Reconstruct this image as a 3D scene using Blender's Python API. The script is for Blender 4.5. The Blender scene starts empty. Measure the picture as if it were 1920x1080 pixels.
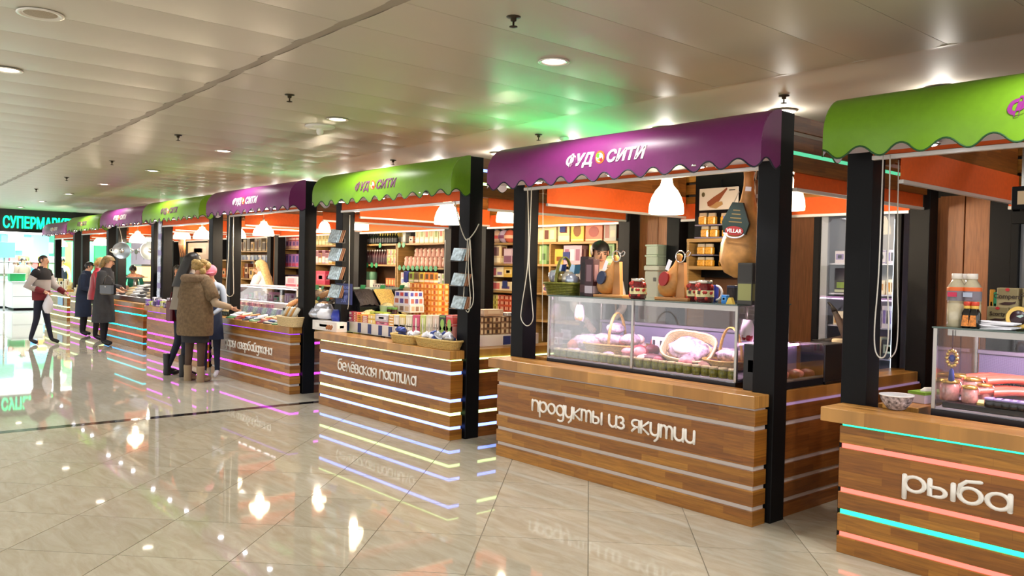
import bpy, bmesh, math, random
import numpy as np
from mathutils import Vector, Matrix, Euler
SC = bpy.context.scene
COL = SC.collection
RND = random.Random(7)
PI = math.pi

# ---------------------------------------------------------------- camera, world, exposure
F_PX, PITCH, ROLL, YAW, EYE = 1557.29, .02147, .02143, .85628, 1.65
FW = np.array([-math.sin(YAW) * math.cos(PITCH), math.cos(YAW) * math.cos(PITCH), -math.sin(PITCH)])
_r0 = np.array([math.cos(YAW), math.sin(YAW), 0.])
_u0 = np.cross(_r0, FW)
RT = _r0 * math.cos(ROLL) + _u0 * math.sin(ROLL)
UP = _u0 * math.cos(ROLL) - _r0 * math.sin(ROLL)
CAMP = np.array([0, 0, EYE])
cam = bpy.data.cameras.new('camera')
cam.sensor_width = 36
cam.lens = F_PX * 36 / 1920
cam.clip_end = 200
camo = bpy.data.objects.new('camera', cam)
COL.objects.link(camo)
camo.matrix_world = Matrix(((RT[0], UP[0], -FW[0], 0), (RT[1], UP[1], -FW[1], 0), (RT[2], UP[2], -FW[2], EYE), (0, 0, 0, 1)))
SC.camera = camo
w = bpy.data.worlds.new('world')
SC.world = w
w.use_nodes = True
w.node_tree.nodes['Background'].inputs[0].default_value = (1.0, .985, .955, 1)
w.node_tree.nodes['Background'].inputs[1].default_value = 1.4
SC.view_settings.view_transform = 'Standard'
SC.view_settings.look = 'None'
SC.view_settings.gamma = 1
SC.view_settings.use_curve_mapping = False
SC.view_settings.exposure = .3
DOWNLIGHT_W, PENDANT_W, SPOT_W, OVER_W = 100, 50, 14, 7
SC.cycles.max_bounces = 6
SC.cycles.transparent_max_bounces = 16
SC.cycles.caustics_reflective = False
SC.cycles.caustics_refractive = False
SC.cycles.sample_clamp_indirect = 4


def at(u, v, ax, c):
    """the point where the line of sight through a photo pixel meets the plane axis ax = c"""
    d = FW + RT * (u - 960) / F_PX - UP * (v - 540) / F_PX
    t = (c - CAMP[ax]) / d[ax]
    return CAMP + d * t


# ---------------------------------------------------------------- materials
MATS = {}


def lin(h):
    h = h.lstrip('#')
    o = []
    for i in (0, 2, 4):
        c = int(h[i:i + 2], 16) / 255
        o.append(c / 12.92 if c <= .04045 else ((c + .055) / 1.055) ** 2.4)
    return (*o, 1)


def M(name, hexc='808080', rough=.5, metal=0., emit=0., emc=None, spec=.5, coat=0., var=0., scale=6., trans=0., bump=0., alpha=1.):
    if name in MATS:
        return MATS[name]
    m = bpy.data.materials.new(name)
    m.use_nodes = True
    nt = m.node_tree
    b = nt.nodes['Principled BSDF']
    b.inputs['Base Color'].default_value = lin(hexc)
    b.inputs['Roughness'].default_value = rough
    b.inputs['Metallic'].default_value = metal
    b.inputs['Specular IOR Level'].default_value = spec
    b.inputs['Coat Weight'].default_value = coat
    b.inputs['Transmission Weight'].default_value = trans
    b.inputs['Alpha'].default_value = alpha
    if emit:
        b.inputs['Emission Color'].default_value = lin(emc or hexc)
        b.inputs['Emission Strength'].default_value = emit
    if var or bump:
        tc = nt.nodes.new('ShaderNodeTexCoord')
        nz = nt.nodes.new('ShaderNodeTexNoise')
        nz.inputs['Scale'].default_value = scale
        nz.inputs['Detail'].default_value = 5
        nt.links.new(tc.outputs['Object'], nz.inputs['Vector'])
        if var:
            mr = nt.nodes.new('ShaderNodeMapRange')
            mr.inputs['To Min'].default_value = 1 - var
            mr.inputs['To Max'].default_value = 1 + var
            mr.inputs['From Min'].default_value = .3
            mr.inputs['From Max'].default_value = .7
            mx = nt.nodes.new('ShaderNodeMix')
            mx.data_type = 'RGBA'
            mx.blend_type = 'MULTIPLY'
            mx.inputs['Factor'].default_value = 1
            mx.inputs[6].default_value = lin(hexc)
            nt.links.new(nz.outputs['Fac'], mr.inputs['Value'])
            nt.links.new(mr.outputs[0], mx.inputs[7])
            nt.links.new(mx.outputs[2], b.inputs['Base Color'])
        if bump:
            bp = nt.nodes.new('ShaderNodeBump')
            bp.inputs['Strength'].default_value = bump
            bp.inputs['Distance'].default_value = .01
            nt.links.new(nz.outputs['Fac'], bp.inputs['Height'])
            nt.links.new(bp.outputs[0], b.inputs['Normal'])
    MATS[name] = m
    return m


def glass(name, tint='ffffff', refl=.5):
    """thin pane: clear with a Fresnel reflection"""
    if name in MATS:
        return MATS[name]
    m = bpy.data.materials.new(name)
    m.use_nodes = True
    nt = m.node_tree
    nt.nodes.clear()
    out = nt.nodes.new('ShaderNodeOutputMaterial')
    mx = nt.nodes.new('ShaderNodeMixShader')
    tr = nt.nodes.new('ShaderNodeBsdfTransparent')
    gl = nt.nodes.new('ShaderNodeBsdfGlossy')
    gl.inputs['Roughness'].default_value = .02
    tr.inputs[0].default_value = lin(tint)
    fr = nt.nodes.new('ShaderNodeFresnel')
    fr.inputs['IOR'].default_value = 1.45
    ml = nt.nodes.new('ShaderNodeMath')
    ml.operation = 'MULTIPLY'
    ml.inputs[1].default_value = refl
    nt.links.new(fr.outputs[0], ml.inputs[0])
    nt.links.new(ml.outputs[0], mx.inputs[0])
    nt.links.new(tr.outputs[0], mx.inputs[1])
    nt.links.new(gl.outputs[0], mx.inputs[2])
    nt.links.new(mx.outputs[0], out.inputs[0])
    MATS[name] = m
    return m


def wood(name, ua, va, c1, c2, rough=.38, slen=.42, shgt=.045):
    """butcher-block oak: staves of length slen along ua and height shgt along va, random tones, fine grain"""
    m = bpy.data.materials.new(name)
    m.use_nodes = True
    nt = m.node_tree
    N, L = nt.nodes.new, nt.links.new
    b = nt.nodes['Principled BSDF']
    tc = N('ShaderNodeTexCoord')
    sp = N('ShaderNodeSeparateXYZ')
    L(tc.outputs['Object'], sp.inputs[0])
    oi = N('ShaderNodeObjectInfo')
    mm = N('ShaderNodeMath')
    mm.operation = 'MULTIPLY_ADD'
    mm.inputs[1].default_value = 7.3
    L(oi.outputs['Random'], mm.inputs[0])
    L(sp.outputs[ua], mm.inputs[2])
    cb = N('ShaderNodeCombineXYZ')
    L(mm.outputs[0], cb.inputs[0])
    L(sp.outputs[va], cb.inputs[1])
    br = N('ShaderNodeTexBrick')
    br.offset = .37
    br.inputs['Scale'].default_value = 1
    br.inputs['Brick Width'].default_value = slen
    br.inputs['Row Height'].default_value = shgt
    br.inputs['Mortar Size'].default_value = .0006
    br.inputs['Bias'].default_value = -.1
    br.inputs['Color1'].default_value = lin(c1)
    br.inputs['Color2'].default_value = lin(c2)
    br.inputs['Mortar'].default_value = lin(c2)
    L(cb.outputs[0], br.inputs['Vector'])
    mp = N('ShaderNodeMapping')
    mp.inputs['Scale'].default_value = (5, 70, 20)
    L(cb.outputs[0], mp.inputs[0])
    nz = N('ShaderNodeTexNoise')
    nz.inputs['Scale'].default_value = 1
    nz.inputs['Detail'].default_value = 6
    nz.inputs['Distortion'].default_value = .6
    L(mp.outputs[0], nz.inputs['Vector'])
    mr = N('ShaderNodeMapRange')
    mr.inputs['From Min'].default_value = .3
    mr.inputs['From Max'].default_value = .7
    mr.inputs['To Min'].default_value = .72
    mr.inputs['To Max'].default_value = 1.2
    L(nz.outputs['Fac'], mr.inputs['Value'])
    mx = N('ShaderNodeMix')
    mx.data_type = 'RGBA'
    mx.blend_type = 'MULTIPLY'
    mx.inputs['Factor'].default_value = 1
    L(br.outputs['Color'], mx.inputs[6])
    L(mr.outputs[0], mx.inputs[7])
    L(mx.outputs[2], b.inputs['Base Color'])
    b.inputs['Roughness'].default_value = rough
    MATS[name] = m
    return m


# ---------------------------------------------------------------- mesh builder
class G:
    def __init__(s):
        s.v, s.f, s.m, s.s = [], [], [], []

    def add(s, vs, fs, m=0, smooth=False):
        o = len(s.v)
        s.v += [tuple(map(float, p)) for p in vs]
        for f in fs:
            s.f.append([i + o for i in f])
            s.m.append(m)
            s.s.append(smooth)
        return s

    def box(s, x0, x1, y0, y1, z0, z1, m=0):
        v = [(x, y, z) for z in (z0, z1) for y in (y0, y1) for x in (x0, x1)]
        return s.add(v, [(0, 2, 3, 1), (4, 5, 7, 6), (0, 1, 5, 4), (2, 6, 7, 3), (0, 4, 6, 2), (1, 3, 7, 5)], m)

    def rbox(s, x0, x1, y0, y1, z0, z1, r=.004, m=0):
        """box with chamfered vertical and top edges"""
        r = min(r, (x1 - x0) * .4, (y1 - y0) * .4, (z1 - z0) * .4)
        def ring(a, z):
            return [(x0 + a + r, y0 + a, z), (x1 - a - r, y0 + a, z), (x1 - a, y0 + a + r, z), (x1 - a, y1 - a - r, z),
                    (x1 - a - r, y1 - a, z), (x0 + a + r, y1 - a, z), (x0 + a, y1 - a - r, z), (x0 + a, y0 + a + r, z)]
        rs = [ring(r * .7, z0), ring(0, z0 + r * .7), ring(0, z1 - r * .7), ring(r * .7, z1)]
        v = sum(rs, [])
        f = [tuple(range(7, -1, -1)), tuple(range(24, 32))]
        for k in range(3):
            for i in range(8):
                j = (i + 1) % 8
                f.append((k * 8 + i, k * 8 + j, k * 8 + 8 + j, k * 8 + 8 + i))
        return s.add(v, f, m)

    def prism(s, poly, axis, a, b, m=0):
        """2-D polygon extruded along axis from a to b"""
        def p3(p, c):
            return (c, p[0], p[1]) if axis == 0 else ((p[0], c, p[1]) if axis == 1 else (p[0], p[1], c))
        n = len(poly)
        v = [p3(p, a) for p in poly] + [p3(p, b) for p in poly]
        f = [tuple(range(n - 1, -1, -1)), tuple(range(n, 2 * n))] + [(i, (i + 1) % n, n + (i + 1) % n, n + i) for i in range(n)]
        return s.add(v, f, m)

    def lathe(s, prof, n=12, c=(0, 0, 0), m=0, smooth=True, sx=1., sy=1.):
        """profile of (r, z) turned about z, ends capped"""
        v, f = [], []
        for r, z in prof:
            for i in range(n):
                a = 2 * PI * i / n
                v.append((c[0] + r * sx * math.cos(a), c[1] + r * sy * math.sin(a), c[2] + z))
        k = len(prof)
        for q in range(k - 1):
            for i in range(n):
                j = (i + 1) % n
                f.append((q * n + i, q * n + j, q * n + n + j, q * n + n + i))
        s.add(v, f, m, smooth)
        return s.add(v[:n] + v[-n:], [tuple(range(n - 1, -1, -1)), tuple(range(n, 2 * n))], m)

    def tube(s, pts, r, n=6, m=0, closed=False, smooth=True, flat=1.):
        pts = [Vector(p) for p in pts]
        k = len(pts)
        v, f = [], []
        prev = None
        for i, p in enumerate(pts):
            if closed:
                t = pts[(i + 1) % k] - pts[i - 1]
            else:
                t = pts[min(i + 1, k - 1)] - pts[max(i - 1, 0)]
            t.normalize()
            if prev is None:
                a = t.cross(Vector((0, 0, 1)))
                if a.length < .1:
                    a = t.cross(Vector((0, 1, 0)))
            else:
                a = prev - t * prev.dot(t)
            a.normalize()
            prev = a
            b = t.cross(a)
            rr = r[i] if isinstance(r, (list, tuple)) else r
            for j in range(n):
                an = 2 * PI * j / n
                v.append(p + a * (rr * math.cos(an)) + b * (rr * flat * math.sin(an)))
        for i in range(k if closed else k - 1):
            o, q = i * n, ((i + 1) % k) * n
            for j in range(n):
                f.append((o + j, o + (j + 1) % n, q + (j + 1) % n, q + j))
        if not closed:
            f += [tuple(range(n - 1, -1, -1)), tuple(range((k - 1) * n, k * n))]
        return s.add(v, f, m, smooth)

    def ball(s, c, rx, ry=None, rz=None, n=10, k=6, m=0, jit=0., seed=0):
        ry = ry or rx
        rz = rz or rx
        rr = random.Random(seed)
        v = [(c[0], c[1], c[2] - rz)]
        f = []
        for q in range(1, k):
            t = PI * q / k
            for i in range(n):
                a = 2 * PI * i / n
                d = 1 + jit * (rr.random() - .5)
                v.append((c[0] + rx * d * math.sin(t) * math.cos(a), c[1] + ry * d * math.sin(t) * math.sin(a), c[2] - rz * d * math.cos(t)))
        v.append((c[0], c[1], c[2] + rz))
        for i in range(n):
            j = (i + 1) % n
            f.append((0, 1 + j, 1 + i))
            for q in range(k - 2):
                f.append((1 + q * n + i, 1 + q * n + j, 1 + q * n + n + j, 1 + q * n + n + i))
            f.append((len(v) - 1, 1 + (k - 2) * n + i, 1 + (k - 2) * n + j))
        return s.add(v, f, m, True)

    def loft(s, rings, m=0, cap=True, smooth=True):
        n = len(rings[0])
        v = sum([list(r) for r in rings], [])
        f = []
        for q in range(len(rings) - 1):
            for i in range(n):
                j = (i + 1) % n
                f.append((q * n + i, q * n + j, q * n + n + j, q * n + n + i))
        s.add(v, f, m, smooth)
        if cap:
            s.add(list(rings[0]) + list(rings[-1]), [tuple(range(n - 1, -1, -1)), tuple(range(n, 2 * n))], m)
        return s

    def xf(s, mat, start=0):
        for i in range(start, len(s.v)):
            s.v[i] = tuple(mat @ Vector(s.v[i]))
        return s

    def mesh(s, name, k=None):
        me = bpy.data.meshes.new(name)
        me.from_pydata(s.v, [], s.f)
        me.polygons.foreach_set('material_index', s.m)
        me.polygons.foreach_set('use_smooth', s.s)
        for i in range(k or (max(s.m) + 1 if s.m else 1)):
            me.materials.append(None)
        me.update()
        return me


def ob(name, mesh, mats=None, parent=None, loc=None, rot=None, scale=None, kind=None):
    """links one mesh object; mats fill its slots on the object, so that meshes can be shared"""
    if isinstance(mesh, G):
        mesh = mesh.mesh(name)
    o = bpy.data.objects.new(name, mesh)
    COL.objects.link(o)
    if mats is not None:
        if not isinstance(mats, (list, tuple)):
            mats = [mats]
        for i, sl in enumerate(o.material_slots):
            sl.link = 'OBJECT'
            sl.material = mats[min(i, len(mats) - 1)]
    if parent:
        o.parent = parent
    if loc is not None:
        o.location = tuple(map(float, loc))
    if rot is not None:
        o.rotation_euler = rot if isinstance(rot, (tuple, list, Euler)) else (0, 0, rot)
    if scale is not None:
        o.scale = (scale,) * 3 if isinstance(scale, (int, float)) else scale
    if kind:
        o['kind'] = kind
    return o


def tag(o, label, cat, group=None):
    o['label'] = label
    o['category'] = cat
    if group:
        o['group'] = group
    return o


def thing(name, label, cat, loc=(0, 0, 0), rot=0, group=None, scale=None):
    o = bpy.data.objects.new(name, None)
    o.empty_display_size = .1
    COL.objects.link(o)
    o.location = tuple(map(float, loc))
    o.rotation_euler = rot if isinstance(rot, (tuple, list)) else (0, 0, rot)
    if scale:
        o.scale = (scale,) * 3 if isinstance(scale, (int, float)) else scale
    return tag(o, label, cat, group)


def dup(src, loc, rot=None, label=None, group=None, scale=None):
    """a copy of a thing, its parts and their sub-parts (mesh data shared)"""
    r = src.copy()
    COL.objects.link(r)
    r.location = tuple(map(float, loc))
    if rot is not None:
        r.rotation_euler = rot if isinstance(rot, (tuple, list)) else (0, 0, rot)
    if scale is not None:
        r.scale = (scale,) * 3 if isinstance(scale, (int, float)) else scale
    if label:
        r['label'] = label
    if group:
        r['group'] = group
    _copy_kids(src, r)
    return r


def _copy_kids(src, dst):
    for ch in KIDS.get(src.name, []):
        c = ch.copy()
        COL.objects.link(c)
        c.parent = dst
        KIDS.setdefault(dst.name, []).append(c)
        _copy_kids(ch, c)


KIDS = {}


def part(name, mesh, mats, parent, **kw):
    o = ob(name, mesh, mats, parent, **kw)
    KIDS.setdefault(parent.name, []).append(o)
    return o


def first(cache, key, fn):
    if key not in cache:
        cache[key] = fn()
    return cache[key]


def text_mesh(body, size, shear=0., bold=0., extrude=.002, align='LEFT', sx=1.):
    cu = bpy.data.curves.new('lettering', 'FONT')
    cu.body = body
    cu.size = size
    cu.shear = shear
    cu.offset = bold
    cu.extrude = extrude
    cu.align_x = align
    cu.resolution_u = 3
    o = bpy.data.objects.new('lettering', cu)
    COL.objects.link(o)
    bpy.context.view_layer.update()
    me = bpy.data.meshes.new_from_object(o.evaluated_get(bpy.context.evaluated_depsgraph_get()))
    bpy.data.objects.remove(o)
    bpy.data.curves.remove(cu)
    if sx != 1:
        for v in me.vertices:
            v.co.x *= sx
    me.materials.clear()
    me.materials.append(None)
    return me


# ---------------------------------------------------------------- common materials
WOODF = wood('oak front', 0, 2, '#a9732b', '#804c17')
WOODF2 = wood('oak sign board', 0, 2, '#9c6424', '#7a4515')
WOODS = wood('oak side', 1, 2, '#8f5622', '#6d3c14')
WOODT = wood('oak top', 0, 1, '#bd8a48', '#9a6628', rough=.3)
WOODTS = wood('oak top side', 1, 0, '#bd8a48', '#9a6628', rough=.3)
WOODL = wood('light shelf oak', 0, 2, '#a9854d', '#93703b', slen=1.2, shgt=.3, rough=.5)
WOODW = wood('warm wall veneer', 2, 0, '#9a5f33', '#85502a', slen=2.2, shgt=.4, rough=.5)
BLACK = M('black stain', '08080b', .55, var=.25, scale=3, spec=.2)
DARK = M('dark recess', '17120f', .7)
ORANGE = M('orange blind fabric', 'dd5a14', .75, var=.06, scale=30)
RAIL = M('white aluminium', 'd6d2cc', .35, metal=.3)
WHITE = M('white paint', 'dcd8d0', .5)
LINING = M('awning soffit', 'cfc6cf', .5)
CORD = M('cord', 'c9c4b4', .6)
STEEL = M('brushed steel', 'b8b6ae', .25, metal=.9)
CHROME = M('chrome', 'd8d8d8', .08, metal=1)
GLASS = glass('clear pane')
SHADE = M('lamp shade', 'fff4dc', .5, emit=6, emc='#ffe6bd')
# ---------------------------------------------------------------- floor
def bend(x):
    """the row of stalls swings away slightly towards the far end"""
    return .0027 * (x + 7) ** 2 if x < -7 else 0.


def marble(name, base, rough, vein):
    m = M(name, base, rough, spec=.5)
    nt = m.node_tree
    N, L = nt.nodes.new, nt.links.new
    b = nt.nodes['Principled BSDF']
    tc = N('ShaderNodeTexCoord')
    oi = N('ShaderNodeObjectInfo')
    ad = N('ShaderNodeVectorMath')
    ad.operation = 'ADD'
    cb = N('ShaderNodeCombineXYZ')
    ml = N('ShaderNodeMath')
    ml.operation = 'MULTIPLY'
    ml.inputs[1].default_value = 90
    L(oi.outputs['Random'], ml.inputs[0])
    L(ml.outputs[0], cb.inputs[2])
    L(tc.outputs['Object'], ad.inputs[0])
    L(cb.outputs[0], ad.inputs[1])
    mp = N('ShaderNodeMapping')
    mp.inputs['Rotation'].default_value = (0, 0, -.8)
    mp.inputs['Scale'].default_value = (2.2, 9, 1)
    L(ad.outputs[0], mp.inputs[0])
    nz = N('ShaderNodeTexNoise')
    nz.inputs['Scale'].default_value = 1.3
    nz.inputs['Detail'].default_value = 7
    nz.inputs['Roughness'].default_value = .65
    nz.inputs['Distortion'].default_value = .8
    L(mp.outputs[0], nz.inputs['Vector'])
    cr = N('ShaderNodeValToRGB')
    cr.color_ramp.elements[0].position = .3
    cr.color_ramp.elements[0].color = lin(vein)
    cr.color_ramp.elements[1].position = .62
    cr.color_ramp.elements[1].color = lin(base)
    L(nz.outputs['Fac'], cr.inputs[0])
    hs = N('ShaderNodeHueSaturation')
    mr = N('ShaderNodeMapRange')
    mr.inputs['To Min'].default_value = .94
    mr.inputs['To Max'].default_value = 1.04
    L(oi.outputs['Random'], mr.inputs['Value'])
    L(mr.outputs[0], hs.inputs['Value'])
    L(cr.outputs[0], hs.inputs['Color'])
    L(hs.outputs[0], b.inputs['Base Color'])
    return m


TILE_M = marble('polished beige tile', '#bdb6a4', .035, '#aaa08a')
TILE_FAR = marble('polished pale floor', '#c0bcae', .03, '#b4ae9e')
GROUT = M('grout', '7d7564', .8)
g = G()
g.box(-9.12, 3, -2, 10, -.05, -.004)
floor = ob('floor', g, GROUT, kind='structure')
SX = -9.13     # dark inlay across the aisle, parallel to the stall sides
part('floor_slab', G().box(-29.4, SX - .065, -2, 10, -.05, 0), TILE_FAR, floor)
part('dark_inlay', G().box(SX - .065, SX + .065, -2, 10, -.05, .0005), M('black granite inlay', '1c1a18', .08), floor)
E1, E2 = np.array([.692, -.7218]), np.array([.7218, .692])
TS = .66


def clip(poly, ax, c, keep_greater):
    o = []
    for i, p in enumerate(poly):
        q = poly[i - 1]
        a, b_ = (q[ax] - c) * (1 if keep_greater else -1), (p[ax] - c) * (1 if keep_greater else -1)
        if (a >= 0) != (b_ >= 0):
            t = a / (a - b_)
            o.append((q[0] + (p[0] - q[0]) * t, q[1] + (p[1] - q[1]) * t))
        if b_ >= 0:
            o.append(tuple(p))
    return o


hs = TS / 2 - .003
sq = [(sgn[0] * hs * E1 + sgn[1] * hs * E2) for sgn in ((-1, -1), (1, -1), (1, 1), (-1, 1))]
full_tile = None
for ia in range(-20, 12):
    for ib in range(-20, 20):
        c = (-5.08 + (ia + .5) * TS) * E1 + (.033 + (ib + .5) * TS) * E2
        if not (-9.7 < c[0] < 1.6 and -.9 < c[1] < 8.6):
            continue
        # only where the photo can see the floor: the aisle and a little under the counters
        d = np.array([c[0], c[1], 0]) - CAMP
        if d @ FW < .6 or abs(d @ RT) / (d @ FW) > 1.05 or c[1] > 6.4:
            continue
        poly = [c + p for p in sq]
        if c[0] - .5 < SX + .07:
            poly = clip(poly, 0, SX + .069, True)
            if len(poly) < 3:
                continue
            part('tile', G().prism([(p[0] - c[0], p[1] - c[1]) for p in poly], 2, -.012, 0), TILE_M, floor, loc=(c[0], c[1], 0))
        else:
            if full_tile is None:
                full_tile = G().prism([tuple(p) for p in sq], 2, -.012, 0).mesh('tile')
            part('tile', full_tile, TILE_M, floor, loc=(c[0], c[1], 0))

# ---------------------------------------------------------------- ceiling
CZ = 3.2
CEIL_M = M('satin ceiling panel', 'b8b09d', .4, spec=.5, var=.02, scale=2)
DRY_M = M('painted plasterboard', 'c8c1b3', .6)
ceil = ob('ceiling', G().box(-29.4, 3, -2, 10, CZ + .06, CZ + .12), M('ceiling void', '4a443a', .8), kind='structure')
PW = .61


def shift(x):
    return max(0., (-x - 5.5) * .042)


def panel_mesh(w_, l_):
    """one metal plank with folded edges and a slightly bellied face"""
    p = G()
    n = 8
    prof = [(-w_ / 2, .05)]
    for i in range(n + 1):
        x = -w_ / 2 + w_ * i / n
        prof.append((x, .009 * (2 * x / w_) ** 2 * .9 - .0045))
    prof.append((w_ / 2, .05))
    v = [(x, y, z) for y in (0, l_) for x, z in prof]
    k = len(prof)
    for i in range(k - 1):
        p.add([v[i], v[i + 1], v[k + i + 1], v[k + i]], [(0, 3, 2, 1)], 0, 0 < i < k - 2)
    me = p.mesh('ceiling_panel')
    bm = bmesh.new()
    bm.from_mesh(me)
    bmesh.ops.remove_doubles(bm, verts=bm.verts, dist=1e-5)
    for e in bm.edges:
        e.smooth = e.calc_face_angle(0) < .35
    bm.to_mesh(me)
    bm.free()
    return me


pm1 = panel_mesh(PW - .004, 3.08)
pm2 = panel_mesh(PW - .004, 3.1)
for k in range(-8, 44):
    x = -2.92 - PW * (k + .5)
    part('ceiling_panel', pm1, CEIL_M, ceil, loc=(x, 2.70 + shift(x), CZ))
    part('ceiling_panel', pm2, CEIL_M, ceil, loc=(x, -.47 + shift(x), CZ))
for nm, y0, y1, y2, m in (('joint_strip', 2.625, 2.705, 0, M('grey joint strip', '8f8574', .5)), ('edge_strip', 5.775, 5.815, 0, M('edge trim', 'c4b8a4', .4))):
    pts = [2, -5.5, -12, -20, -29.4]
    g = G()
    for a, b_ in zip(pts, pts[1:]):
        g.prism([(a, y0 + shift(a)), (b_, y0 + shift(b_)), (b_, y1 + shift(b_)), (a, y1 + shift(a))], 2, CZ + .0, CZ + .03)
    part(nm, g, m, ceil)
g = G()
for a, b_ in zip(pts, pts[1:]):
    g.prism([(a, 5.81 + shift(a)), (b_, 5.81 + shift(b_)), (b_, 10), (a, 10)], 2, CZ + .005, CZ + .05)
part('plasterboard', g, DRY_M, ceil)

# ---------------------------------------------------------------- ceiling fittings
LENS = M('lit diffuser', 'fffaf0', .4, emit=9, emc='#fff1dc')
DOME_M = M('lit dome', 'fffaf0', .4, emit=3, emc='#fff4e4')
TRIM = M('light trim', 'd8d2c6', .3, metal=.4)
ring_me = G().lathe([(.088, 0), (.115, -.006), (.118, -.012), (.110, -.016), (.09, -.012), (.086, -.002)], 24).mesh('trim_ring')
lens_me = G().lathe([(.088, -.004), (.06, -.010), (.001, -.012)], 20).mesh('diffuser')
dome_me = G().lathe([(.1, -.010), (.095, -.02), (.07, -.028), (.03, -.032), (.001, -.033)], 20).mesh('diffuser')


def spot(x, y, z, watt, ang, blend=.5, col=(1, .97, .92), r=.06):
    li = bpy.data.lights.new('downlight_beam', 'SPOT')
    li.energy = watt
    li.spot_size = ang
    li.spot_blend = blend
    li.color = col
    li.shadow_soft_size = r
    o = bpy.data.objects.new('downlight_beam', li)
    COL.objects.link(o)
    o.location = (x, y, z)
    return o


dl = []
for n in range(-2, 8):
    dl.append((-4.473 - 3.37 * n, 4.24 + shift(-4.473 - 3.37 * n) * .9, 'main'))
for n in range(-2, 7):
    dl.append((-4.49 - 3.37 * n, 1.27 + shift(-4.49 - 3.37 * n) * .5, 'aisle'))
for n in range(-1, 15):
    dl.append((-2.85 - 1.41 * n, 7.02 + shift(-2.85 - 1.41 * n) * .5, 'over'))
for x, y, row in dl:
    lab = {'main': 'round white downlight set in the ceiling planks above the stall fronts', 'aisle': 'round white downlight set in the ceiling planks over the aisle',
           'over': 'round white downlight set in the plain ceiling over the stalls'}[row]
    t = thing('downlight', lab, 'ceiling light', (x, y, CZ), 0, 'ceiling downlights ' + row)
    part('trim_ring', ring_me, TRIM, t)
    part('diffuser', lens_me if row != 'over' else dome_me, LENS if row != 'over' else DOME_M, t)
    if row == 'over':
        li = bpy.data.lights.new('dome_light', 'POINT')
        li.energy = OVER_W
        li.color = (1, .94, .84)
        li.shadow_soft_size = .06
        lo = bpy.data.objects.new('dome_light', li)
        COL.objects.link(lo)
        lo.location = (x, y, CZ - .11)
    else:
        spot(x, y, CZ - .03, DOWNLIGHT_W, 2.3, .6)

# loudspeaker grille and ceiling antenna
p = at(76, 24, 2, CZ)
t = thing('ceiling_speaker', 'round beige loudspeaker grille flush in the ceiling at the upper left', 'speaker', (p[0], p[1], CZ))
part('frame', G().lathe([(.105, 0), (.135, -.006), (.135, -.014), (.118, -.016), (.104, -.008)], 24), TRIM, t)
part('grille', G().lathe([(.108, -.006), (.07, -.012), (.001, -.014)], 24), M('grille mesh', '9a8c74', .6, var=.2, scale=160), t)
p = at(600, 236, 2, CZ)
t = thing('ceiling_antenna', 'white mushroom shaped antenna dome hanging from the ceiling', 'antenna', (p[0], p[1], CZ))
part('plate', G().lathe([(.16, 0), (.165, -.012), (.14, -.025), (.02, -.04)], 24), WHITE, t)
part('dome', G().lathe([(.035, -.03), (.04, -.07), (.025, -.10), (.002, -.105)], 16), WHITE, t)
spr_a = G().lathe([(.045, 0), (.045, -.008), (.02, -.012), (.018, -.03), (.012, -.034)], 12).mesh('escutcheon')
spr_b = G().lathe([(.006, -.03), (.006, -.062), (.026, -.064), (.026, -.068), (.004, -.072)], 10).mesh('nozzle')
spr_m = M('dark bronze', '3a3326', .4, metal=.7)
for k, (u, v) in enumerate([(963, 30), (543, 177), (334, 253), (210, 301), (125, 332), (68, 354), (1010, 252), (1470, 179), (737, 300)]):
    p = at(u, v, 2, CZ)
    t = thing('sprinkler', 'small dark fire sprinkler head under the ' + ('plain ceiling behind the awnings' if k > 5 else 'planked ceiling over the aisle'), 'sprinkler', (p[0], p[1], CZ), 0, 'sprinkler heads')
    part('escutcheon', spr_a, spr_m, t)
    part('nozzle', spr_b, spr_m, t)
p = at(1058, 258, 2, CZ)
t = thing('smoke_detector', 'white smoke detector disc behind the nearest purple awning', 'detector', (p[0], p[1], CZ))
part('base', G().lathe([(.055, 0), (.055, -.02), (.04, -.035), (.01, -.04)], 16), WHITE, t)

# ---------------------------------------------------------------- wall behind the stalls
WB = 8.3
PART_DK = M('dark brown partition', '2a1b14', .7, var=.15, scale=2)
ob('wall_back', G().box(-29.4, 3, 9.2, 9.3, 0, CZ), M('back wall', '3a332c', .8), kind='structure')
# ---------------------------------------------------------------- market stalls (all share one set of meshes)
ZB = [(0, .1), (.13, .235), (.265, .365), (.395, .63), (.66, .763)]
ZS = [(.1, .13), (.235, .265), (.365, .395), (.63, .66), (.763, .776)]
DEP = 2.62
W0 = -2.62


def awn_y(z):
    t = max(0., min(1., (z - 2.5) / .245))
    return .17 - .23 * math.sqrt(max(0., 1 - t * t))


def scallop(x, per, x0):
    c = math.cos(2 * PI * (x - x0) / per)
    return 2.383 - .031 * (c if c > 0 else -abs(c) ** .8)


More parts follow.
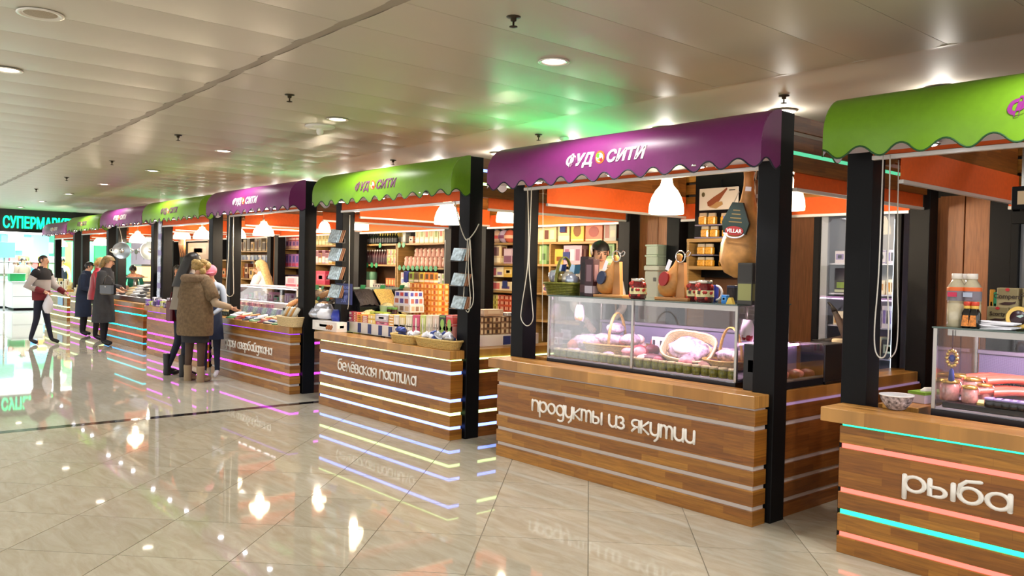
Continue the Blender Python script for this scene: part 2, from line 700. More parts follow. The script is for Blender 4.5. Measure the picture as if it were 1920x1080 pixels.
def awning_meshes():
    x0, x1 = -2.75, .03
    n = 168
    zs = [2.5 + .245 * math.sin(a * PI / 2 / 9) for a in range(10)]
    g = G()
    for side, off in ((0, 0.), (1, .006)):
        v = []
        cols = n + 1
        for i in range(cols):
            x = x0 + (x1 - x0) * i / n
            zb = scallop(x, .2378, -.262)
            for z in [zb, zb + (2.5 - zb) * .5] + zs:
                y = awn_y(z)
                flare = .012 * max(0, (2.42 - z) / .07) * math.cos(2 * PI * (x + .262) / .4756)
                v.append((x, y + off - flare, z - off * .3 * (z > 2.6)))
        k = len(zs) + 2
        f = []
        for i in range(n):
            for j in range(k - 1):
                a = i * k + j
                q = (a, a + k, a + k + 1, a + 1)
                f.append(q if side == 0 else q[::-1])
        g.add(v, f, side, True)
    cover = g.mesh('canopy', 2)
    m_ = 16
    ends = []
    for xe, flip in ((x0, False), (x1, True)):
        g = G()
        for side, off in ((0, 0.), (1, .005)):
            v, f = [], []
            for i in range(m_ + 1):
                y = .17 - .23 * i / m_
                t = (.17 - y) / .23
                zt = 2.5 + .245 * math.sqrt(max(0, 1 - t * t))
                zb = scallop(y, .22, .115)
                v += [(xe + (off if xe == x0 else -off), y, zb), (xe + (off if xe == x0 else -off), y, max(zt, zb + .01))]
            for i in range(m_):
                q = (2 * i, 2 * i + 1, 2 * i + 3, 2 * i + 2)
                f.append(q if (flip ^ bool(side)) else q[::-1])
            g.add(v, f, side, False)
        ends.append(g.mesh('end_panel', 2))
    g = G()
    pts = []
    for i in range(n + 1):
        x = x0 + (x1 - x0) * i / n
        zb = scallop(x, .2378, -.262)
        flare = .012 * max(0, (2.42 - zb) / .07) * math.cos(2 * PI * (x + .262) / .4756)
        pts.append((x, awn_y(zb) - flare, zb))
    g.tube(pts, .0055, 5)
    for xe in (x0, x1):
        g.tube([(xe, .17 - .23 * i / m_, scallop(.17 - .23 * i / m_, .22, .115)) for i in range(m_ + 1)], .0055, 5)
    bind = g.mesh('edge_binding')
    return cover, ends, bind


AW_COVER, AW_ENDS, AW_BIND = awning_meshes()
# rounded monoline letters: strokes in a unit x-height box
def arc(cx, cy, r, a0, a1, n=10, ry=None):
    return [(cx + r * math.cos(math.radians(a0 + (a1 - a0) * i / n)), cy + (ry or r) * math.sin(math.radians(a0 + (a1 - a0) * i / n))) for i in range(n + 1)]


RING = arc(.42, .46, .36, 0, 360, 18, .42)
GL = {
    'о': (.9, [RING]), 'а': (.92, [RING, [(.78, .92), (.78, .02)]]), 'р': (.9, [RING, [(.06, .9), (.06, -.42)]]),
    'п': (.84, [[(.06, .92), (.06, .02)], [(.06, .5)] + arc(.39, .52, .33, 180, 0, 9, .4) + [(.72, .02)]]),
    'д': (.92, [RING, [(.78, .92), (.78, -.2)] + arc(.45, -.2, .33, 0, -130, 6, .25)]),
    'у': (.84, [[(.06, .92), (.06, .4)] + arc(.39, .36, .33, 180, 360, 9, .34), [(.72, .92), (.72, .1), (.62, -.2), (.42, -.4)]]),
    'к': (.8, [[(.06, .92), (.06, .02)], [(.66, .92), (.1, .45), (.68, .02)]]),
    'т': (1.12, [[(.06, .92), (.06, .02)], [(.06, .55)] + arc(.29, .58, .23, 180, 0, 7, .34) + [(.52, .02)], [(.52, .55)] + arc(.75, .58, .23, 180, 0, 7, .34) + [(.98, .02)]]),
    'ы': (1.0, [[(.06, .92), (.06, .02), (.3, .02)] + arc(.34, .27, .26, -90, 90, 8, .25) + [(.06, .52)], [(.86, .92), (.86, .02)]]),
    'и': (.84, [[(.06, .92), (.06, .4)] + arc(.39, .36, .33, 180, 360, 9, .34) + [(.72, .92)], [(.72, .4), (.72, .02)]]),
    'з': (.7, [arc(.26, .68, .26, 140, -90, 8, .23) + arc(.28, .24, .3, 90, -140, 9, .23)]),
    'я': (.82, [arc(.4, .64, .32, 270, 90, 9, .27) + [(.7, .91), (.7, .02)], [(.7, .37), (.4, .37)], [(.42, .36), (.1, .02)]]),
    'б': (.9, [RING, [(.06, .5), (.1, .95), (.3, 1.2), (.74, 1.28)]]),
    'е': (.84, [[(.06, .46)] + [(.76, .46)] + arc(.41, .46, .35, 0, 300, 14, .43)]),
    'л': (.84, [[(.06, .02), (.38, .92), (.72, .02)]]),
    'в': (.78, [[(.06, .92), (.06, .02), (.38, .02)] + arc(.4, .26, .26, -90, 90, 7, .23) + [(.06, .49)], [(.3, .49)] + arc(.36, .7, .22, -90, 90, 7, .21) + [(.06, .92)]]),
    'с': (.74, [arc(.42, .46, .36, 50, 310, 12, .43)]),
    'н': (.84, [[(.06, .92), (.06, .02)], [(.72, .92), (.72, .02)], [(.06, .48), (.72, .48)]]),
    'ж': (1.06, [[(.06, .9), (.9, .04)], [(.9, .9), (.06, .04)], [(.48, .92), (.48, .02)]]),
    'м': (1.06, [[(.06, .02), (.22, .92), (.48, .25), (.74, .92), (.9, .02)]]),
    ' ': (.5, []),
}
GL['ё'] = (GL['е'][0], GL['е'][1] + [[(.22, 1.15), (.24, 1.15)], [(.56, 1.15), (.58, 1.15)]])
GL['й'] = (GL['и'][0], GL['и'][1] + [[(.2, 1.22), (.39, 1.1), (.58, 1.22)]])
LCACHE = {}
LETTER_M = M('white raised letters', 'ece7e0', .45)


def letter_mesh(ch):
    g = G()
    for st in GL[ch][1]:
        pts = [(x, 0, z) for x, z in st]
        cl = len(st) > 6 and abs(st[0][0] - st[-1][0]) < .01 and abs(st[0][1] - st[-1][1]) < .01
        g.tube(pts[:-1] if cl else pts, .098, 7, 0, cl)
        if not cl:
            for e in (pts[0], pts[-1]):
                g.ball(e, .098, n=7, k=4)
    return g.mesh('letter')


def write(parent, textstr, x0, x1, z, h):
    """raised letters across the sign board from x0 to x1, x-height h"""
    wd = sum(GL[c][0] for c in textstr)
    s = (x1 - x0) / wd
    x = x0
    for c in textstr:
        if GL[c][1]:
            me = first(LCACHE, c, lambda: letter_mesh(c))
            part('letter', me, LETTER_M, parent, loc=(x, -.004, z), scale=(s, .09, h))
        x += GL[c][0] * s


# shared stall meshes
SM = {}
for i, (a, b_) in enumerate(ZB):
    SM['front%d' % i] = G().rbox(W0, 0, 0, .15, a, b_, .003).mesh('board')
    SM['right%d' % i] = G().rbox(-.1, 0, .331, DEP, a, b_, .003).mesh('board')
    SM['left%d' % i] = G().rbox(W0, W0 + .1, .2, DEP, a, b_, .003).mesh('board')
for i, (a, b_) in enumerate(ZS):
    SM['sf%d' % i] = G().box(W0 + .012, -.012, .012, .14, a, b_).mesh('light_strip')
    SM['sr%d' % i] = G().box(-.09, -.012, .331, DEP - .01, a, b_).mesh('light_strip')
    SM['sl%d' % i] = G().box(W0 + .012, W0 + .09, .2, DEP - .01, a, b_).mesh('light_strip')
SM['core'] = G().box(W0 + .1, -.1, .15, .3, .02, .77).mesh('inner_panel')
SM['slab'] = G().rbox(-2.74, 0, -.012, .165, .776, .86, .004).rbox(-2.74, -.14, .165, .258, .776, .86, .003).mesh('countertop')
SM['slab_r'] = G().rbox(-.3, -.03, .331, DEP + .02, .776, .86, .004).mesh('side_countertop')
SM['slab_l'] = G().rbox(W0 + .02, W0 + .27, .44, DEP + .02, .776, .86, .004).mesh('side_countertop')
SM['post_r'] = G().rbox(-.135, .03, .167, .331, 0, 2.74, .004).mesh('post')
SM['post_l'] = G().rbox(-2.76, -2.595, .268, .436, 0, 2.74, .004).mesh('post')
SM['post_br'] = G().rbox(-.14, .03, 2.50, 2.66, 0, 2.74, .004).mesh('post')
SM['post_bl'] = G().rbox(-2.76, -2.59, 2.50, 2.66, 0, 2.74, .004).mesh('post')
FZ = [(2.635, 2.741), (2.503, 2.607), (2.36, 2.475)]
FS = [(2.607, 2.635), (2.475, 2.503)]
for i, (a, b_) in enumerate(FZ):
    SM['fr%d' % i] = G().rbox(-.08, 0, .331, DEP - .1, a, b_, .003).mesh('fascia_board')
    SM['fl%d' % i] = G().rbox(W0, W0 + .08, .436, DEP - .1, a, b_, .003).mesh('fascia_board')
    SM['fb%d' % i] = G().rbox(-2.6, -.13, 2.54, 2.62, a, b_, .003).mesh('fascia_board')
for i, (a, b_) in enumerate(FS):
    SM['fsr%d' % i] = G().box(-.07, -.012, .331, DEP - .12, a, b_).mesh('light_strip')
    SM['fsl%d' % i] = G().box(W0 + .012, W0 + .07, .436, DEP - .12, a, b_).mesh('light_strip')
SM['fin_r'] = G().box(-.095, -.082, .331, DEP - .1, 2.37, 2.735).mesh('fascia_lining')
SM['fin_l'] = G().box(W0 + .082, W0 + .095, .436, DEP - .1, 2.37, 2.735).mesh('fascia_lining')
SM['beam'] = G().rbox(-2.6, -.13, .2, .3, 2.44, 2.735, .003).mesh('front_beam')
SM['cross'] = G().rbox(W0 + .08, -.08, -.05, .05, 2.69, 2.735, .003).mesh('cross_beam')
SM['soffit'] = G().box(-2.74, .02, -.05, .2, 2.415, 2.43).mesh('soffit')
SM['spotring'] = G().lathe([(.044, 0), (.06, -.003), (.06, -.016), (.046, -.020), (.042, -.006)], 14).mesh('spotlight')
SM['spotlens'] = G().lathe([(.045, -.008), (.035, -.022), (.001, -.026)], 12).mesh('lens')
SM['roofstrip_l'] = G().box(W0 + .02, W0 + .05, .7, 2.4, 2.741, 2.752).mesh('roof_light_strip')
SM['roofstrip_r'] = G().box(-.06, -.03, .5, 2.4, 2.741, 2.752).mesh('roof_light_strip')


def rail_x(z, x0, x1, y):
    return G().rbox(x0, x1, y - .018, y + .018, z, z + .026, .003)


def cloth(x0, x1, y0, y1, z0, z1):
    return G().box(x0, x1, y0, y1, z0, z1)


PURPLE = M('purple awning fabric', '742565', .42, var=.04, scale=25, spec=.45)
GREEN = M('green awning fabric', '6c9a1e', .42, var=.04, scale=25, spec=.45)
PURPLE_D = M('dark binding', '1c1a30', .6)
GREEN_D = M('dark green binding', '1d4a24', .6)
SPOTLENS = M('spot lens', 'ffffff', .4, emit=25, emc='#f3f2ff')
LW_OFF = M('unlit light strip', 'c9bdb6', .4)


def led(hexc, s):
    return M('lit strip ' + hexc, hexc, .4, emit=s)


def emblem(parent, x, z, s):
    """small round fruit emblem between the two words on the awning"""
    y = awn_y(z) - .003
    g = G()
    def disc(cx, cz, r, m, dy, n=14, sx=1.):
        g.prism([(x + s * (cx + r * sx * math.cos(2 * PI * i / n)), z + s * (cz + r * math.sin(2 * PI * i / n))) for i in range(n)], 1, y - dy, y + .001, m)
    disc(0, 0, 1, 0, .001, 18)
    disc(-.05, -.05, .72, 1, .002)
    disc(-.35, .25, .38, 2, .003)
    disc(.2, -.35, .36, 3, .003)
    disc(.15, .15, .34, 1, .004, 12, .7)
    disc(-.25, -.4, .22, 4, .004)
    part('emblem', g, [M('emblem orange', 'e8641e', .5), M('emblem white', 'efe6da', .5), M('emblem green', '5aa332', .5), M('emblem red', 'c0282c', .5), M('emblem yellow', 'e8b92e', .5)], parent)


def logo(parent, mat, x0=-1.745, z0=2.49):
    for word, xa, xb in (('ФУД', x0, x0 + .295), ('СИТИ', x0 + .44, x0 + .82)):
        me = text_mesh(word, .122, shear=.22, bold=.0045, extrude=.0015)
        xs = [v.co.x for v in me.vertices]
        k = (xb - xa) / (max(xs) - min(xs))
        x_min = min(xs)
        for v in me.vertices:
            X, Z, D = xa + (v.co.x - x_min) * k, z0 + v.co.y, v.co.z
            v.co = (X, awn_y(Z) - .003 - D, Z)
        part('lettering', me, mat, parent)
    emblem(parent, x0 + .367, z0 + .043, .05)


CLOTH_SIGN = {}
STALLS = []


def stall(idx, x, y, label, aw, fr, side, fasc, roof, text=None, drop=0., detail=3, logo_m=None):
    """fr / side / fasc: strip materials from the floor up; drop: how far the front blind is let down"""
    t = thing('market_stall', label, 'market stall', (x, y, 0), 0)
    for i in range(5):
        b_ = part('board', SM['front%d' % i], WOODF2 if i == 3 else WOODF, t)
        if i == 3 and text:
            write(b_, text[0], text[1], text[2], text[3], text[4])
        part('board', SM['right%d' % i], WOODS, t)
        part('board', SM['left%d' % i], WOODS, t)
        part('light_strip', SM['sf%d' % i], fr[i], t)
        part('light_strip', SM['sr%d' % i], side[i], t)
        part('light_strip', SM['sl%d' % i], side[i], t)
    part('inner_panel', SM['core'], DARK, t)
    part('countertop', SM['slab'], WOODT, t)
    part('side_countertop', SM['slab_r'], WOODTS, t)
    part('side_countertop', SM['slab_l'], WOODTS, t)
    for k in ('post_r', 'post_l', 'post_br', 'post_bl'):
        part('post', SM[k], BLACK, t, loc=(0, .15 if idx == 0 and k == 'post_bl' else 0, 0))
    for yb in (.72, 1.08, 1.42, 1.8):
        part('cross_beam', SM['cross'], WOODF, t, loc=(0, yb, 0))
    for i in range(3):
        for k in ('fr', 'fl'):
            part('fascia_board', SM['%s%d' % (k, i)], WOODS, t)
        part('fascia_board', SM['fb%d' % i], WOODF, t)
    for i in range(2):
        part('light_strip', SM['fsr%d' % i], fasc[i], t)
        part('light_strip', SM['fsl%d' % i], fasc[i], t)
    part('front_beam', SM['beam'], WOODF, t)
    part('fascia_lining', SM['fin_r'], WOODS, t)
    part('fascia_lining', SM['fin_l'], WOODS, t)
    sf = part('soffit', SM['soffit'], LINING, t)
    for k in range(3):
        sx = (-2.15, -1.3, -.5)[k]
        s = part('spotlight', SM['spotring'], CHROME, sf, loc=(sx, .0, 2.409))
        part('spot_lens', SM['spotlens'], SPOTLENS, sf, loc=(sx, .0, 2.409))
        spot(x + sx, y + .06, 2.38, SPOT_W, 2.0, .5, (.93, .94, 1), .03)
    a = part('awning', AW_COVER, [aw, LINING], t)
    for e in AW_ENDS:
        part('end_panel', e, [aw, LINING], a)
    part('edge_binding', AW_BIND, PURPLE_D if aw is PURPLE else GREEN_D, a)
    logo(a, logo_m or LETTER_M)
    # roller blinds: orange cloth with a white rail, on all four sides
    zf = 2.40 - drop
    bl = part('roller_blind', cloth(-2.59, -.14, .252, .258, zf, 2.46), ORANGE, t)
    part('blind_rail', rail_x(zf - .03, -2.59, -.14, .255), RAIL, bl)
    for xs, zz, zh in ((-.03, 2.257, 2.40), (W0 + .115, 2.265, 2.47)):
        bl = part('roller_blind', cloth(xs - .003, xs + .003, .45, DEP - .13, zz, zh), ORANGE, t)
        part('blind_rail', G().rbox(xs - .016, xs + .016, .45, DEP - .13, zz - .024, zz, .003), RAIL, bl)
    bl = part('roller_blind', cloth(-2.58, -.15, 2.52, 2.526, 2.24, 2.40), ORANGE, t)
    part('blind_rail', rail_x(2.212, -2.58, -.15, 2.523), RAIL, bl)
    for k, m in zip(('roofstrip_l', 'roofstrip_r'), roof):
        if m:
            part('roof_light_strip', SM[k], m, t)
    STALLS.append(t)
    return t


LG, LS = led('#25e89a', 2.2), led('#ff6a5c', 1.6)
LBL, LYG = led('#6f8cff', 4.), led('#d2ffa0', 2.6)
LMG, LVI = led('#e03cf0', 2.2), led('#8a35e0', 1.6)
LCY, LCO = led('#18cfd8', 2.0), led('#f0503c', 1.7)
LCB, LTQ = led('#2aa0ee', 1.8), led('#62d9a4', .8)
ROOF_G2 = led('#38e898', 20)
ROOF_G, ROOF_W = led('#30f090', 60), led('#a8e8b8', 5)
LO = LW_OFF
PURP_LOGO = M('purple print', '85257a', .5)
DULL_LOGO = M('dull plum print', '6d3a5e', .5)
ST = [(.17, 4.75), (-3.03, 4.75), (-6.37, 4.77), (-9.83, 4.80), (-13.10, 4.87), (-16.33, 4.995), (-20.3, 5.26), (-25.0, 5.66)]
stall(0, *ST[0], 'oak market stall with green awning and green and coral strips, nearest at the right edge', GREEN, [LS, LG, LS, LS, LG], [LO] * 5, [LO, LTQ], (None, None),
      ('рыба и морепродукты', -2.235, .3, .455, .098), .0, logo_m=PURP_LOGO)
stall(1, *ST[1], 'oak market stall with purple awning, unlit white strips and a glass deli case', PURPLE, [LO] * 5, [LO] * 4 + [M('lilac lit strip', 'b79ac9', .4, emit=.25)], [LO, LTQ], (None, None),
      ('продукты из якутии', -2.15, -.46, .468, .095))
stall(2, *ST[2], 'oak market stall with green awning and blue and pale yellow strips', GREEN, [LBL, LYG, LBL, LBL, LYG], [LBL, LYG, LBL, LYG, LYG], [LBL, LYG], (None, ROOF_G),
      ('белёвская пастила', -2.16, -.56, .462, .098), .07, logo_m=DULL_LOGO)
stall(3, *ST[3], 'oak market stall with purple awning and magenta and unlit grey strips', PURPLE, [LO, LMG, LO, LO, LVI], [LO, LMG, LO, LMG, LO], [LO, LO], (None, None),
      ('дары азербайджана', -2.10, -.50, .458, .095))
stall(4, *ST[4], 'oak market stall with green awning and all magenta strips behind the shoppers', GREEN, [LMG, LMG, LMG, LMG, LVI], [LMG] * 5, [LO, LO], (None, ROOF_G2), drop=.07, logo_m=DULL_LOGO)
stall(5, *ST[5], 'oak market stall with purple awning and turquoise and coral strips', PURPLE, [LCB, LCO, LCY, LCY, LCO], [LCB, LCO, LCY, LCY, LCO], [LO, LO], (None, ROOF_W))
stall(6, *ST[6], 'far market stall with green awning, second from the supermarket', GREEN, [LMG, LYG, LMG, LYG, LMG], [LMG, LYG, LMG, LYG, LMG], [LO, LO], (None, ROOF_G2), drop=.07, logo_m=DULL_LOGO)
stall(7, *ST[7], 'farthest market stall with purple awning, next to the supermarket entrance', PURPLE, [LYG, LMG, LYG, LYG, LMG], [LYG, LMG, LYG, LYG, LMG], [LO, LO], (None, None), drop=.1)
# ---------------------------------------------------------------- product builders
def dep(u, v, d):
    """the point on a photo pixel's line of sight at distance d in front of the camera"""
    return CAMP + (FW + RT * (u - 960) / F_PX - UP * (v - 540) / F_PX) * d


def colm(hexc, rough=.5):
    return M('print ' + hexc + ('' if rough == .5 else ' %g' % rough), hexc, rough)


PC = {}


def carton_mesh(w_, d_, h_, style=0):
    """printed carton: body, a label band and a picture patch on front and side (flat print), lid seam"""
    def mk():
        g = G()
        g.rbox(-w_ / 2, w_ / 2, -d_ / 2, d_ / 2, 0, h_, .003)
        e = .0012
        def face(x0, x1, z0, z1, m):
            g.box(-w_ / 2 + w_ * x0, -w_ / 2 + w_ * x1, -d_ / 2 - e, -d_ / 2 + .002, h_ * z0, h_ * z1, m)
            g.box(w_ / 2 - .002, w_ / 2 + e, -d_ / 2 + d_ * x0, -d_ / 2 + d_ * x1, h_ * z0, h_ * z1, m)
        if style == 0:
            face(.12, .88, .3, .75, 1); face(.3, .7, .4, .66, 2)
        elif style == 1:
            face(.04, .96, .08, .28, 1); face(.2, .8, .4, .85, 2)
        elif style == 2:
            face(.1, .45, .15, .85, 1); face(.55, .9, .2, .5, 2)
        elif style == 3:
            for k in range(3):
                face(.08 + .3 * k, .3 + .3 * k, .2, .8, 1 + k % 2)
        elif style == 4:
            face(.04, .96, .05, .12, 1); face(.04, .96, .88, .95, 1)
            g.prism([(w_ * .3 * math.cos(a * PI / 6), h_ * .5 + h_ * .28 * math.sin(a * PI / 6)) for a in range(12)], 1, -d_ / 2 - .002, -d_ / 2, 2)
        elif style == 5:
            face(.06, .94, .55, .95, 2)
            face(.06, .94, .1, .5, 1)
        g.box(-w_ * .49, w_ * .49, -.004, .004, h_ - .001, h_ + .001, 1)
        return g.mesh('carton', 3)
    return first(PC, (round(w_, 4), round(d_, 4), round(h_, 4), style), mk)


def carton(p, w_, d_, h_, cols, label, style=0, rot=0, group=None, name='carton', cat='box'):
    o = ob(name, carton_mesh(w_, d_, h_, style), [colm(c) for c in cols], None, p, rot)
    return tag(o, label, cat, group)


def bottle_meshes(r, h, neck=.35):
    def mk():
        a = G().lathe([(r * .9, 0), (r, .01), (r, h * .55), (r * .95, h * .62), (r * neck, h * .8), (r * neck, h * .93)], 10).mesh('bottle')
        b = G().lathe([(r * neck * 1.15, h * .9), (r * neck * 1.15, h), (r * neck, h)], 10).mesh('cap')
        c = G().lathe([(r * 1.02, h * .14), (r * 1.02, h * .46)], 10).mesh('label')
        return a, b, c
    return first(PC, ('b', r, h, neck), mk)


def bottle(p, r, h, mb, mc, ml, label, group=None, neck=.35, rot=0):
    t = thing('bottle', label, 'bottle', p, rot, group)
    for n, me, m in zip(('body', 'cap', 'label'), bottle_meshes(r, h, neck), (mb, mc, ml)):
        part(n, me, m, t)
    return t


def pouch_mesh(w_, d_, h_, seed=0):
    def mk():
        r = random.Random(seed)
        g = G()
        n = 10
        rings = []
        for q in range(6):
            z = h_ * q / 5
            s = (.55, 1, 1.05, .95, .6, .12)[q]
            rings.append([(w_ / 2 * (.8 + .2 * s) * math.copysign(abs(math.cos(2 * PI * i / n)) ** .6, math.cos(2 * PI * i / n)) * (1 + .12 * (r.random() - .5)),
                           d_ / 2 * s * math.sin(2 * PI * i / n) * (1 + .3 * (r.random() - .5)), z + .05 * h_ * (r.random() - .5)) for i in range(n)])
        g.loft(rings)
        return g.mesh('pouch')
    return first(PC, ('p', w_, d_, h_, seed), mk)


def pouch(p, w_, d_, h_, mat, label, rot=0, group=None, seed=0, name='pouch', cat='packet'):
    return tag(ob(name, pouch_mesh(w_, d_, h_, seed), mat, None, p, rot), label, cat, group)


def jar_meshes(r, h):
    def mk():
        a = G().lathe([(r * .85, 0), (r, h * .06), (r * 1.02, h * .4), (r, h * .7), (r * .82, h * .84), (r * .8, h * .88)], 14).mesh('jar_glass')
        b = G().lathe([(r * .8, h * .86), (r * .86, h * .87), (r * .86, h * .985), (r * .8, h)], 14).mesh('lid')
        c = G().lathe([(r * 1.03, h * .25), (r * 1.03, h * .55)], 14).mesh('label')
        d = G()
        rr = random.Random(3)
        for k in range(22):
            an, z = rr.random() * 6.28, h * (.1 + .68 * rr.random())
            d.ball((r * .78 * math.cos(an), r * .78 * math.sin(an), z), r * .26, n=6, k=4)
        return a, b, c, d.mesh('fruit')
    return first(PC, ('j', r, h), mk)


def basket_mesh(a, b_, h, flare=1.18, n=20, rows=6):
    """woven oval tray: coiled strands in rows with a thick rim"""
    def mk():
        g = G()
        for q in range(rows):
            z = h * (q + .5) / rows
            s = 1 + (flare - 1) * q / rows
            ring = [(a * s * math.copysign(abs(math.cos(2 * PI * i / n)) ** .6, math.cos(2 * PI * i / n)), b_ * s * math.copysign(abs(math.sin(2 * PI * i / n)) ** .6, math.sin(2 * PI * i / n)),
                     z) for i in range(n)]
            g.tube(ring, h / rows * .62, 5, 0, True)
        s = flare
        ring = [(a * s * math.copysign(abs(math.cos(2 * PI * i / n)) ** .6, math.cos(2 * PI * i / n)), b_ * s * math.copysign(abs(math.sin(2 * PI * i / n)) ** .6, math.sin(2 * PI * i / n)), h) for i in range(n)]
        g.tube(ring, h / rows * .8, 5, 0, True)
        g.lathe([(1, .004), (.98, .012)], n, (0, 0, 0), 0, False, a, b_)
        return g.mesh('basket')
    return first(PC, ('bk', a, b_, h, flare), mk)


# pendant lamp: bell shade, socket, cord
PEND = {}
HB = 2.66     # lamps hang from bars under the roof beams


def pendant(u, v, y, label, group='bell shaped pendant lamps', dia=.3, squat=1.06):
    """(u, v) middle of the lower rim in the photo, y how far behind the aisle it hangs"""
    p = at(u, v, 1, y)
    k = dia / .356
    t = thing('pendant_lamp', label, 'lamp', p, 0, group)
    part('shade', first(PEND, 's', lambda: G().lathe([(.176, 0), (.178, .03), (.172, .09), (.150, .16), (.112, .225), (.07, .27), (.058, .30), (.054, .335), (.03, .345), (.003, .347)], 28).lathe(
        [(.172, .002), (.165, .09), (.145, .155), (.105, .22), (.06, .265)], 28).mesh('shade')), SHADE, t, scale=(k, k, k * squat))
    part('socket', first(PEND, 'k', lambda: G().lathe([(.022, .34), (.026, .35), (.02, .40), (.008, .41)], 12).mesh('socket')), WHITE, t, scale=(k, k, k * squat))
    part('cord', G().tube([(0, 0, .4 * k * squat), (0, 0, HB - p[2])], .004, 5), CORD, t)
    part('ceiling_rose', G().lathe([(.05, HB - p[2]), (.05, HB - p[2] - .015), (.02, HB - p[2] - .03), (.004, HB - p[2] - .035)], 14), WHITE, t)
    part('support_bar', G().rbox(-.3, .3, -.02, .02, HB - p[2], HB - p[2] + .03, .003), WOODF, t)
    li = bpy.data.lights.new('bulb', 'POINT')
    li.energy = PENDANT_W
    li.color = (1, .82, .58)
    li.shadow_soft_size = .05
    lo = bpy.data.objects.new('bulb', li)
    COL.objects.link(lo)
    lo.location = (p[0], p[1], p[2] - .04)
    return t


pendant(1249, 401, 5.5, 'bell pendant lamp over the deli case of the nearest purple stall', dia=0.29)
pendant(838, 421, 5.6, 'bell pendant lamp beside the right post of the green stall with blue strips', dia=0.29)
pendant(672, 431, 6.2, 'bell pendant lamp half hidden by the blind rail above the nut bins', dia=0.3)
pendant(953, 417, 6.6, 'bell pendant lamp above the pyramid of decorated eggs, left of the nearest purple stall', dia=0.3)
pendant(1472, 394, 5.9, 'bell pendant lamp peeping out right of the black corner post of the nearest purple stall', dia=0.3)
pendant(494, 442, 5.55, 'bell pendant lamp over the blond saleswoman in the stall with magenta strips', dia=0.32, squat=.72)
pendant(443, 446, 5.8, 'bell pendant lamp cut off by a post, left of the blond saleswoman', dia=0.32, squat=.72)
pendant(603, 436, 6.6, 'bell pendant lamp between the second purple stall and the green stall with blue strips', dia=0.3)
pendant(341, 448, 5.75, 'left of two bell pendant lamps in the green stall behind the shoppers', dia=0.32, squat=.72)
pendant(379, 448, 5.75, 'right of two bell pendant lamps in the green stall behind the shoppers', dia=0.32, squat=.72)
pendant(258, 455, 5.55, 'bell pendant lamp above the hanging steel pan', dia=0.34, squat=.72)
pendant(284, 452, 6.7, 'small far bell pendant lamp right of the one above the hanging steel pan', dia=0.3, squat=.72)
pendant(189, 460, 5.95, 'bell pendant lamp in the far green stall', dia=0.36, squat=.72)
pendant(115, 462, 6.6, 'bell pendant lamp in the farthest stall', dia=0.36, squat=.72)


# ---------------------------------------------------------------- shelves, partitions and fridges at the back of the stalls
def shelf_unit(x0, x1, y, zs, label, depth=.32, zb=.0, divs=(), top=True):
    t = thing('shelf_unit', label, 'shelf', (x0, y, 0))
    w_ = x1 - x0
    zt = zs[0]
    for xx in [0, w_ - .03] + list(divs):
        part('side_panel', G().rbox(xx, xx + .03, 0, depth, zb, zt, .003), WOODL, t)
    for z in zs:
        part('shelf', G().rbox(.0, w_, -.004, depth, z - .03, z, .003), WOODL, t)
    part('back_panel', G().box(.01, w_ - .01, depth, depth + .012, zb, zt), M('shelf back', '5a3a22', .7), t)
    return t


SH3 = shelf_unit(-12.74, -11.56, 7.5, [2.045, 1.70, 1.30, .95], 'oak shelf unit stocked with bottles, seen over the nut bins')
SH3b = shelf_unit(-11.54, -10.06, 7.5, [2.05, 1.665, 1.30, .95], 'oak shelf unit stocked with cream packs and doll boxes, beside the bottle shelves')
SH2 = shelf_unit(-9.22, -6.72, 7.5, [2.03, 1.74, 1.36, 1.0], 'long oak shelf unit stocked with gift boxes behind the seller', divs=(1.0, 1.3))
SH4 = shelf_unit(-16.05, -14.6, 7.62, [1.99, 1.62, 1.2, .9], 'oak shelf unit with red and violet packets behind the blond saleswoman')
SH4b = shelf_unit(-18.3, -16.6, 7.6, [1.95, 1.6, 1.2], 'oak shelf unit with dark jars left of the blond saleswoman')
SH4c = shelf_unit(-14.58, -13.3, 7.55, [2.045, 1.70, 1.30], 'oak shelf unit with straw yellow packs seen left of the packet racks')
PANEL_Y = 7.95
for k in range(0, 8):
    x0, y0 = ST[k]
    nxt = ST[k + 1][0] if k < 7 else -28.4
    xl, xr = nxt + .03, x0 - 2.76
    yy = y0 + 2.71
    if k == 2:
        xr = -9.46
    t = thing('partition', ('veneered partition filling the gap behind the %s stall' % ('first', 'second', 'third', 'fourth', 'fifth', 'sixth', 'seventh', 'last')[k]) + ' counted from the right', 'partition', ((xl + xr) / 2, yy, 0))
    h_ = (xr - xl) / 2
    for a in (-1, 0):
        part('veneer_panel', G().rbox(a * h_ + .004, (a + 1) * h_ - .004, -.02, .02, 0, 2.36, .003), WOODW, t)
    t = thing('partition', 'dark back partition closing the %s stall' % ('first', 'second', 'third', 'fourth', 'fifth', 'sixth', 'seventh', 'last')[k] + ' counted from the right', 'partition', (x0 - 1.36, y0 + 3.25, 0))
    for a in range(3):
        part('dark_panel', G().rbox(-1.36 + a * .907, -1.36 + a * .907 + .9, -.015, .015, 0, 2.4, .003), WOODW if k == 1 else PART_DK if k not in (5,) else M('pale back panel', 'c4c4d8', .6), t)
# sky mural
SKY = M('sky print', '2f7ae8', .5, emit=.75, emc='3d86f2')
CLD = M('cloud print', 'e4eefc', .5, emit=.6, emc='a9ccfa')


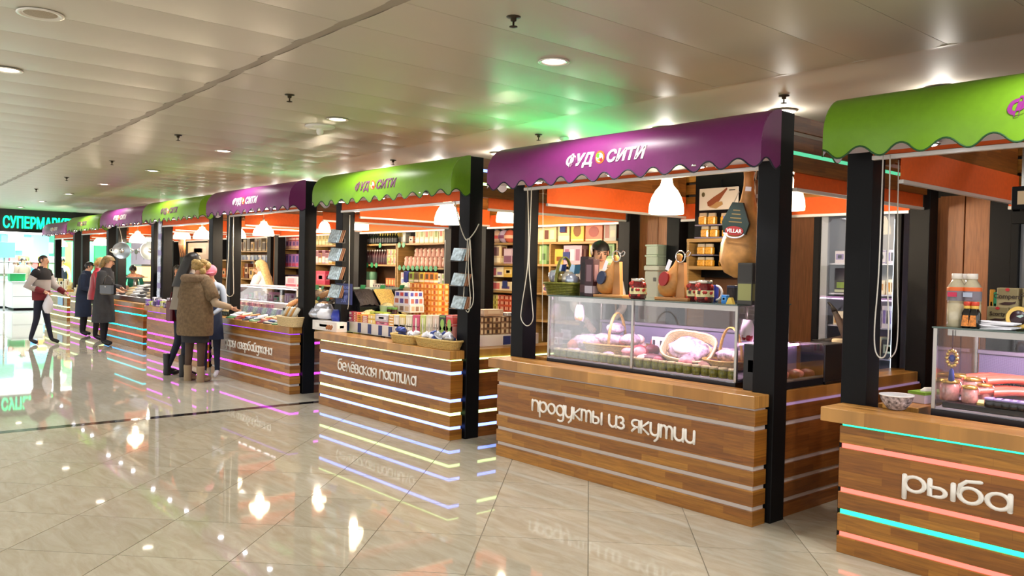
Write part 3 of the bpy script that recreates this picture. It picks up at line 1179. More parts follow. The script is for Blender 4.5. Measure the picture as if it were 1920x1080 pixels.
def mural(u0, u1, v0, v1, y, label, blobs):
    a, b_ = at(u0, v0, 1, y), at(u1, v1, 1, y)
    t = thing('sky_mural', label, 'mural', (a[0], y, 0))
    w_ = b_[0] - a[0]
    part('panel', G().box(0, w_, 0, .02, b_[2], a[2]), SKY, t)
    for xx in (.1 * w_, .8 * w_):
        part('leg', G().box(xx, xx + .04, .0, .02, 0, b_[2]), BLACK, t)
    part('base_band', G().box(0, w_, -.004, .02, b_[2] - .25, b_[2]), M('mural base', '7c8894', .6), t)
    for i, (fx, fz, s) in enumerate(blobs):
        zc = b_[2] + (a[2] - b_[2]) * fz
        g = G()
        for q in range(4):
            cx, cz, r = fx * w_ + (q - 1.5) * s * .45, zc + (q % 2) * s * .3, s * (.5 - .05 * q)
            g.prism([(max(0, min(w_, cx + r * math.cos(j * PI / 6))), cz + r * .8 * math.sin(j * PI / 6)) for j in range(12)], 1, -.003 - q * .0006, 0, 0)
        part('cloud', g, CLD, t)


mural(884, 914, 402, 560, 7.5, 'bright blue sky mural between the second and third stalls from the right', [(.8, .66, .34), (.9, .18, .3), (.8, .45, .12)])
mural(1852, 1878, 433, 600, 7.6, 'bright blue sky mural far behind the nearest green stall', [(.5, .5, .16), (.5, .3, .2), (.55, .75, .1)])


def glass_fridge(x0, x1, y, h, label):
    """tall glass door drinks fridge: black frame, lit inside, wire shelves with stock"""
    t = thing('glass_fridge', label, 'fridge', ((x0 + x1) / 2, y, 0))
    w_ = (x1 - x0) / 2
    fr = G()
    part('frame', G().rbox(-w_, w_, 0, .05, h - .1, h), BLACK, t)
    part('frame', G().rbox(-w_, w_, 0, .05, 0, .25), BLACK, t)
    part('frame', G().rbox(-w_, -w_ + .06, 0, .05, .25, h - .1), BLACK, t)
    part('frame', G().rbox(w_ - .06, w_, 0, .05, .25, h - .1), BLACK, t)
    part('cabinet', G().box(-w_, -w_ + .02, .05, .6, 0, h).box(w_ - .02, w_, .05, .6, 0, h).box(-w_, w_, .58, .6, 0, h).box(-w_, w_, .05, .6, h - .03, h).box(-w_, w_, .05, .6, .2, .25), M('fridge liner', 'b9bcc6', .4), t)
    part('door_glass', G().box(-w_ + .06, w_ - .06, .02, .028, .25, h - .1), glass('door pane', refl=1.4), t)
    part('door_seal', G().rbox(-w_ + .06, -w_ + .13, .03, .07, .25, h - .1), M('grey seal', 'a8acb6', .4), t)
    part('lamp_tube', G().box(w_ - .09, w_ - .06, .06, .09, .3, h - .15), M('cool tube', 'e8f4ff', .4, emit=3, emc='#dff0ff'), t)
    zs = [.3, .62, .92, 1.2, 1.5, 1.78]
    for z in zs:
        part('wire_shelf', G().box(-w_ + .03, w_ - .03, .09, .55, z - .012, z), M('shelf wire', 'b8bcd0', .4, metal=.4), t)
    return t, zs


fx = at(1527, 385, 1, 7.35)
FR1, fz_ = glass_fridge(fx[0], -3.28, 7.35, at(1600, 382, 1, 7.35)[2], 'tall glass door fridge with packed shelves behind the nearest purple stall')
fr_cols = [('d8cfae', 'b5563a', '7a8a4a'), ('cfc9d8', '7c6ab0', '3a3f4a'), ('e2d9c4', 'c08a3a', '6a4a2a'), ('3a4048', 'b8c4b0', '7a9a4a')]
rr = random.Random(11)
for zi, z in enumerate(fz_):
    x = fx[0] + .16
    k = 0
    while x < -3.42:
        w_ = .10 + .05 * rr.random()
        hh = .11 + .09 * rr.random()
        carton((x + w_ / 2, 7.52, z), w_ * .94, .12, hh, rr.choice(fr_cols), 'chilled pack in the tall glass door fridge', rr.randrange(5), 0, 'packs in the glass door fridge', 'chilled_pack')
        x += w_
        k += 1
# second fridge glimpsed at the right edge
ax = at(1890, 430, 1, 7.3)
FR0, fz0 = glass_fridge(ax[0] + .02, ax[0] + .95, 7.3, 2.2, 'glass door fridge at the right edge behind the fish stall')
for zi, z in enumerate(fz0):
    for k in range(6):
        carton((ax[0] + .17 + .12 * k, 7.47, z), .10, .12, .12 + .05 * rr.random(), rr.choice(fr_cols), 'chilled pack in the fridge at the right edge', rr.randrange(5), 0, 'packs in the right edge fridge', 'chilled_pack')
# ---------------------------------------------------------------- goods: helpers that stand things where the photo shows them
def on(u, v, y):
    """point on a vertical plane at distance y behind the fronts"""
    return at(u, v, 1, y)


def wid(u0, u1, v, y):
    return abs(at(u1, v, 1, y)[0] - at(u0, v, 1, y)[0])


def carton_px(u0, u1, v0, v1, y, d_, cols, label, style=0, group=None, zb=None, rot=0, name='carton', cat='box'):
    """carton whose front covers photo pixels u0..u1, v0..v1 when standing at plane y"""
    a, b_ = at(u0, (v0 + v1) / 2, 1, y), at(u1, (v0 + v1) / 2, 1, y)
    um = (u0 + u1) / 2
    z1 = at(um, v0, 1, y)[2]
    z0 = zb if zb is not None else at(um, v1, 1, y)[2]
    return carton(((a[0] + b_[0]) / 2, y + d_ / 2, z0), abs(b_[0] - a[0]) * .97, d_, max(.02, z1 - z0), cols, label, style, rot, group, name, cat)


# ================= second stall from the right: deli case =================
CASE_PINK = M('pink case tube', 'ffd9f2', .4, emit=8, emc='#ffc2ee')
FRAME_M = M('case frame', 'a8a29c', .25, metal=.8)
TRAY = M('case deck', 'b9b2bd', .35, metal=.4)
PERF = bpy.data.materials.new('perforated back')
PERF.use_nodes = True
_nt = PERF.node_tree
_tc, _mp, _ck = _nt.nodes.new('ShaderNodeTexCoord'), _nt.nodes.new('ShaderNodeMapping'), _nt.nodes.new('ShaderNodeTexVoronoi')
_mp.inputs['Scale'].default_value = (48, 48, 48)
_ck.inputs['Randomness'].default_value = 0
_cr = _nt.nodes.new('ShaderNodeValToRGB')
_cr.color_ramp.interpolation = 'CONSTANT'
_cr.color_ramp.elements[0].color = lin('#2c2638')
_cr.color_ramp.elements[1].position = .38
_cr.color_ramp.elements[1].color = lin('#8f86a6')
_nt.links.new(_tc.outputs['Object'], _mp.inputs[0])
_nt.links.new(_mp.outputs[0], _ck.inputs['Vector'])
_nt.links.new(_ck.outputs['Distance'], _cr.inputs[0])
_nt.links.new(_cr.outputs[0], _nt.nodes['Principled BSDF'].inputs['Base Color'])


DSL = .24      # the deck rises towards the back


def deli_case(x0, x1, y0, y1, z0, z1, label, mull=(), left_open=False, deckz=.03):
    t = thing('deli_case', label, 'display case', (0, 0, 0))
    part('base', G().rbox(x0 - .01, x1 + .01, y0 - .005, y1 + .02, z0 - .06, z0, .004), M('case base', '16151a', .3), t)
    part('deck', G().prism([(y0 + .01, z0), (y1 - .02, z0), (y1 - .02, z0 + .012 + DSL * (y1 - y0 - .10)), (y0 + .08, z0 + .012), (y0 + .01, z0 + .012)], 0, x0 + .01, x1 - .01), TRAY, t)
    for k, xx in enumerate([x0, x1] + list(mull)):
        part('frame_post', G().rbox(xx - .011, xx + .011, y0, y0 + .022, z0, z1, .002), FRAME_M, t)
    for xx in (x0, x1):
        part('frame_post', G().rbox(xx - .008, xx + .008, y1 - .016, y1, z0, z1, .002), FRAME_M, t)
    edges = sorted([x0, x1] + list(mull))
    for a, b_ in zip(edges, edges[1:]):
        part('front_pane', G().box(a + .012, b_ - .012, y0 + .005, y0 + .011, z0, z1 - .012), GLASS, t)
    for xx in (x0, x1):
        part('side_pane', G().box(xx - .003, xx + .003, y0 + .02, y1 - .016, z0, z1 - .012), GLASS, t)
    part('top_pane', G().rbox(x0 - .015, x1 + .015, y0 - .012, y1 + .01, z1 - .010, z1, .002), M('green glass top', '4a5a54', .08), t)
    part('lamp_tube', G().tube([(x0 + .06, y0 + .10, z1 - .035), (x1 - .06, y0 + .10, z1 - .035)], .012, 8), CASE_PINK, t)
    part('lamp_rail', G().box(x0 + .04, x1 - .04, y0 + .082, y0 + .118, z1 - .022, z1 - .010).box(x0 + .04, x1 - .04, y0 + .078, y0 + .082, z1 - .052, z1 - .010), FRAME_M, t)
    part('back_grille', G().box(x0 + .02, x1 - .02, y1 - .02, y1 - .012, z0 + .1, z0 + .30), PERF, t)
    part('back_ledge', G().rbox(x0 + .02, x1 - .02, y1 - .05, y1 - .005, z0 + .30, z0 + .325, .003), M('ledge', '8d8496', .3, metal=.5), t)
    for k in range(2):
        a = x0 + .02 + (x1 - x0 - .04) * k / 2
        part('sliding_door', G().box(a, a + (x1 - x0) / 2, y1 - .014 + .006 * k, y1 - .010 + .006 * k, z0 + .325, z1 - .012), glass('rear pane', 'd8d4da', 1.), t)
    return t


CX0, CX1, CY0, CY1, CZ0, CZ1 = -5.33, -3.40, 5.06, 5.75, .885, 1.44
deli_case(CX0, CX1, CY0, CY1, CZ0, CZ1, 'glass deli case with meats on the stall lettered in white', mull=(-4.365,))
for k in range(3):
    area = bpy.data.lights.new('case_tube_light', 'AREA')
    area.shape = 'RECTANGLE'
    area.size, area.size_y = .6, .03
    area.energy = 4.5
    area.color = (1, .72, .95)
    o = bpy.data.objects.new('case_tube_light', area)
    COL.objects.link(o)
    o.location = (CX0 + .33 + .64 * k, CY0 + .13, CZ1 - .05)
    o.rotation_euler = (.35, 0, 0)
# row of olive jars along the front pane
OL_G = M('olive brine', '6a6a08', .25, var=.5, scale=90)
OL_L = M('pale tin lid', 'b9a878', .3, metal=.4)
jm = (G().lathe([(.030, 0), (.036, .006), (.037, .03), (.036, .052), (.031, .060), (.031, .064)], 12).mesh('jar_body'), G().lathe([(.033, .060), (.034, .062), (.034, .074), (.031, .076)], 12).mesh('lid'))
olp = None
zj = CZ0 + .012
for k in range(24):
    x = CX0 + .06 + k * .0785
    if olp is None:
        olp = thing('olive_jar', 'small olive jar along the deli case front', 'jar', (x, CY0 + .06, zj), 0, 'olive jars along the front of the deli case')
        part('body', jm[0], OL_G, olp)
        part('lid', jm[1], OL_L, olp)
    else:
        dup(olp, (x, CY0 + .06 + .006 * (k % 3), zj))
MEAT = [M('dry cured meat', '8a2f38', .5, var=.4, scale=40, bump=.3), M('pink ham', 'd98a8a', .45, var=.25, scale=30), M('pale fat', 'e6cdc6', .45, var=.2, scale=50), M('dark salami', '5a1f28', .5, var=.3, scale=60)]
CELLO = M('cellophane wrap', 'b9a4b4', .12, var=.6, scale=34, bump=.8)


def lump(p, rx, ry, rz, mats, label, rot=0, seed=0, name='cured_meat', cat='meat', group=None):
    t = thing(name, label, cat, (p[0], p[1], p[2] + rz + (DSL * max(0, p[1] - 5.14) if p[2] < 1.2 and name != 'sausage' else 0)), rot, group)
    part('meat', G().ball((0, 0, 0), rx, ry, rz, 14, 9, 0, .16, seed), mats[0], t)
    if len(mats) > 1:
        part('cut_face', G().ball((rx * .62, -ry * .25, 0), rx * .42, ry * .86, rz * .86, 12, 7), mats[1], t)
    return t


zd = CZ0 + .012
def on_deck(u, y, dz=0):
    p = at(u, 600, 1, y)
    return (p[0], y, zd + dz)


# heap of wrapped meat in a handled basket, left bay
BK_M = M('golden wicker', 'b08a3c', .55, var=.3, scale=60)


def handled_basket(p, a, b_, h, hh, label, rot=0, mat=None):
    t = thing('basket', label, 'basket', p, rot)
    part('tray', basket_mesh(a, b_, h, 1.12), mat or BK_M, t)
    pts = [(0, b_ * 1.0 * math.cos(math.radians(q)), h * .6 + hh * math.sin(math.radians(q))) for q in range(0, 181, 12)]
    hd = part('handle', G().tube(pts, .014, 6, 0, False, True, .45), mat or BK_M, t)
    return t


bp_ = on_deck(1158, 5.40)
handled_basket((bp_[0], bp_[1], zd + .062), .26, .16, .07, .30, 'golden wicker basket with high handle in the left bay of the deli case', .25)
for k, (dx, dy, dz, rx, c) in enumerate([(-.15, 0, .06, .11, 2), (-.02, -.03, .07, .12, 1), (.13, .03, .07, .11, 2), (-.05, .03, .16, .11, 0)]):
    lump((bp_[0] + dx, bp_[1] + dy, zd + dz * .9), rx, .08, .05, [CELLO, MEAT[c]], ('wrapped ham piece lying at the left end of the high handled basket', 'wrapped pink ham piece in the middle of the high handled basket', 'pale wrapped ham piece at the right end of the high handled basket', 'dark red wrapped piece on top in the high handled basket')[k], k * .8, k)
bp2 = on_deck(1372, 5.36)
handled_basket((bp2[0], bp2[1], zd + .05), .17, .15, .06, .27, 'golden wicker basket with handle at the right end of the deli case', 1.2)
lump((bp2[0], bp2[1] - .02, zd + .05), .1, .08, .05, [CELLO, MEAT[2]], 'pale wrapped piece in the basket at the right end of the case', .4, 9)
lump(on_deck(1105, 5.35), .16, .09, .075, [CELLO, MEAT[1]], 'big shrink wrapped ham left of the high handled basket', .5, 21)
lump(on_deck(1075, 5.25), .06, .05, .06, [M('brown red pudding', 'a5573c', .5, var=.2), M('pudding fold', '8a4230', .5)], 'brown fluted terrine at the left of the deli case', .1, 5)
lump(on_deck(1200, 5.30), .10, .075, .06, [MEAT[0], MEAT[1]], 'cut ham showing a pink face beside the steel mullion', -.5, 12)
lump(on_deck(1228, 5.22), .15, .06, .045, [MEAT[3], MEAT[0]], 'dark salami lying across the middle of the deli case', -.25, 13)
lump(on_deck(1262, 5.18), .11, .055, .03, [CELLO, MEAT[3]], 'flat wrapped salami packet in the middle of the deli case', .3, 14)
lump(on_deck(1325, 5.22), .10, .05, .04, [M('brown jerky', '7a5238', .6, var=.3)], 'brown dried sausage near the right end of the deli case', -.6, 15)
_mw = ['dark red', 'rosy', 'pale', 'plum']
for k in range(20):
    r_ = random.Random(300 + k)
    x = CX0 + .16 + (CX1 - CX0 - .3) * ((k * 7) % 20) / 20
    y = CY0 + .17 + .085 * (k % 5)
    lump((x, y, zd), .06 + .04 * r_.random(), .045 + .025 * r_.random(), .03 + .03 * r_.random(), [MEAT[k % 4]] if k % 3 else [CELLO, MEAT[k % 4]],
         ('small %s piece of cured meat on the deli case floor' % _mw[k % 4]) if k % 3 else 'small wrapped %s piece on the floor of the deli case' % _mw[k % 4], r_.random() * 3, 40 + k, 'cured_meat', 'meat', 'small meats in the deli case')
for k, (u, y, v0, v1, w_) in enumerate([(1060, 5.45, 618, 640, 18), (1100, 5.6, 625, 645, 22), (1195, 5.55, 640, 655, 20), (1290, 5.6, 655, 672, 22), (1215, 5.2, 668, 682, 14)]):
    carton_px(u - w_ / 2, u + w_ / 2, v0, v1, y, .02, ('ece6f0', '5a4a8a', 'c9c0d8'), '%s small white price card among the meats, counted from the left' % ('first', 'second', 'fourth', 'fifth', 'third')[k], 1, zb=zd + DSL * (y - 5.14), name='price_card', cat='price card')
# open tray basket lying tilted, with wrapped slices
tb = on_deck(1295, 5.36)
t = thing('tilted_basket', 'tilted pale basket with cellophane wrapped slices in the right bay', 'basket', (tb[0], tb[1], zd + .13), (.75, .1, .3))
part('tray', basket_mesh(.19, .14, .08, 1.1), M('pale wicker', 'cdb98c', .55, var=.2, scale=60), t)
part('wrap', G().ball((0, 0, .05), .17, .12, .05, 14, 7, 0, .25, 4), CELLO, t)
part('slices', G().ball((-.03, -.02, .085), .1, .07, .022, 12, 5, 0, .2, 6), M('white fat slices', 'efe6ee', .4, var=.15, scale=40), t)
# price cards and boxes inside
for k, (u, v0, v1, wpx, c, lb) in enumerate([(1233, 640, 676, 24, ('f1e9f2', '2a2430', 'c9c0d0'), 'white price card standing by the cut ham'), (1268, 655, 684, 34, ('d8a89c', 'e8c6bc', 'b07a70'), 'salmon pink carton standing in the right bay'),
                                             (1345, 660, 690, 30, ('e8cfd0', 'f2e2e4', 'c79aa0'), 'pale pink carton at the right end of the deli case'), (1043, 632, 662, 10, ('7a2238', 'e8d8e0', '38203a'), 'tall dark red pack at the left end of the deli case')]):
    carton_px(u - wpx / 2, u + wpx / 2, v0 - 8, v1, 5.5 if k != 3 else 5.3, .05, c, lb, 3 if k == 0 else 0, zb=zd + (.085 if k != 3 else .036))
# hanging pouches
def hang_pouch(u, vt, v0, v1, y, mt, mb, label):
    a, b_ = at(u, v0, 1, y), at(u, v1, 1, y)
    h_ = a[2] - b_[2]
    t = thing('hanging_pouch', label, 'pouch', (a[0], y, b_[2]))
    part('netting', pouch_mesh(h_ * .62, h_ * .5, h_, 3), mt, t)
    part('contents', G().ball((-h_ * .1, -.01, h_ * .22), h_ * .2, h_ * .2, h_ * .2, 8, 5, 0, .2, 1).ball((h_ * .14, -.01, h_ * .2), h_ * .19, h_ * .2, h_ * .19, 8, 5, 0, .2, 2), mb, t)
    part('string', G().tube([(0, 0, h_ * .97), (0, 0, CZ1 - .02 - b_[2])], .003, 4), CORD, t)


hang_pouch(1087, 565, 572, 602, 5.30, M('lilac tulle', 'cbb6cc', .5), M('orange sweets', 'd58a3e', .4), 'lilac and orange gift pouch hanging at the left of the deli case')
hang_pouch(1402, 580, 600, 640, 5.20, M('white tulle', 'e9d8e2', .5), M('red berries', '9a1730', .35), 'white pouch of red berries hanging at the right end')

# ---- on top of the case
ZT = CZ1
# olive basket with gifts
bp3 = at(1057, 540, 1, 5.30)
t = thing('gift_basket', 'olive green woven basket with an upright handle, filled with silver wrapped gifts', 'basket', (bp3[0], 5.30, ZT))
OLV = M('olive cane', '6b6a22', .5, var=.35, scale=40)
part('tray', basket_mesh(.155, .10, .10, 1.22, 20, 7), OLV, t)
part('handle', G().tube([(0, .105 * math.cos(math.radians(q)), .06 + .28 * math.sin(math.radians(q))) for q in range(0, 181, 12)], .022, 6, 0, False, True, .3), OLV, t)
for k, (dx, dz, c) in enumerate([(-.09, .16, 'c9ccd6'), (.08, .15, 'd9d2c2'), (0, .15, '8f7a4a'), (.12, .13, 'b9c4d6'), (-.04, .13, 'a9a9b4')]):
    part('wrapped_gift', G().ball((dx, -.02, dz), .07, .07, .06, 9, 6, 0, .3, k), M('foil ' + c, c, .18, metal=.5, bump=.5, scale=30), t)
for k, (dx, m, ry) in enumerate([(-.10, 'e3e9f2', .15), (-.05, '1e3a78', -.1), (.06, 'b9d8ee', .2), (.13, '2a5a70', -.1)]):
    g = G().box(-.035, .035, 0, .004, 0, .085)
    part('gift_card', g, colm(m), t, loc=(dx, .03, .19), rot=(-.25, ry, 0))
for u, c, h0, lb in ((1095, ('2a1418', '5a3a3a', '17090c'), 481, 'taller dark brown bottle box right of the olive basket'), (1104, ('3a1a20', 'b9aab0', '7a5a60'), 486, 'dark maroon bottle box with pale base beside the olive basket')):
    carton_px(u - 8, u + 8, h0, 553, 5.28 if u < 1100 else 5.18, .08, c, lb, 1, zb=ZT)

# ham stands
HAM = M('cured ham skin', 'bf8747', .45, var=.3, scale=12, bump=.3)
HAMD = M('dark ham skin', '6a4528', .5, var=.35, scale=10, bump=.4)
STAND = M('ham stand wood', 'a8743f', .45, var=.12, scale=8)


def ham_mesh(L, seed=0, wx=.46, wy=.66):
    """leg of ham along +z, hoof end on top: broad flattened thigh, thin shank"""
    rings = []
    prof = [(0, .05, .03), (.04, .34, .2), (.14, .52, .30), (.3, .56, .32), (.45, .46, .28), (.6, .30, .2), (.72, .19, .14), (.84, .13, .11), (.92, .12, .11), (.97, .14, .12), (1, .08, .07)]
    r = random.Random(seed)
    for t_, a, b_ in prof:
        cx = .1 * math.sin(t_ * 3) * L * .35
        rings.append([(cx + a * L * wx * math.cos(2 * PI * i / 14) * (1 + .06 * (r.random() - .5)), b_ * L * wy * math.sin(2 * PI * i / 14), t_ * L) for i in range(14)])
    return G().loft(rings).mesh('ham')


def ham_stand(ub, y, x_ham_u, label_s, label_h, hl, tilt, flip=1):
    p = at(ub, 553, 1, y)
    t = thing('ham_stand', label_s, 'ham stand', (p[0], y, ZT))
    part('base', G().rbox(-.16, .17, -.09, .09, 0, .022, .004), STAND, t)
    part('upright', G().prism([(.0, .022), (.085, .022), (.07, .30), (.02, .30)], 1, -.02, .02), STAND, t)
    part('clamp_ring', G().tube([(.045 + .045 * math.cos(q), -.03, .345 + .045 * math.sin(q)) for q in np.linspace(0, 2 * PI, 18)[:-1]], .006, 6, 0, True), CHROME, t)
    part('thumb_screw', G().tube([(.085, -.03, .36), (.13, -.04, .39), (.15, -.04, .375), (.135, -.04, .35), (.095, -.03, .345)], .005, 5), CHROME, t)
    h = thing('cured_ham', label_h, 'ham', (p[0] - .13, y + .005, ZT + .025), (0, tilt, 0))
    part('leg', ham_mesh(hl, int(ub)), HAM, h)
    part('tag', G().box(-.018, .018, -.095, -.092, hl * .62, hl * .85), M('white tag', 'e8e4ea', .5), h)
    part('seal', G().prism([(.045 * math.cos(q * PI / 6), hl * .42 + .06 * math.sin(q * PI / 6)) for q in range(12)], 1, -.10, -.08), M('dark red label', '9a2220', .5) if flip > 0 else M('navy label', '1d2a48', .5), h)
    return t


ham_stand(1151, 5.26, 1140, 'wooden ham stand with steel ring in front of the seller', 'small cured ham on the stand in front of the seller', .36, .42, -1)
ham_stand(1270, 5.30, 1258, 'wooden ham stand in the middle of the deli case top', 'golden cured ham with red seal on the middle stand', .37, .40, 1)
# cherry jars
CH_G = M('cherry syrup glass', '5a0f14', .08, coat=1., var=.3, scale=50)
CH_F = M('cherries', 'a8281e', .25, var=.4, scale=60)
for u, y, lb, s in ((1196, 5.16, 'big jar of red cherries with cream label, left of the middle ham stand', 1.), (1303, 5.3, 'jar of red cherries half hidden behind another one', .95), (1321, 5.16, 'big jar of red cherries with cream label, beside the white handled mug', 1.)):
    p = at(u, 555, 1, y)
    t = thing('cherry_jar', lb, 'jar', (p[0], y, ZT), 0, None, s)
    a, b_, c, d = jar_meshes(.068, .165)
    part('jar_glass', a, CH_G, t)
    part('fruit', d, CH_F, t, scale=1.07)
    part('lid', b_, M('silver lid', 'd9d2c6', .2, metal=.8), t)
    part('label', c, M('cream label', 'cfc48e', .5), t)
    part('label_print', G().box(-.012, .012, -.0735, -.0715, .062, .085), M('dark brown print', '3a2a1c', .5), t)
p = at(1340, 552, 1, 5.36)
t = thing('mug', 'blue mug with a white handle behind the cherry jar', 'mug', (p[0] - .03, 5.36, ZT))
part('cup', G().lathe([(.05, 0), (.055, .01), (.056, .125), (.052, .128), (.05, .02)], 16), M('cobalt glaze', '27348a', .2), t)
part('handle', G().tube([(.05 + .05 * math.sin(q) * 1.05, -.01, .07 - .055 * math.cos(q)) for q in np.linspace(0, PI, 10)], .009, 6), M('white glaze', 'e9e6e2', .2), t)
carton_px(1352, 1362, 553, 566, 5.2, .04, ('2f7fd0', '5aa0e0', '1d5aa0'), 'small blue box by the mug', 0, zb=ZT)
g = G().prism([(-.03, 0), (.03, 0), (.012, .045), (-.008, .045)], 1, -.015, .015)
p = at(1370, 560, 1, 5.15)
tag(ob('cheese_wedge', g, colm('d8b64a'), None, (p[0], 5.15, ZT)), 'small yellow wedge shaped box on the case top', 'box')
carton_px(1362, 1378, 535, 562, 5.34, .06, ('1a1a24', '3a4a70', '2a2a34'), 'black box behind the yellow wedge', 4, zb=ZT)
carton_px(1382, 1411, 493, 568, 5.12, .10, ('33302a', '8a8a52', '26231f'), 'tall dark noodle box with a yellow picture at the right end of the case top', 5, zb=ZT)
# big hanging hams
def hanging_ham(u, v0, v1, y, L, label, big=True):
    a = at(u, v0, 1, y)
    t = thing('hanging_ham', label, 'ham', (a[0], y, at(u, v1, 1, y)[2]), (0, .10 if big else .03, .15))
    part('leg', ham_mesh(L, int(u), .36, .44), HAM if big else HAMD, t)
    part('rope', G().tube([(0, 0, L * .93), (-.02, 0, L * 1.02), (0, 0, 2.62 - at(u, v1, 1, y)[2])], .006, 5), CORD, t)
    part('white_tag', G().box(.03, .075, -.08, -.077, L * .79, L * .83), M('white tag', 'e8e4ea', .5), t)
    if big:
        s = part('green_label', G().prism([(-.075, L * .40), (.095, L * .40), (.115, L * .5), (.05, L * .68), (-.03, L * .68), (-.095, L * .5)], 1, -.135, -.11), M('dark green label', '15291f', .5), t)
        part('red_oval', G().prism([(.01 + .072 * math.cos(q * PI / 8), L * .425 + .034 * math.sin(q * PI / 8)) for q in range(16)], 1, -.138, -.13), M('dark red label', '9a2220', .5), s)
        part('white_band', G().tube([(.01 + .085 * math.cos(q), -.138, L * .425 + .05 * math.sin(q)) for q in np.linspace(PI * 1.12, PI * 1.88, 9)], .006, 5), M('white tag', 'e8e4ea', .5), s)
        me = text_mesh('VILLAR', .038, .0, .001, .0008, 'CENTER')
        part('lettering', me, M('white print', 'e9e4dc', .5), s, loc=(.01, -.1395, L * .425 - .013), rot=(PI / 2, 0, 0))
        for q in range(4):
            part('print_line', G().box(-.04 + .008 * q, .06 - .008 * q, -.1365, -.134, L * (.5 + .035 * q), L * (.51 + .035 * q)), M('ochre print', '7a6232', .5), s)
        part('ribbon', G().tube([(-.11, -.10, L * .47), (-.05, -.125, L * .6), (-.01, -.09, L * .78)], .004, 4), CORD, t)
        part('blue_tag', G().box(-.105, -.07, -.1, -.097, L * .46, L * .55), colm('3a64a8'), t)
    return t


hanging_ham(1384, 345, 521, 5.24, .80, 'big brown ham hanging by its shank with a green and red label')
hanging_ham(1416, 360, 505, 5.38, .66, 'second darker ham hanging half behind the black corner post', False)
# poster and wire shelf with pasta packs
PYB = 7.0
a, b_ = at(1311, 374, 1, PYB), at(1383, 374, 1, PYB)
zt, zb_ = at(1347, 352, 1, PYB)[2], at(1347, 393, 1, PYB)[2]
t = thing('ham_poster', 'white poster with a picture of a ham above the pasta packs', 'poster', ((a[0] + b_[0]) / 2, PYB, zb_))
w_ = (b_[0] - a[0]) / 2
h_ = zt - zb_
part('board', G().rbox(-w_, w_, 0, .02, 0, h_, .003), M('poster board', 'd9cfc4', .5), t)
part('picture', G().prism([(-.12, .04), (-.06, .03), (.02, .09), (.06, .14), (.11, .20), (.10, .215), (.03, .17), (-.05, .13), (-.13, .08)], 1, -.002, .001), M('ham print', '8a4a2c', .5), t)
part('picture', G().prism([(-.11, .03), (-.02, .01), (.06, .05), (.05, .08), (-.01, .08), (-.06, .05)], 1, -.0025, .001), M('pale print', 'b08a58', .5), t)
part('mark', G().prism([(-w_ + .05 + .02 * math.cos(q * PI / 4), h_ - .06 + .025 * math.sin(q * PI / 4)) for q in range(8)], 1, -.002, .001), M('olive print', '5a5232', .5), t)
part('mark', G().box(w_ - .1, w_ - .03, -.002, .001, h_ - .035, h_ - .025), M('dark brown print', '3a2a1c', .5), t)
part('hanger', G().box(-w_ + .02, w_ - .02, .02, .04, h_ - .05, h_ + .0), BLACK, t)
part('hanger', G().box(-.02, .02, .02, .05, h_ - .05, 2.6 - zb_), BLACK, t)
pw = thing('wire_rack', 'black rack with two ledges of yellow pasta packs over the oak cabinet', 'rack', (0, 0, 0))
x0, x1 = at(1303, 410, 1, PYB)[0], at(1420, 410, 1, PYB)[0]
part('back_panel', G().box(x0 - .09, x1 + .25, PYB + .12, PYB + .14, 1.62, 2.74), BLACK, pw)
zl = [at(1350, 420, 1, PYB)[2], at(1350, 444, 1, PYB)[2]]
for z in zl:
    part('ledge', G().box(x0, x1, PYB, PYB + .12, z - .012, z), M('ledge', '6d6455', .4), pw)
PASTA = M('pasta seen through film', 'd59a2c', .25, var=.35, scale=70, coat=.5)


def pasta(u, v0, v1, wpx, y, zb, label):
    a = at(u, v1, 1, y)
    h_ = at(u, v0, 1, y)[2] - zb
    w_ = wid(u - wpx / 2, u + wpx / 2, v1, y)
    t = thing('pasta_pack', label, 'pasta pack', (a[0], y + .04, zb), 0, 'yellow pasta packs behind the deli case')
    part('bag', G().rbox(-w_ / 2, w_ / 2, -.03, .03, 0, h_ * .72, .012), PASTA, t)
    part('clear_top', G().prism([(-w_ * .46, h_ * .70), (w_ * .46, h_ * .70), (w_ * .42, h_), (-w_ * .42, h_)], 1, -.012, .012), M('film top', 'b3a58c', .2), t)


for u in (1314, 1331, 1355, 1372):
    pasta(u, 399, 419, 14, PYB, zl[0], 'yellow pasta pack on the upper ledge beneath the ham poster')
for u in (1318, 1335, 1358):
    pasta(u, 424, 443, 14, PYB, zl[1], 'yellow pasta pack on the lower ledge above the oak cabinet')
# oak cabinet
CY_ = 6.9
cx0, cx1 = at(1287, 470, 1, CY_)[0], at(1430, 470, 1, CY_)[0]
ct, cb = at(1340, 447, 1, CY_)[2], at(1340, 506, 1, CY_)[2]
t = thing('oak_cabinet', 'open light oak cabinet with pasta packs behind the middle ham stand', 'cabinet', (cx0, CY_, 0))
wc = cx1 - cx0
part('side_panel', G().rbox(0, .03, 0, .3, 0, ct), WOODL, t)
part('side_panel', G().rbox(wc - .03, wc, 0, .3, 0, ct), WOODL, t)
part('shelf', G().rbox(0, wc, -.004, .3, ct - .035, ct), WOODL, t)
part('shelf', G().rbox(.03, wc - .03, -.004, .3, cb, cb + .035), WOODL, t)
part('back_panel', G().box(.03, wc - .03, .28, .3, .86, ct - .035), M('shelf back', '5a3a22', .7), t)
part('counter_front', G().box(.03, wc - .03, .25, .27, .1, .86), WOODW, t)
mid = at(1340, 477, 1, CY_ + .02)[2]
part('ledge', G().box(.05, .31, .02, .26, mid - .012, mid), M('ledge', '6d6455', .4), t)
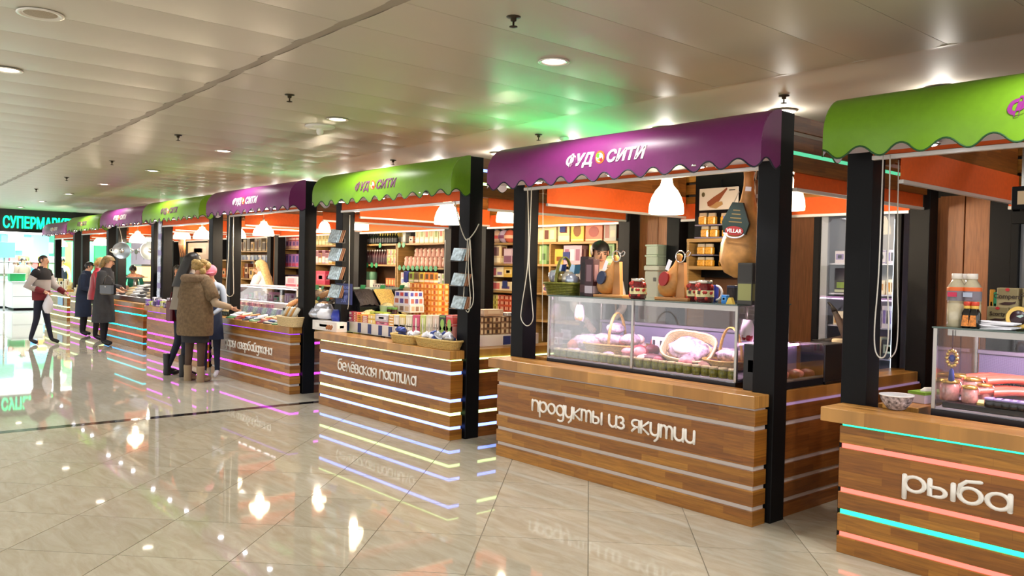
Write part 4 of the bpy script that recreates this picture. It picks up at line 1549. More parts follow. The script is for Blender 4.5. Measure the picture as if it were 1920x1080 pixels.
for v0, v1, zb in ((457, 476, mid), (482, 501, cb + .035)):
    for u in (1311, 1326, 1352):
        if u == 1352 and zb == mid:
            continue
        pasta(u, v0, v1, 14, CY_ + .03, zb, 'yellow pasta pack ' + ('on the small ledge inside the oak cabinet' if zb == mid else 'on the floor of the oak cabinet'))
pasta(1352, 460, 501, 13, CY_ + .03, cb + .035, 'taller pasta pack beside the small ledge inside the oak cabinet')
# grey freezer with crates
p0, p1 = at(1208, 530, 1, 7.1), at(1233, 530, 1, 7.1)
zt = at(1220, 498, 1, 7.1)[2]
t = thing('freezer', 'pale grey freezer with rounded lid behind the deli case', 'freezer', ((p0[0] + p1[0]) / 2, 7.1, 0))
w_ = (p1[0] - p0[0]) / 2
part('body', G().rbox(-w_, w_, 0, .3, .05, zt - .06, .01), M('grey enamel', 'a7aca4', .35), t)
part('lid', G().rbox(-w_ - .01, w_ + .01, -.01, .3, zt - .055, zt, .012), M('grey enamel lid', 'b4b9b0', .35), t)
part('badge', G().rbox(w_ * .35, w_ * .75, -.006, 0, zt - .17, zt - .13), M('dark badge', '3a3c3e', .4), t)
part('foot', G().box(-w_ + .03, -w_ + .08, .03, .08, 0, .05), BLACK, t)
part('foot', G().box(w_ - .08, w_ - .03, .03, .08, 0, .05), BLACK, t)
for k, (v0, v1) in enumerate(((484, 497), (471, 484))):
    zz = zt + .003 if k == 0 else zt + .003 + .115
    t = thing('plastic_crate', ('lower', 'upper')[k] + ' pale green plastic crate stacked on the grey freezer', 'crate', ((p0[0] + p1[0]) / 2 - .02, 7.2, zz))
    part('walls', G().rbox(-w_ * .85, w_ * .85, -.08, .19, 0, .10, .01), M('pale green plastic', '9fb0a0', .4), t)
    part('rim', G().rbox(-w_ * .92, w_ * .92, -.09, .20, .095, .113, .004), M('pale green rim', 'a9bbaa', .4), t)

# black boxes at the right corner of this stall
carton_px(1393, 1424, 646, 732, 4.96, .05, ('121215', '17171b', '1d1d22'), 'black back of a small screen standing on the counter corner', 0, zb=.86, name='small_screen', cat='screen')
p = at(1538, 700, 0, -3.16)
t = thing('scale', 'black weighing scale box on the side counter of the purple stall', 'scale', (-3.19, 5.90, .86))
part('body', G().rbox(-.1, .1, -.16, .16, 0, .29, .006), M('black plastic', '101012', .35), t)
part('foot_plate', G().rbox(-.12, .12, -.18, .18, 0, .02), M('black plate', '0c0c0e', .3), t)
# side return of the case with sausages
t = thing('side_case', 'low glass case with sausages on the side counter, right of the black corner post', 'display case', (-3.21, 5.43, .86))
part('base', G().rbox(-.12, .12, -.3, .3, 0, .05), M('case base matt', '121115', .7, spec=.2), t)
for xx in (-.118, .118):
    part('pane', G().box(xx - .003, xx + .003, -.3, .3, .05, .30), GLASS, t)
part('pane', G().box(-.115, .115, -.3, -.294, .05, .30), GLASS, t)
part('pane', G().box(-.115, .115, .294, .3, .05, .30), GLASS, t)
part('grille', G().box(-.10, -.09, -.28, .28, .05, .27), PERF, t)
part('lamp_tube', G().tube([(-.08, -.28, .28), (-.08, .28, .28)], .01, 6), CASE_PINK, t)
for k in range(6):
    lump((-3.20 + .03 * (k % 2), 5.19 + .09 * k, .912), .035, .06, .03, [MEAT[(k * 2 + 1) % 4]], 'small sausage lying in the low side case', .3 * k, k, 'sausage', 'sausage', 'sausages in the low side case')
# things on the side counter further back
for k, u in enumerate((1563, 1580)):
    p = at(u, 690, 0, -3.14)
    t = thing('paper_roll', ('left', 'right')[k] + ' beige wrapping roll with a green band on the side counter', 'roll', (-3.20 + .02 * k, 6.16 + .125 * k, .86))
    part('roll', G().lathe([(.055, 0), (.057, .01), (.057, .30), (.05, .31)], 14), M('beige wrap', 'b9a888', .5, var=.15, scale=20), t)
    part('band', G().lathe([(.0585, .05), (.0585, .12)], 14), M('green band', '7a9a2a', .5, var=.2, scale=30), t)
p = at(1588, 700, 0, -3.1)
tag(ob('foam_box', G().rbox(-.09, .09, -.10, .10, 0, .115, .006), M('salmon foam', 'cf9a84', .6), None, (-3.18, 6.47, .86)), 'salmon coloured box at the back of the side counter', 'box')
# ================= third stall from the right: sweets =================
SHELF_Z2 = [2.045, 1.70, 1.30]
YB = 7.56


def row(proto, n, x0, x1, y, z, jx=.0):
    """copies of a thing in a straight row (the first one is moved there)"""
    for k in range(n):
        x = x0 + (x1 - x0) * k / max(1, n - 1) + jx * (RND.random() - .5)
        if k == 0:
            proto.location = (x, y, z)
        else:
            dup(proto, (x, y, z))


# bottle shelf (left unit)
GB = M('dark bottle glass', '15201a', .12, coat=.5)
YB_M = M('pale yellow syrup', 'cfb25a', .2)
for nm, r, h, n, xa, xb, y, cols, lab, grp in (
        ('a', .034, .26, 13, -12.38, -11.66, 7.72, (YB_M, GB, M('white label', 'e4ded0', .5)), 'dark capped pale syrup bottle, back row of bottles', 'pale syrup bottles'),
        ('b', .033, .19, 14, -12.66, -11.66, 7.56, (GB, M('silver lid', 'd9d2c6', .2, metal=.8), M('black label', '2a2a2e', .5)), 'short dark bottle, front row of bottles', 'short dark bottles')):
    b0 = bottle((0, 0, 0), r, h, *cols, lab, grp)
    row(b0, n, xa, xb, y, 2.046)
b0 = bottle((0, 0, 0), .036, .25, M('wine red bag', '4a1c28', .35), M('white cap', 'e0d8cc', .4), M('wine label', '3a1a2a', .5), 'wine red pouch bottle with white cap on the middle bottle shelf', 'wine red bottles')
row(b0, 9, -12.62, -11.98, 7.6, 1.701)
for q in range(2):
    for k in range(3):
        carton((-11.88 + .1 * k, 7.6, 1.701 + .13 * q), .092, .1, .125, [('c9a86a', '7a9a3a', 'c0392b'), ('d8b98a', 'b5563a', '5a8a3a'), ('cdb27a', 'c97a9a', '6a7a3a')][(k + q) % 3],
               ('lower', 'upper')[q] + ' small printed box at the right end of the middle bottle shelf', 2, 0, 'small boxes on the middle bottle shelf')
for k in range(2):
    t = thing('green_tin', ('left', 'right')[k] + ' green capped tin on the lowest bottle shelf', 'tin', (-12.56 + .16 * k, 7.58, 1.301))
    part('body', G().lathe([(.06, 0), (.062, .01), (.06, .13), (.05, .15)], 12), M('white label', 'e4ded0', .5), t)
    part('cap', G().lathe([(.062, .13), (.068, .15), (.068, .25), (.05, .27)], 12), M('grey green cap', '5a8a6c', .5), t)
for k in range(5):
    carton((-12.3 + .08 * k, 7.56, 1.301), .06, .06, .07, ('c9c4c0', '6a6a70', '3a3a40'), 'tiny pale box on the lowest bottle shelf', 4, 0, 'tiny boxes on the lowest bottle shelf')
for k in range(4):
    carton((-11.88 + .085 * k, 7.58, 1.301), .08, .1, .17, ('d2662a', '2a2a2a', 'e8b06a'), 'orange box with dark top on the lowest bottle shelf', 1, 0, 'orange boxes on the lowest bottle shelf')
# cream packs, doll boxes (right unit)
for q, (n, y, z, h) in enumerate(((7, 7.74, 2.051, .30), (7, 7.58, 2.051, .22))):
    for k in range(n):
        carton((-11.04 + .128 * k + .03 * q, y, z), .115, .1, h + .02 * (k % 2), ('e8d7a8', 'f0e6c6', ['a8854a', '7a8a3a', 'b5563a'][k % 3]),
               'tall cream pack in the ' + ('back', 'front')[q] + ' row over the dolls', 1, 0, 'tall cream packs on the top shelf')
t = thing('tea_tin', 'dark green tin at the right end of the cream packs', 'tin', (-10.14, 7.6, 2.051))
part('body', G().lathe([(.05, 0), (.052, .005), (.052, .2), (.05, .205)], 14), M('sage label', '8aa08a', .5), t)
part('lid', G().lathe([(.053, .19), (.053, .235), (.04, .24)], 14), BLACK, t)
carton((-11.42, 7.6, 2.051), .09, .1, .17, ('8a9088', '3a4040', 'c9c4b8'), 'grey tin box left of the cream packs', 4)
carton((-11.22, 7.6, 2.051), .11, .1, .11, ('d8886a', 'e8d0b8', '8a3a2a'), 'salmon box left of the cream packs', 0)


def doll(p, label, group, c1='d8a898', c2='4a2a22'):
    t = thing('doll_box', label, 'doll', p, 0, group)
    part('body', first(PC, 'dollb', lambda: G().lathe([(.035, 0), (.046, .02), (.05, .06), (.042, .095), (.038, .11), (.044, .13), (.036, .16), (.012, .172)], 10).mesh('body')), colm(c1), t)
    part('face', first(PC, 'dollf', lambda: G().ball((0, -.03, .132), .026, .016, .024, 8, 5).mesh('face')), colm('e9cdb8'), t)
    part('hair', first(PC, 'dollh', lambda: G().ball((0, .004, .142), .041, .034, .03, 8, 5).mesh('hair')), colm(c2), t)
    return t


d0 = doll((0, 0, 0), 'small pink doll box on the middle shelf', 'doll boxes on the middle shelf')
row(d0, 10, -11.28, -10.2, 7.72, 1.80)
tag(ob('display_step', G().rbox(-.62, .62, -.06, .06, 0, .132), WOODL, None, (-10.74, 7.72, 1.668)), 'oak step lifting the back row of doll boxes', 'step')
d1 = dup(d0, (-11.36, 7.58, 1.668))
row(d1, 11, -11.36, -10.2, 7.58, 1.668)
for q in range(3):
    for k in range(6):
        carton((-11.36 + .225 * k, 7.6, 1.301 + .092 * q), .21, .14, .09, ('ddd4c6', ['9ab06a', '8a9ad0', 'e0a0a0', 'c8b060', 'c85a3a', '7a9a5a'][(k * 2 + q) % 6], ['5a7a3a', '3a4a8a', '3a3a3a', 'a05a2a'][(k + q) % 4]),
               'white printed box stacked below the doll boxes', 2, 0, 'white pastila boxes below the dolls')
# green shelf labels
for x, z, y in [(-12.6, 2.02, 7.49), (-12.05, 2.02, 7.49), (-11.46, 2.02, 7.49), (-11.34, 2.02, 7.49), (-12.66, 1.685, 7.49), (-12.46, 1.685, 7.49), (-12.3, 1.685, 7.49), (-12.16, 1.685, 7.49)] + [(-11.44 + .125 * k, 1.65, 7.49) for k in range(9)]:
    tag(ob('shelf_label', G().prism([(.045 * math.cos(a * PI / 4 + .39), .045 * math.sin(a * PI / 4 + .39)) for a in range(8)], 1, -.004, .003), M('green price label', '2f8a5a', .5), None, (x, y, z)),
        'green price label on the ' + ('top edge' if z > 2 else 'lower shelf edges') + ' of the sweets shelves', 'price label', 'green shelf labels')

# nut bins on the left side counter
NB = thing('nut_bins', 'black stepped rack of nut bins on the left side counter', 'bin rack', (-8.95, 5.2, .86))
BLK = M('black acrylic', '121214', .25)
for k, (z, xx, hh) in enumerate(((.30, -.02, .19), (.10, .10, .17))):
    part('tier', G().prism([(xx - .02, z + hh), (xx + .17, z), (xx + .17, z - .08), (xx - .02, z - .08)], 1, 0, 1.15), BLK, NB)
    part('tier_edge', G().box(xx - .03, xx - .015, 0, 1.15, z + hh - .01, z + hh + .05), M('clear grey acrylic', '8a9a94', .2), NB)
    for q in range(5):
        part('divider', G().prism([(xx - .02, z + hh + .03), (xx + .17, z + .05), (xx + .17, z), (xx - .02, z + hh)], 1, q * .2875 - .004, q * .2875 + .004), BLK, NB)
part('stand', G().box(-.06, .27, .01, 1.14, 0, .03), BLK, NB)
part('stand', G().box(-.08, -.06, .02, 1.13, 0, .5), BLK, NB)
NUTM = [M('yellow nuts', 'dcb866', .55, var=.45, scale=90, bump=.8), M('dark raisins', '2a1c18', .5, var=.5, scale=90, bump=.8), M('pale nuts', 'd9c489', .55, var=.4, scale=90, bump=.8)]
for k, (tier, q, c) in enumerate([(0, 0, 1), (0, 1, 0), (0, 2, 1), (0, 3, 0), (1, 0, 2), (1, 1, 2), (1, 2, 2), (1, 3, 0)]):
    z, xx, hh = ((.30, -.02, .19), (.10, .10, .17))[tier]
    hg, rr_ = G(), random.Random(k)
    n1, n2 = 9, 12
    hv = [(-.015 + .18 * i / n1, -.13 + .26 * j / n2, hh * (1 - i / n1) + .012 + .05 * math.sin(PI * j / n2) * math.sin(PI * (i + 1) / (n1 + 2)) + .012 * rr_.random()) for i in range(n1 + 1) for j in range(n2 + 1)]
    hg.add(hv, [(i * (n2 + 1) + j, (i + 1) * (n2 + 1) + j, (i + 1) * (n2 + 1) + j + 1, i * (n2 + 1) + j + 1) for i in range(n1) for j in range(n2)], 0, False)
    o = ob('nut_heap', hg, NUTM[c], None, (-8.95 + xx, 5.2 + q * .2875 + .144, .86 + z), kind='stuff')
    o['label'] = ('heap of dark raisins' if c == 1 else 'heap of yellow nuts') + ' in a %s bin of the black rack' % ('top', 'low')[tier]
    o['category'] = 'nuts'
for k in range(9):
    tier = 0 if k < 4 else 1
    z, xx, hh = ((.30, -.02, .19), (.10, .10, .17))[tier]
    q = (k if tier == 0 else k - 4)
    part('price_tag', G().box(-.004, .004, -.035, .035, -.035, .035), M('green price label', '2f8a5a', .5), NB, loc=(xx - .008, .14 + q * (.2875 if tier == 0 else .225), z + hh + .045), rot=(0, .35, 0))

# front riser with blue tags and boxes of pastila
YR = 5.12
ra, rb_ = at(632, 630, 1, YR)[0], at(737, 640, 1, YR)[0]
t = thing('display_riser', 'white riser with blue tags along the sweets counter', 'riser', (ra, YR, .86))
wr = rb_ - ra
part('body', G().rbox(0, wr, 0, .5, 0, .125, .003), M('white laminate', 'd8cfc6', .4), t)
for u in (652, 674, 693, 713, 732):
    x = at(u, 625, 1, YR)[0] - ra
    part('blue_tag', G().box(x - .035, x + .035, -.006, -.001, .01, .12), M('blue tag', '1f2f6a', .5), t)
z1_ = .986
rowdefs = [(633, 648, 583, 607, 'e0b8b4', 'c86a7a', 2), (648, 660, 583, 607, 'b83a5a', 'd8889a', 2), (660, 668, 585, 607, 'd8806a', 'c84a3a', 4), (668, 677, 590, 608, 'e0a83a', 'c8642a', 4),
           (677, 689, 592, 612, 'b8443a', 'e0b0a0', 4), (688, 703, 590, 613, 'd8b04a', 'e8d08a', 2), (703, 727, 603, 617, 'c85a7a', 'e8a0b0', 1), (727, 738, 590, 617, 'd8ae4a', 'c87a3a', 4)]
for k, (u0, u1, v0, v1, c, c2, n) in enumerate(rowdefs):
    x0, x1 = at(u0, 600, 1, YR + .02)[0], at(u1, 600, 1, YR + .02)[0]
    zt_ = at((u0 + u1) / 2, v0, 1, YR + .02)[2]
    hh = (zt_ - z1_) / n
    for q in range(n):
        carton(((x0 + x1) / 2, YR + .11, z1_ + q * hh), (x1 - x0) * .96, .16, hh * .97, (c, c2, 'e8dcc8'), 'pastila box in the %s stack from the left on the white riser' % ('first', 'second', 'third', 'fourth', 'fifth', 'sixth', 'seventh', 'eighth')[k], (0, 1, 3)[k % 3], 0, 'pastila boxes on the white riser')
carton_px(703, 727, 590, 603, YR + .02, .16, ('b9b0b4', 'd8d0d4', '8a7a80'), 'grey pastila box on top of the pink one', 0)
carton_px(660, 690, 583, 590, YR + .2, .2, ('c8385a', 'e08aa0', 'f0d0d8'), 'flat crimson box lying across the low stacks', 0)
carton_px(693, 720, 585, 590, YR + .2, .2, ('b8d04a', 'd8e08a', '8aa83a'), 'flat lime green box lying across the low stacks', 0)
# tall clear packs at the right
packdefs = [(738, 748, 'cfc6bc', 'e0dad2'), (748.5, 760, 'd8bc5a', 'ddd2b4'), (760.5, 773, 'ddd2b4', 'e6dcc4'), (773.5, 787, 'c8486a', 'd8607e'), (787.5, 798, 'c9cf7a', 'd4da8e'), (798.5, 811, 'e0cfb4', 'ead9c2'), (811.5, 823, 'e2c4b0', 'e8ccba'), (823.5, 835.5, '2c3024', '7aa05a'), (836, 849, 'd04a4a', 'e8a0a0')]
for k, (u0, u1, c, c2) in enumerate(packdefs):
    for q, (v0, v1) in enumerate(((607, 623), (591, 607))):
        carton_px(u0, u1, v0, v1, YR - .02, .13, (c if q else c2, c2 if q else c, 'efe6d6' if k < 7 else '9ac05a'), '%s pack of the %s clear wrapped stack right of the riser' % (('lower', 'upper')[q], ('first', 'second', 'third', 'fourth', 'fifth', 'sixth', 'seventh', 'eighth', 'ninth')[k]),
                  3 if k < 7 else 4, zb=.87 + .118 * q)
t = thing('wrapped_pallet', 'low white ledge under the clear wrapped stacks', 'ledge', (at(738, 620, 1, YR)[0], YR - .03, .86))
part('board', G().rbox(0, at(849, 620, 1, YR)[0] - at(738, 620, 1, YR)[0], 0, .18, 0, .009, .002), M('white laminate', 'd8cfc6', .4), t)
# stacks further in
for k, (u0, u1, v0, v1, c) in enumerate([(737, 770, 571, 585, ('e2d8d0', 'c8a88a', '8a6a5a')), (738, 769, 557, 571, ('e4dce4', 'b86a5a', '5a4a8a')), (740, 768, 546, 557, ('dcd4e0', '4a4a9a', 'c84a4a'))]):
    carton_px(u0, u1, v0, v1, 5.55, .2, c, ('bottom', 'middle', 'top')[k] + ' white printed box of the small stack in the middle of the sweets stall', 3)
t = thing('display_table', 'plain inner table behind the riser carrying the stacked orange boxes', 'table', (-7.75, 5.62, 0))
part('tabletop', G().rbox(-.85, .85, -.28, .45, 1.035, 1.06), M('white laminate', 'd8cfc6', .4), t)
for xx in (-.8, .8):
    for yy in (-.24, .41):
        part('leg', G().rbox(xx - .02, xx + .02, yy - .02, yy + .02, 0, 1.035), BLACK, t)
for q in range(6):
    for k in range(4):
        u = 778 + 13.5 * k
        x = at(u, 560, 1, 5.85)[0]
        carton((x, 5.9, 1.061 + .068 * q), wid(u, u + 13, 560, 5.85), .16, .066, ('d8842e', 'e8b878', 'b0481c'), 'orange printed box in the tall orange stacks', 3, 0, 'orange sweets boxes on the inner table')
for k, (u, c) in enumerate(((774, 'a8c04a'), (784, '8a6a3a'), (794, 'd8b83a'), (804, 'e0883a'), (813, 'd87a2a'))):
    x = at(u, 530, 1, 5.9)[0]
    carton((x, 5.9, 1.061 + .408), .10, .06, .13, (c, 'f0e4c4', '6a4a2a'), ('lime green', 'brown', 'yellow', 'light orange', 'deep orange')[k] + ' bag box standing upright on the orange stacks', 1)
tag(ob('blue_pack', G().rbox(-.045, .045, -.03, .03, 0, .14, .01), M('cobalt pack', '24308a', .4), None, (at(763, 530, 1, 5.9)[0], 5.9, 1.47)), 'cobalt blue pack at the left end of the orange stacks', 'packet')
carton_px(755, 770, 540, 570, 5.9, .1, ('c9b48a', 'e0d2b0', '9a7a4a'), 'beige carton under the cobalt blue pack', 0, zb=1.061)
# bowls with nuts bags behind the riser
for k, (u, w0, lb) in enumerate([(695, .17, 'large clear plastic tub behind the left end of the riser'), (726, .12, 'small clear plastic tub beside the stacked white boxes')]):
    p = at(u, 575, 1, 5.5)
    t = thing('plastic_tub', lb, 'tub', (p[0], 5.5, 1.061))
    part('tub', G().lathe([(w0 * .7, 0), (w0 * .85, .01), (w0, .12), (w0 * 1.04, .125), (w0 * .95, .12)], 16, (0, 0, 0), 0, True, 1, .7), M('clear plastic', 'c4d0c4', .12, coat=.5), t)
    part('contents', G().ball((0, 0, .11), w0 * .9, w0 * .6, .05, 12, 6, 0, .2, k), NUTM[2], t)
for k, u in enumerate((664, 674)):
    p = at(u, 570, 1, 5.45)
    t = thing('sauce_jar', ('left', 'right')[k] + ' small dark jar with green lid near the nut bins', 'jar', (-8.52 + .1 * k, 5.45, 1.061))
    part('body', G().lathe([(.035, 0), (.038, .01), (.037, .08), (.03, .09)], 10), M('dark jam', '3a1a14', .2), t)
    part('lid', G().lathe([(.034, .088), (.036, .09), (.036, .11), (.03, .112)], 10), M('green lid', '5a8a3a', .4), t)

# woven trays with blue and silver bags
TRW = M('pale woven tray', 'c9a863', .6, var=.25, scale=80)
FOIL = [M('silver foil bag', 'c8ccd8', .15, metal=.7, bump=.8, scale=25), M('blue foil bag', '3a4a8a', .2, metal=.4, bump=.8, scale=25), M('white foil bag', 'e6e6ee', .25, bump=.6, scale=25)]
for k, (u, a_, lb) in enumerate([(763, .20, 'left woven tray of foil wrapped sweets on the sweets counter'), (822, .30, 'right woven tray heaped with blue and silver foil bags')]):
    p = at(u, 648, 1, 4.885)
    t = thing('woven_tray', lb, 'tray', (p[0], 4.885, .861))
    part('tray', basket_mesh(a_, .085, .085, 1.16, 22, 6), TRW, t)
    for q in range(6 if k == 0 else 11):
        r = random.Random(50 * k + q)
        tag(ob('foil_bag', pouch_mesh(.13, .09, .06, q % 4), FOIL[(q + k) % 3], None, (p[0] + (r.random() - .5) * a_ * 1.5, 4.885 + (r.random() - .5) * .07, .861 + .06 + .012 * (q % 5)), (r.random() * .8 - .4, r.random() * .6, r.random() * 3)),
            'foil bag of sweets heaped in the %s woven tray' % ('left', 'right')[k], 'packet', 'foil bags in the %s tray' % ('left', 'right')[k])
# white box with nut picture, grey bags
bx = carton_px(585, 632, 602, 622, 4.92, .14, ('e4ddd8', 'f0ebe6', 'd8d0c8'), 'white box with a picture of nuts at the left end of the sweets counter', 0, zb=.861)
p = at(617, 615, 1, 4.918)
for k in range(6):
    part('nut_picture', G().ball((0, 0, 0), .028, .003, .02, 8, 5), M('nut print', 'a8642a', .5), bx, loc=((p[0] - .06 + .025 * k) - bx.location.x, 4.917 - bx.location.y, .04 + .02 * (k % 2)))
for k, (u, v) in enumerate([(598, 601), (612, 600), (604, 594)]):
    p = at(u, v, 1, 5.02)
    pouch((p[0], 4.98 + .03 * k, 1.0 + (.06 if k == 2 else 0)), .26, .14, .12, FOIL[0] if k != 1 else FOIL[2], ('left', 'right', 'upper')[k] + ' grey plastic bag lying on the white nut box', .3 * k, None, k)
tag(ob('blue_bag', pouch_mesh(.14, .1, .14, 2), M('blue film', '2a3aa0', .3), None, (at(622, 595, 1, 5.0)[0] + .06, 5.03, .861 + .12), .2), 'small blue bag beside the grey plastic bags', 'packet')
# dark blue sign on the left post
p0, p1 = at(629, 531, 1, 5.01), at(658, 572, 1, 5.01)
t = thing('blue_sign', 'dark blue price sign with chalk writing on the left post of the sweets stall', 'sign', ((p0[0] + p1[0]) / 2, 5.016, p1[2]))
w_, h_ = p1[0] - p0[0], p0[2] - p1[2]
part('board', G().rbox(-w_ / 2, w_ / 2, 0, .012, 0, h_, .002), M('navy board', '1c2560', .5), t)
part('hook', G().tube([(0, .0, h_), (0, .01, h_ + .03), (0, .03, h_ + .03)], .004, 5), STEEL, t)
for txt, zf, sz in (('Белёвская', .76, .055), ('пастила', .58, .055), ('Зефир', .30, .062), ('300', .10, .085)):
    part('chalk_writing', text_mesh(txt, sz, .2, 0, .0006, 'CENTER'), M('chalk', '7a86c8', .7), t, loc=(0, -.001, h_ * zf), rot=(PI / 2, 0, 0))
# racks of small packets on the posts
def post_rack(u, vs, y, x_off, label, wpx):
    for k, v in enumerate(vs):
        p = at(u, v, 1, y)
        w_ = wid(u - wpx / 2, u + wpx / 2, v, y)
        t = thing('packet_rack', ('top', 'second', 'third', 'lowest')[k] + ' small rack of clear packets on the ' + label, 'packet rack', (p[0], y, p[2]), 0)
        part('tray', G().box(-w_ * .55, w_ * .55, 0, .10, -.004, 0).box(-w_ * .55, w_ * .55, .09, .10, 0, .05), M('black wire', '17171a', .4), t)
        for q in range(4):
            part('packet', G().rbox(-w_ * .38, w_ * .38, -.005, .005, 0, w_ * .56, .004), (M('pale film packet', 'b4c4cc', .2, var=.5, scale=28), M('clear film packet', 'a9bcc4', .15, var=.4, scale=40), M('brown packet', '9a6a4a', .4), M('brown packet', '9a6a4a', .4))[q], t, loc=(-w_ * .06 + .02 * q, .02 + .013 * q, .002), rot=(-.28, .06, 0))


post_rack(621, (455, 489, 524, 558), 4.93, 0, 'left post of the sweets stall', 22)
post_rack(853, (489, 536, 579), 4.84, 0, 'right post of the sweets stall', 26)

# ---- right side counter of the sweets stall: riser and brown tea boxes
XS = -6.60
ya, yb2 = at(893, 640, 0, XS)[1], at(1010, 640, 0, XS)[1]
t = thing('display_riser', 'white riser with a blue tag on the side counter, left of the nearest purple stall', 'riser', (XS, ya - .1, .86))
L_ = yb2 - ya + .1
part('body', G().rbox(-.24, 0, 0, L_, 0, .115), M('white laminate', 'd8cfc6', .4), t)
yt = at(950, 645, 0, XS)[1] - (ya - .1)
part('blue_tag', G().box(0, .005, yt - .05, yt + .05, .01, .10), M('blue tag', '1f2f6a', .5), t)
tea = [('6a4a30', 'b59a70', '3a2418'), ('a08060', 'd8c4a0', '5a3a24'), ('7a5a40', 'c4ac88', '2a1a14')]
for k in range(int(L_ / .115)):
    for q in range(3):
        carton((XS - .1, ya - .04 + .115 * k, .977 + .062 * q), .11, .108, .06, tea[(k + (q > 1)) % 3], 'brown tea box stacked on the side riser', 3, 0, 'brown tea boxes on the side riser')
carton((XS - .1, ya + .25, .977 + .19), .14, .26, .07, ('c9a88a', 'b08a6a', 'd8c0a0'), 'kraft parcel lying on the brown tea boxes', 1)
for k in range(3):
    carton((XS - .1, ya + .50 + .12 * k, .977 + .188), .12, .11, .035, ('d8d4cc', 'a8a8a0', '5a6a80'), 'flat pale packet lying on the brown tea boxes', 3, 0, 'flat packets on the tea boxes')

# ---- gift shelf seen left and right of the nearest purple stall's post
eggs = [('c8503a', 'd8a080'), ('d8b49a', 'c84a4a'), ('b8a4b8', '7a3a5a'), ('c4604a', 'e0b090'), ('d0cac8', 'b03a3a'), ('cfa08a', 'a83a2a'), ('d8584a', 'e8c8a8')]
def egg(u, v, y, z, c, lb):
    p = at(u, v, 1, y)
    t = thing('decorated_egg', lb, 'ornament', (p[0], y, z))
    part('shell', first(PC, 'egg', lambda: G().lathe([(.01, 0), (.06, .02), (.088, .07), (.088, .11), (.06, .16), (.02, .185), (.004, .187)], 14).mesh('shell')), M('gloss ' + c[0], c[0], .25), t)
    part('pattern_band', first(PC, 'eggb', lambda: G().lathe([(.086, .06), (.0905, .07), (.0905, .10), (.086, .11)], 14).mesh('band')), colm(c[1]), t)


names = ['lower left', 'lower middle', 'lower right', 'far lower right']
for k, u in enumerate((921, 932, 946, 957)):
    egg(u, 440, 7.6, 2.031, eggs[k], names[k] + ' decorated egg of the pyramid on the gift shelf')
for k, u in enumerate((920, 931, 943)):
    egg(u, 420, 7.61, 2.219, eggs[k + 3], ('left', 'middle', 'right')[k] + ' decorated egg of the second tier of the pyramid')
egg(933, 405, 7.61, 2.407, eggs[6], 'orange decorated egg on top of the pyramid')
GIFT = [('d8be8a', 'e8d8b0', '6a3a2a'), ('b89aa8', '8a5a70', 'd8c0c8'), ('d8b04a', 'e8cf8a', '7a4a1a'), ('c86a4a', 'f0c890', '8a2a1a'), ('a8a89a', '8a4a3a', 'd8b898'), ('e0d0a8', 'c85a4a', '7a5a8a'), ('8ab070', 'c0d8a0', '4a6a3a')]
def gift(u0, u1, v0, v1, z, ci, st, lb, y=7.58, d=.12):
    carton_px(u0, u1, v0, v1, y, d, GIFT[ci], lb, st, zb=z, name='gift_box', cat='gift box')


gift(922, 939, 458, 494, 1.741, 0, 1, 'tall cream gift box with a child picture below the decorated eggs')
gift(944, 960, 466, 494, 1.741, 1, 5, 'mauve gift box right of the tall cream one')
gift(919, 944, 500, 527, 1.55, 5, 2, 'wide cream gift box with pictures, upper one of two under the eggs')
gift(944, 961, 500, 527, 1.55, 2, 0, 'yellow gift box beside the wide cream ones')
gift(918, 960, 528, 552, 1.361, 5, 2, 'wide cream gift box with a blue tag, lower one of two under the eggs')
tag(ob('blue_tag', G().box(-.05, .05, -.004, .004, 0, .10), M('blue tag', '1f2f6a', .5), None, (at(945, 535, 1, 7.55)[0], 7.565, 1.40)), 'dark blue price tag on the lower wide gift box', 'price tag')
for k in range(5):
    for q in range(4):
        u = 922 + 8.5 * k
        p = at(u, 580, 1, 7.58)
        carton((p[0], 7.62, 1.001 + .075 * q), .11, .12, .073, (('b8ac3a', 'd8cc6a', '7a6a1a') if k < 2 else ('c8502a', 'e8b090', '8a2a14')), ('yellow' if k < 2 else 'red orange') + ' box on the lowest gift shelf', 3, 0, 'small boxes on the lowest gift shelf')
gift(1008, 1043, 426, 450, 2.031, 0, 3, 'low patterned gift box at the left of the top gift shelf')
gift(1046, 1068, 412, 450, 2.031, 0, 1, 'tall pale gift box with blue tag on the top gift shelf')
tag(ob('blue_tag', G().box(-.05, .05, -.004, .004, 0, .10), M('blue tag', '1f2f6a', .5), None, (at(1054, 420, 1, 7.56)[0], 7.57, 2.16)), 'dark blue price tag on the tall pale gift box', 'price tag')
gift(1070, 1095, 411, 450, 2.031, 2, 4, 'gold gift box with a red figure on the top gift shelf')
gift(1097, 1130, 416, 450, 2.031, 3, 4, 'red and orange gift box shining on the top gift shelf')
gift(1132, 1156, 412, 450, 2.031, 4, 2, 'greyish gift box with a brown picture at the right of the top gift shelf')
gift(1006, 1025, 456, 496, 1.741, 6, 2, 'green gift box at the left edge of the second gift shelf')
gift(1029, 1056, 467, 490, 1.741, 2, 2, 'yellow gift box with a picture on the second gift shelf')
gift(1056, 1091, 460, 490, 1.741, 1, 3, 'wide rosy gift box on the second gift shelf')
tag(ob('blue_tag', G().box(-.06, .06, -.004, .004, 0, .10), M('blue tag', '1f2f6a', .5), None, (at(1061, 472, 1, 7.56)[0], 7.57, 1.80)), 'dark blue price tag before the wide rosy gift box', 'price tag')
gift(1104, 1124, 455, 492, 1.741, 2, 1, 'tall ochre gift box above the head of the seller')
gift(1132, 1152, 455, 492, 1.741, 6, 1, 'pale green gift box at the right of the second gift shelf')
gift(1016, 1030, 534, 560, 1.361, 5, 4, 'gift box with a dark round picture low on the gift shelf')
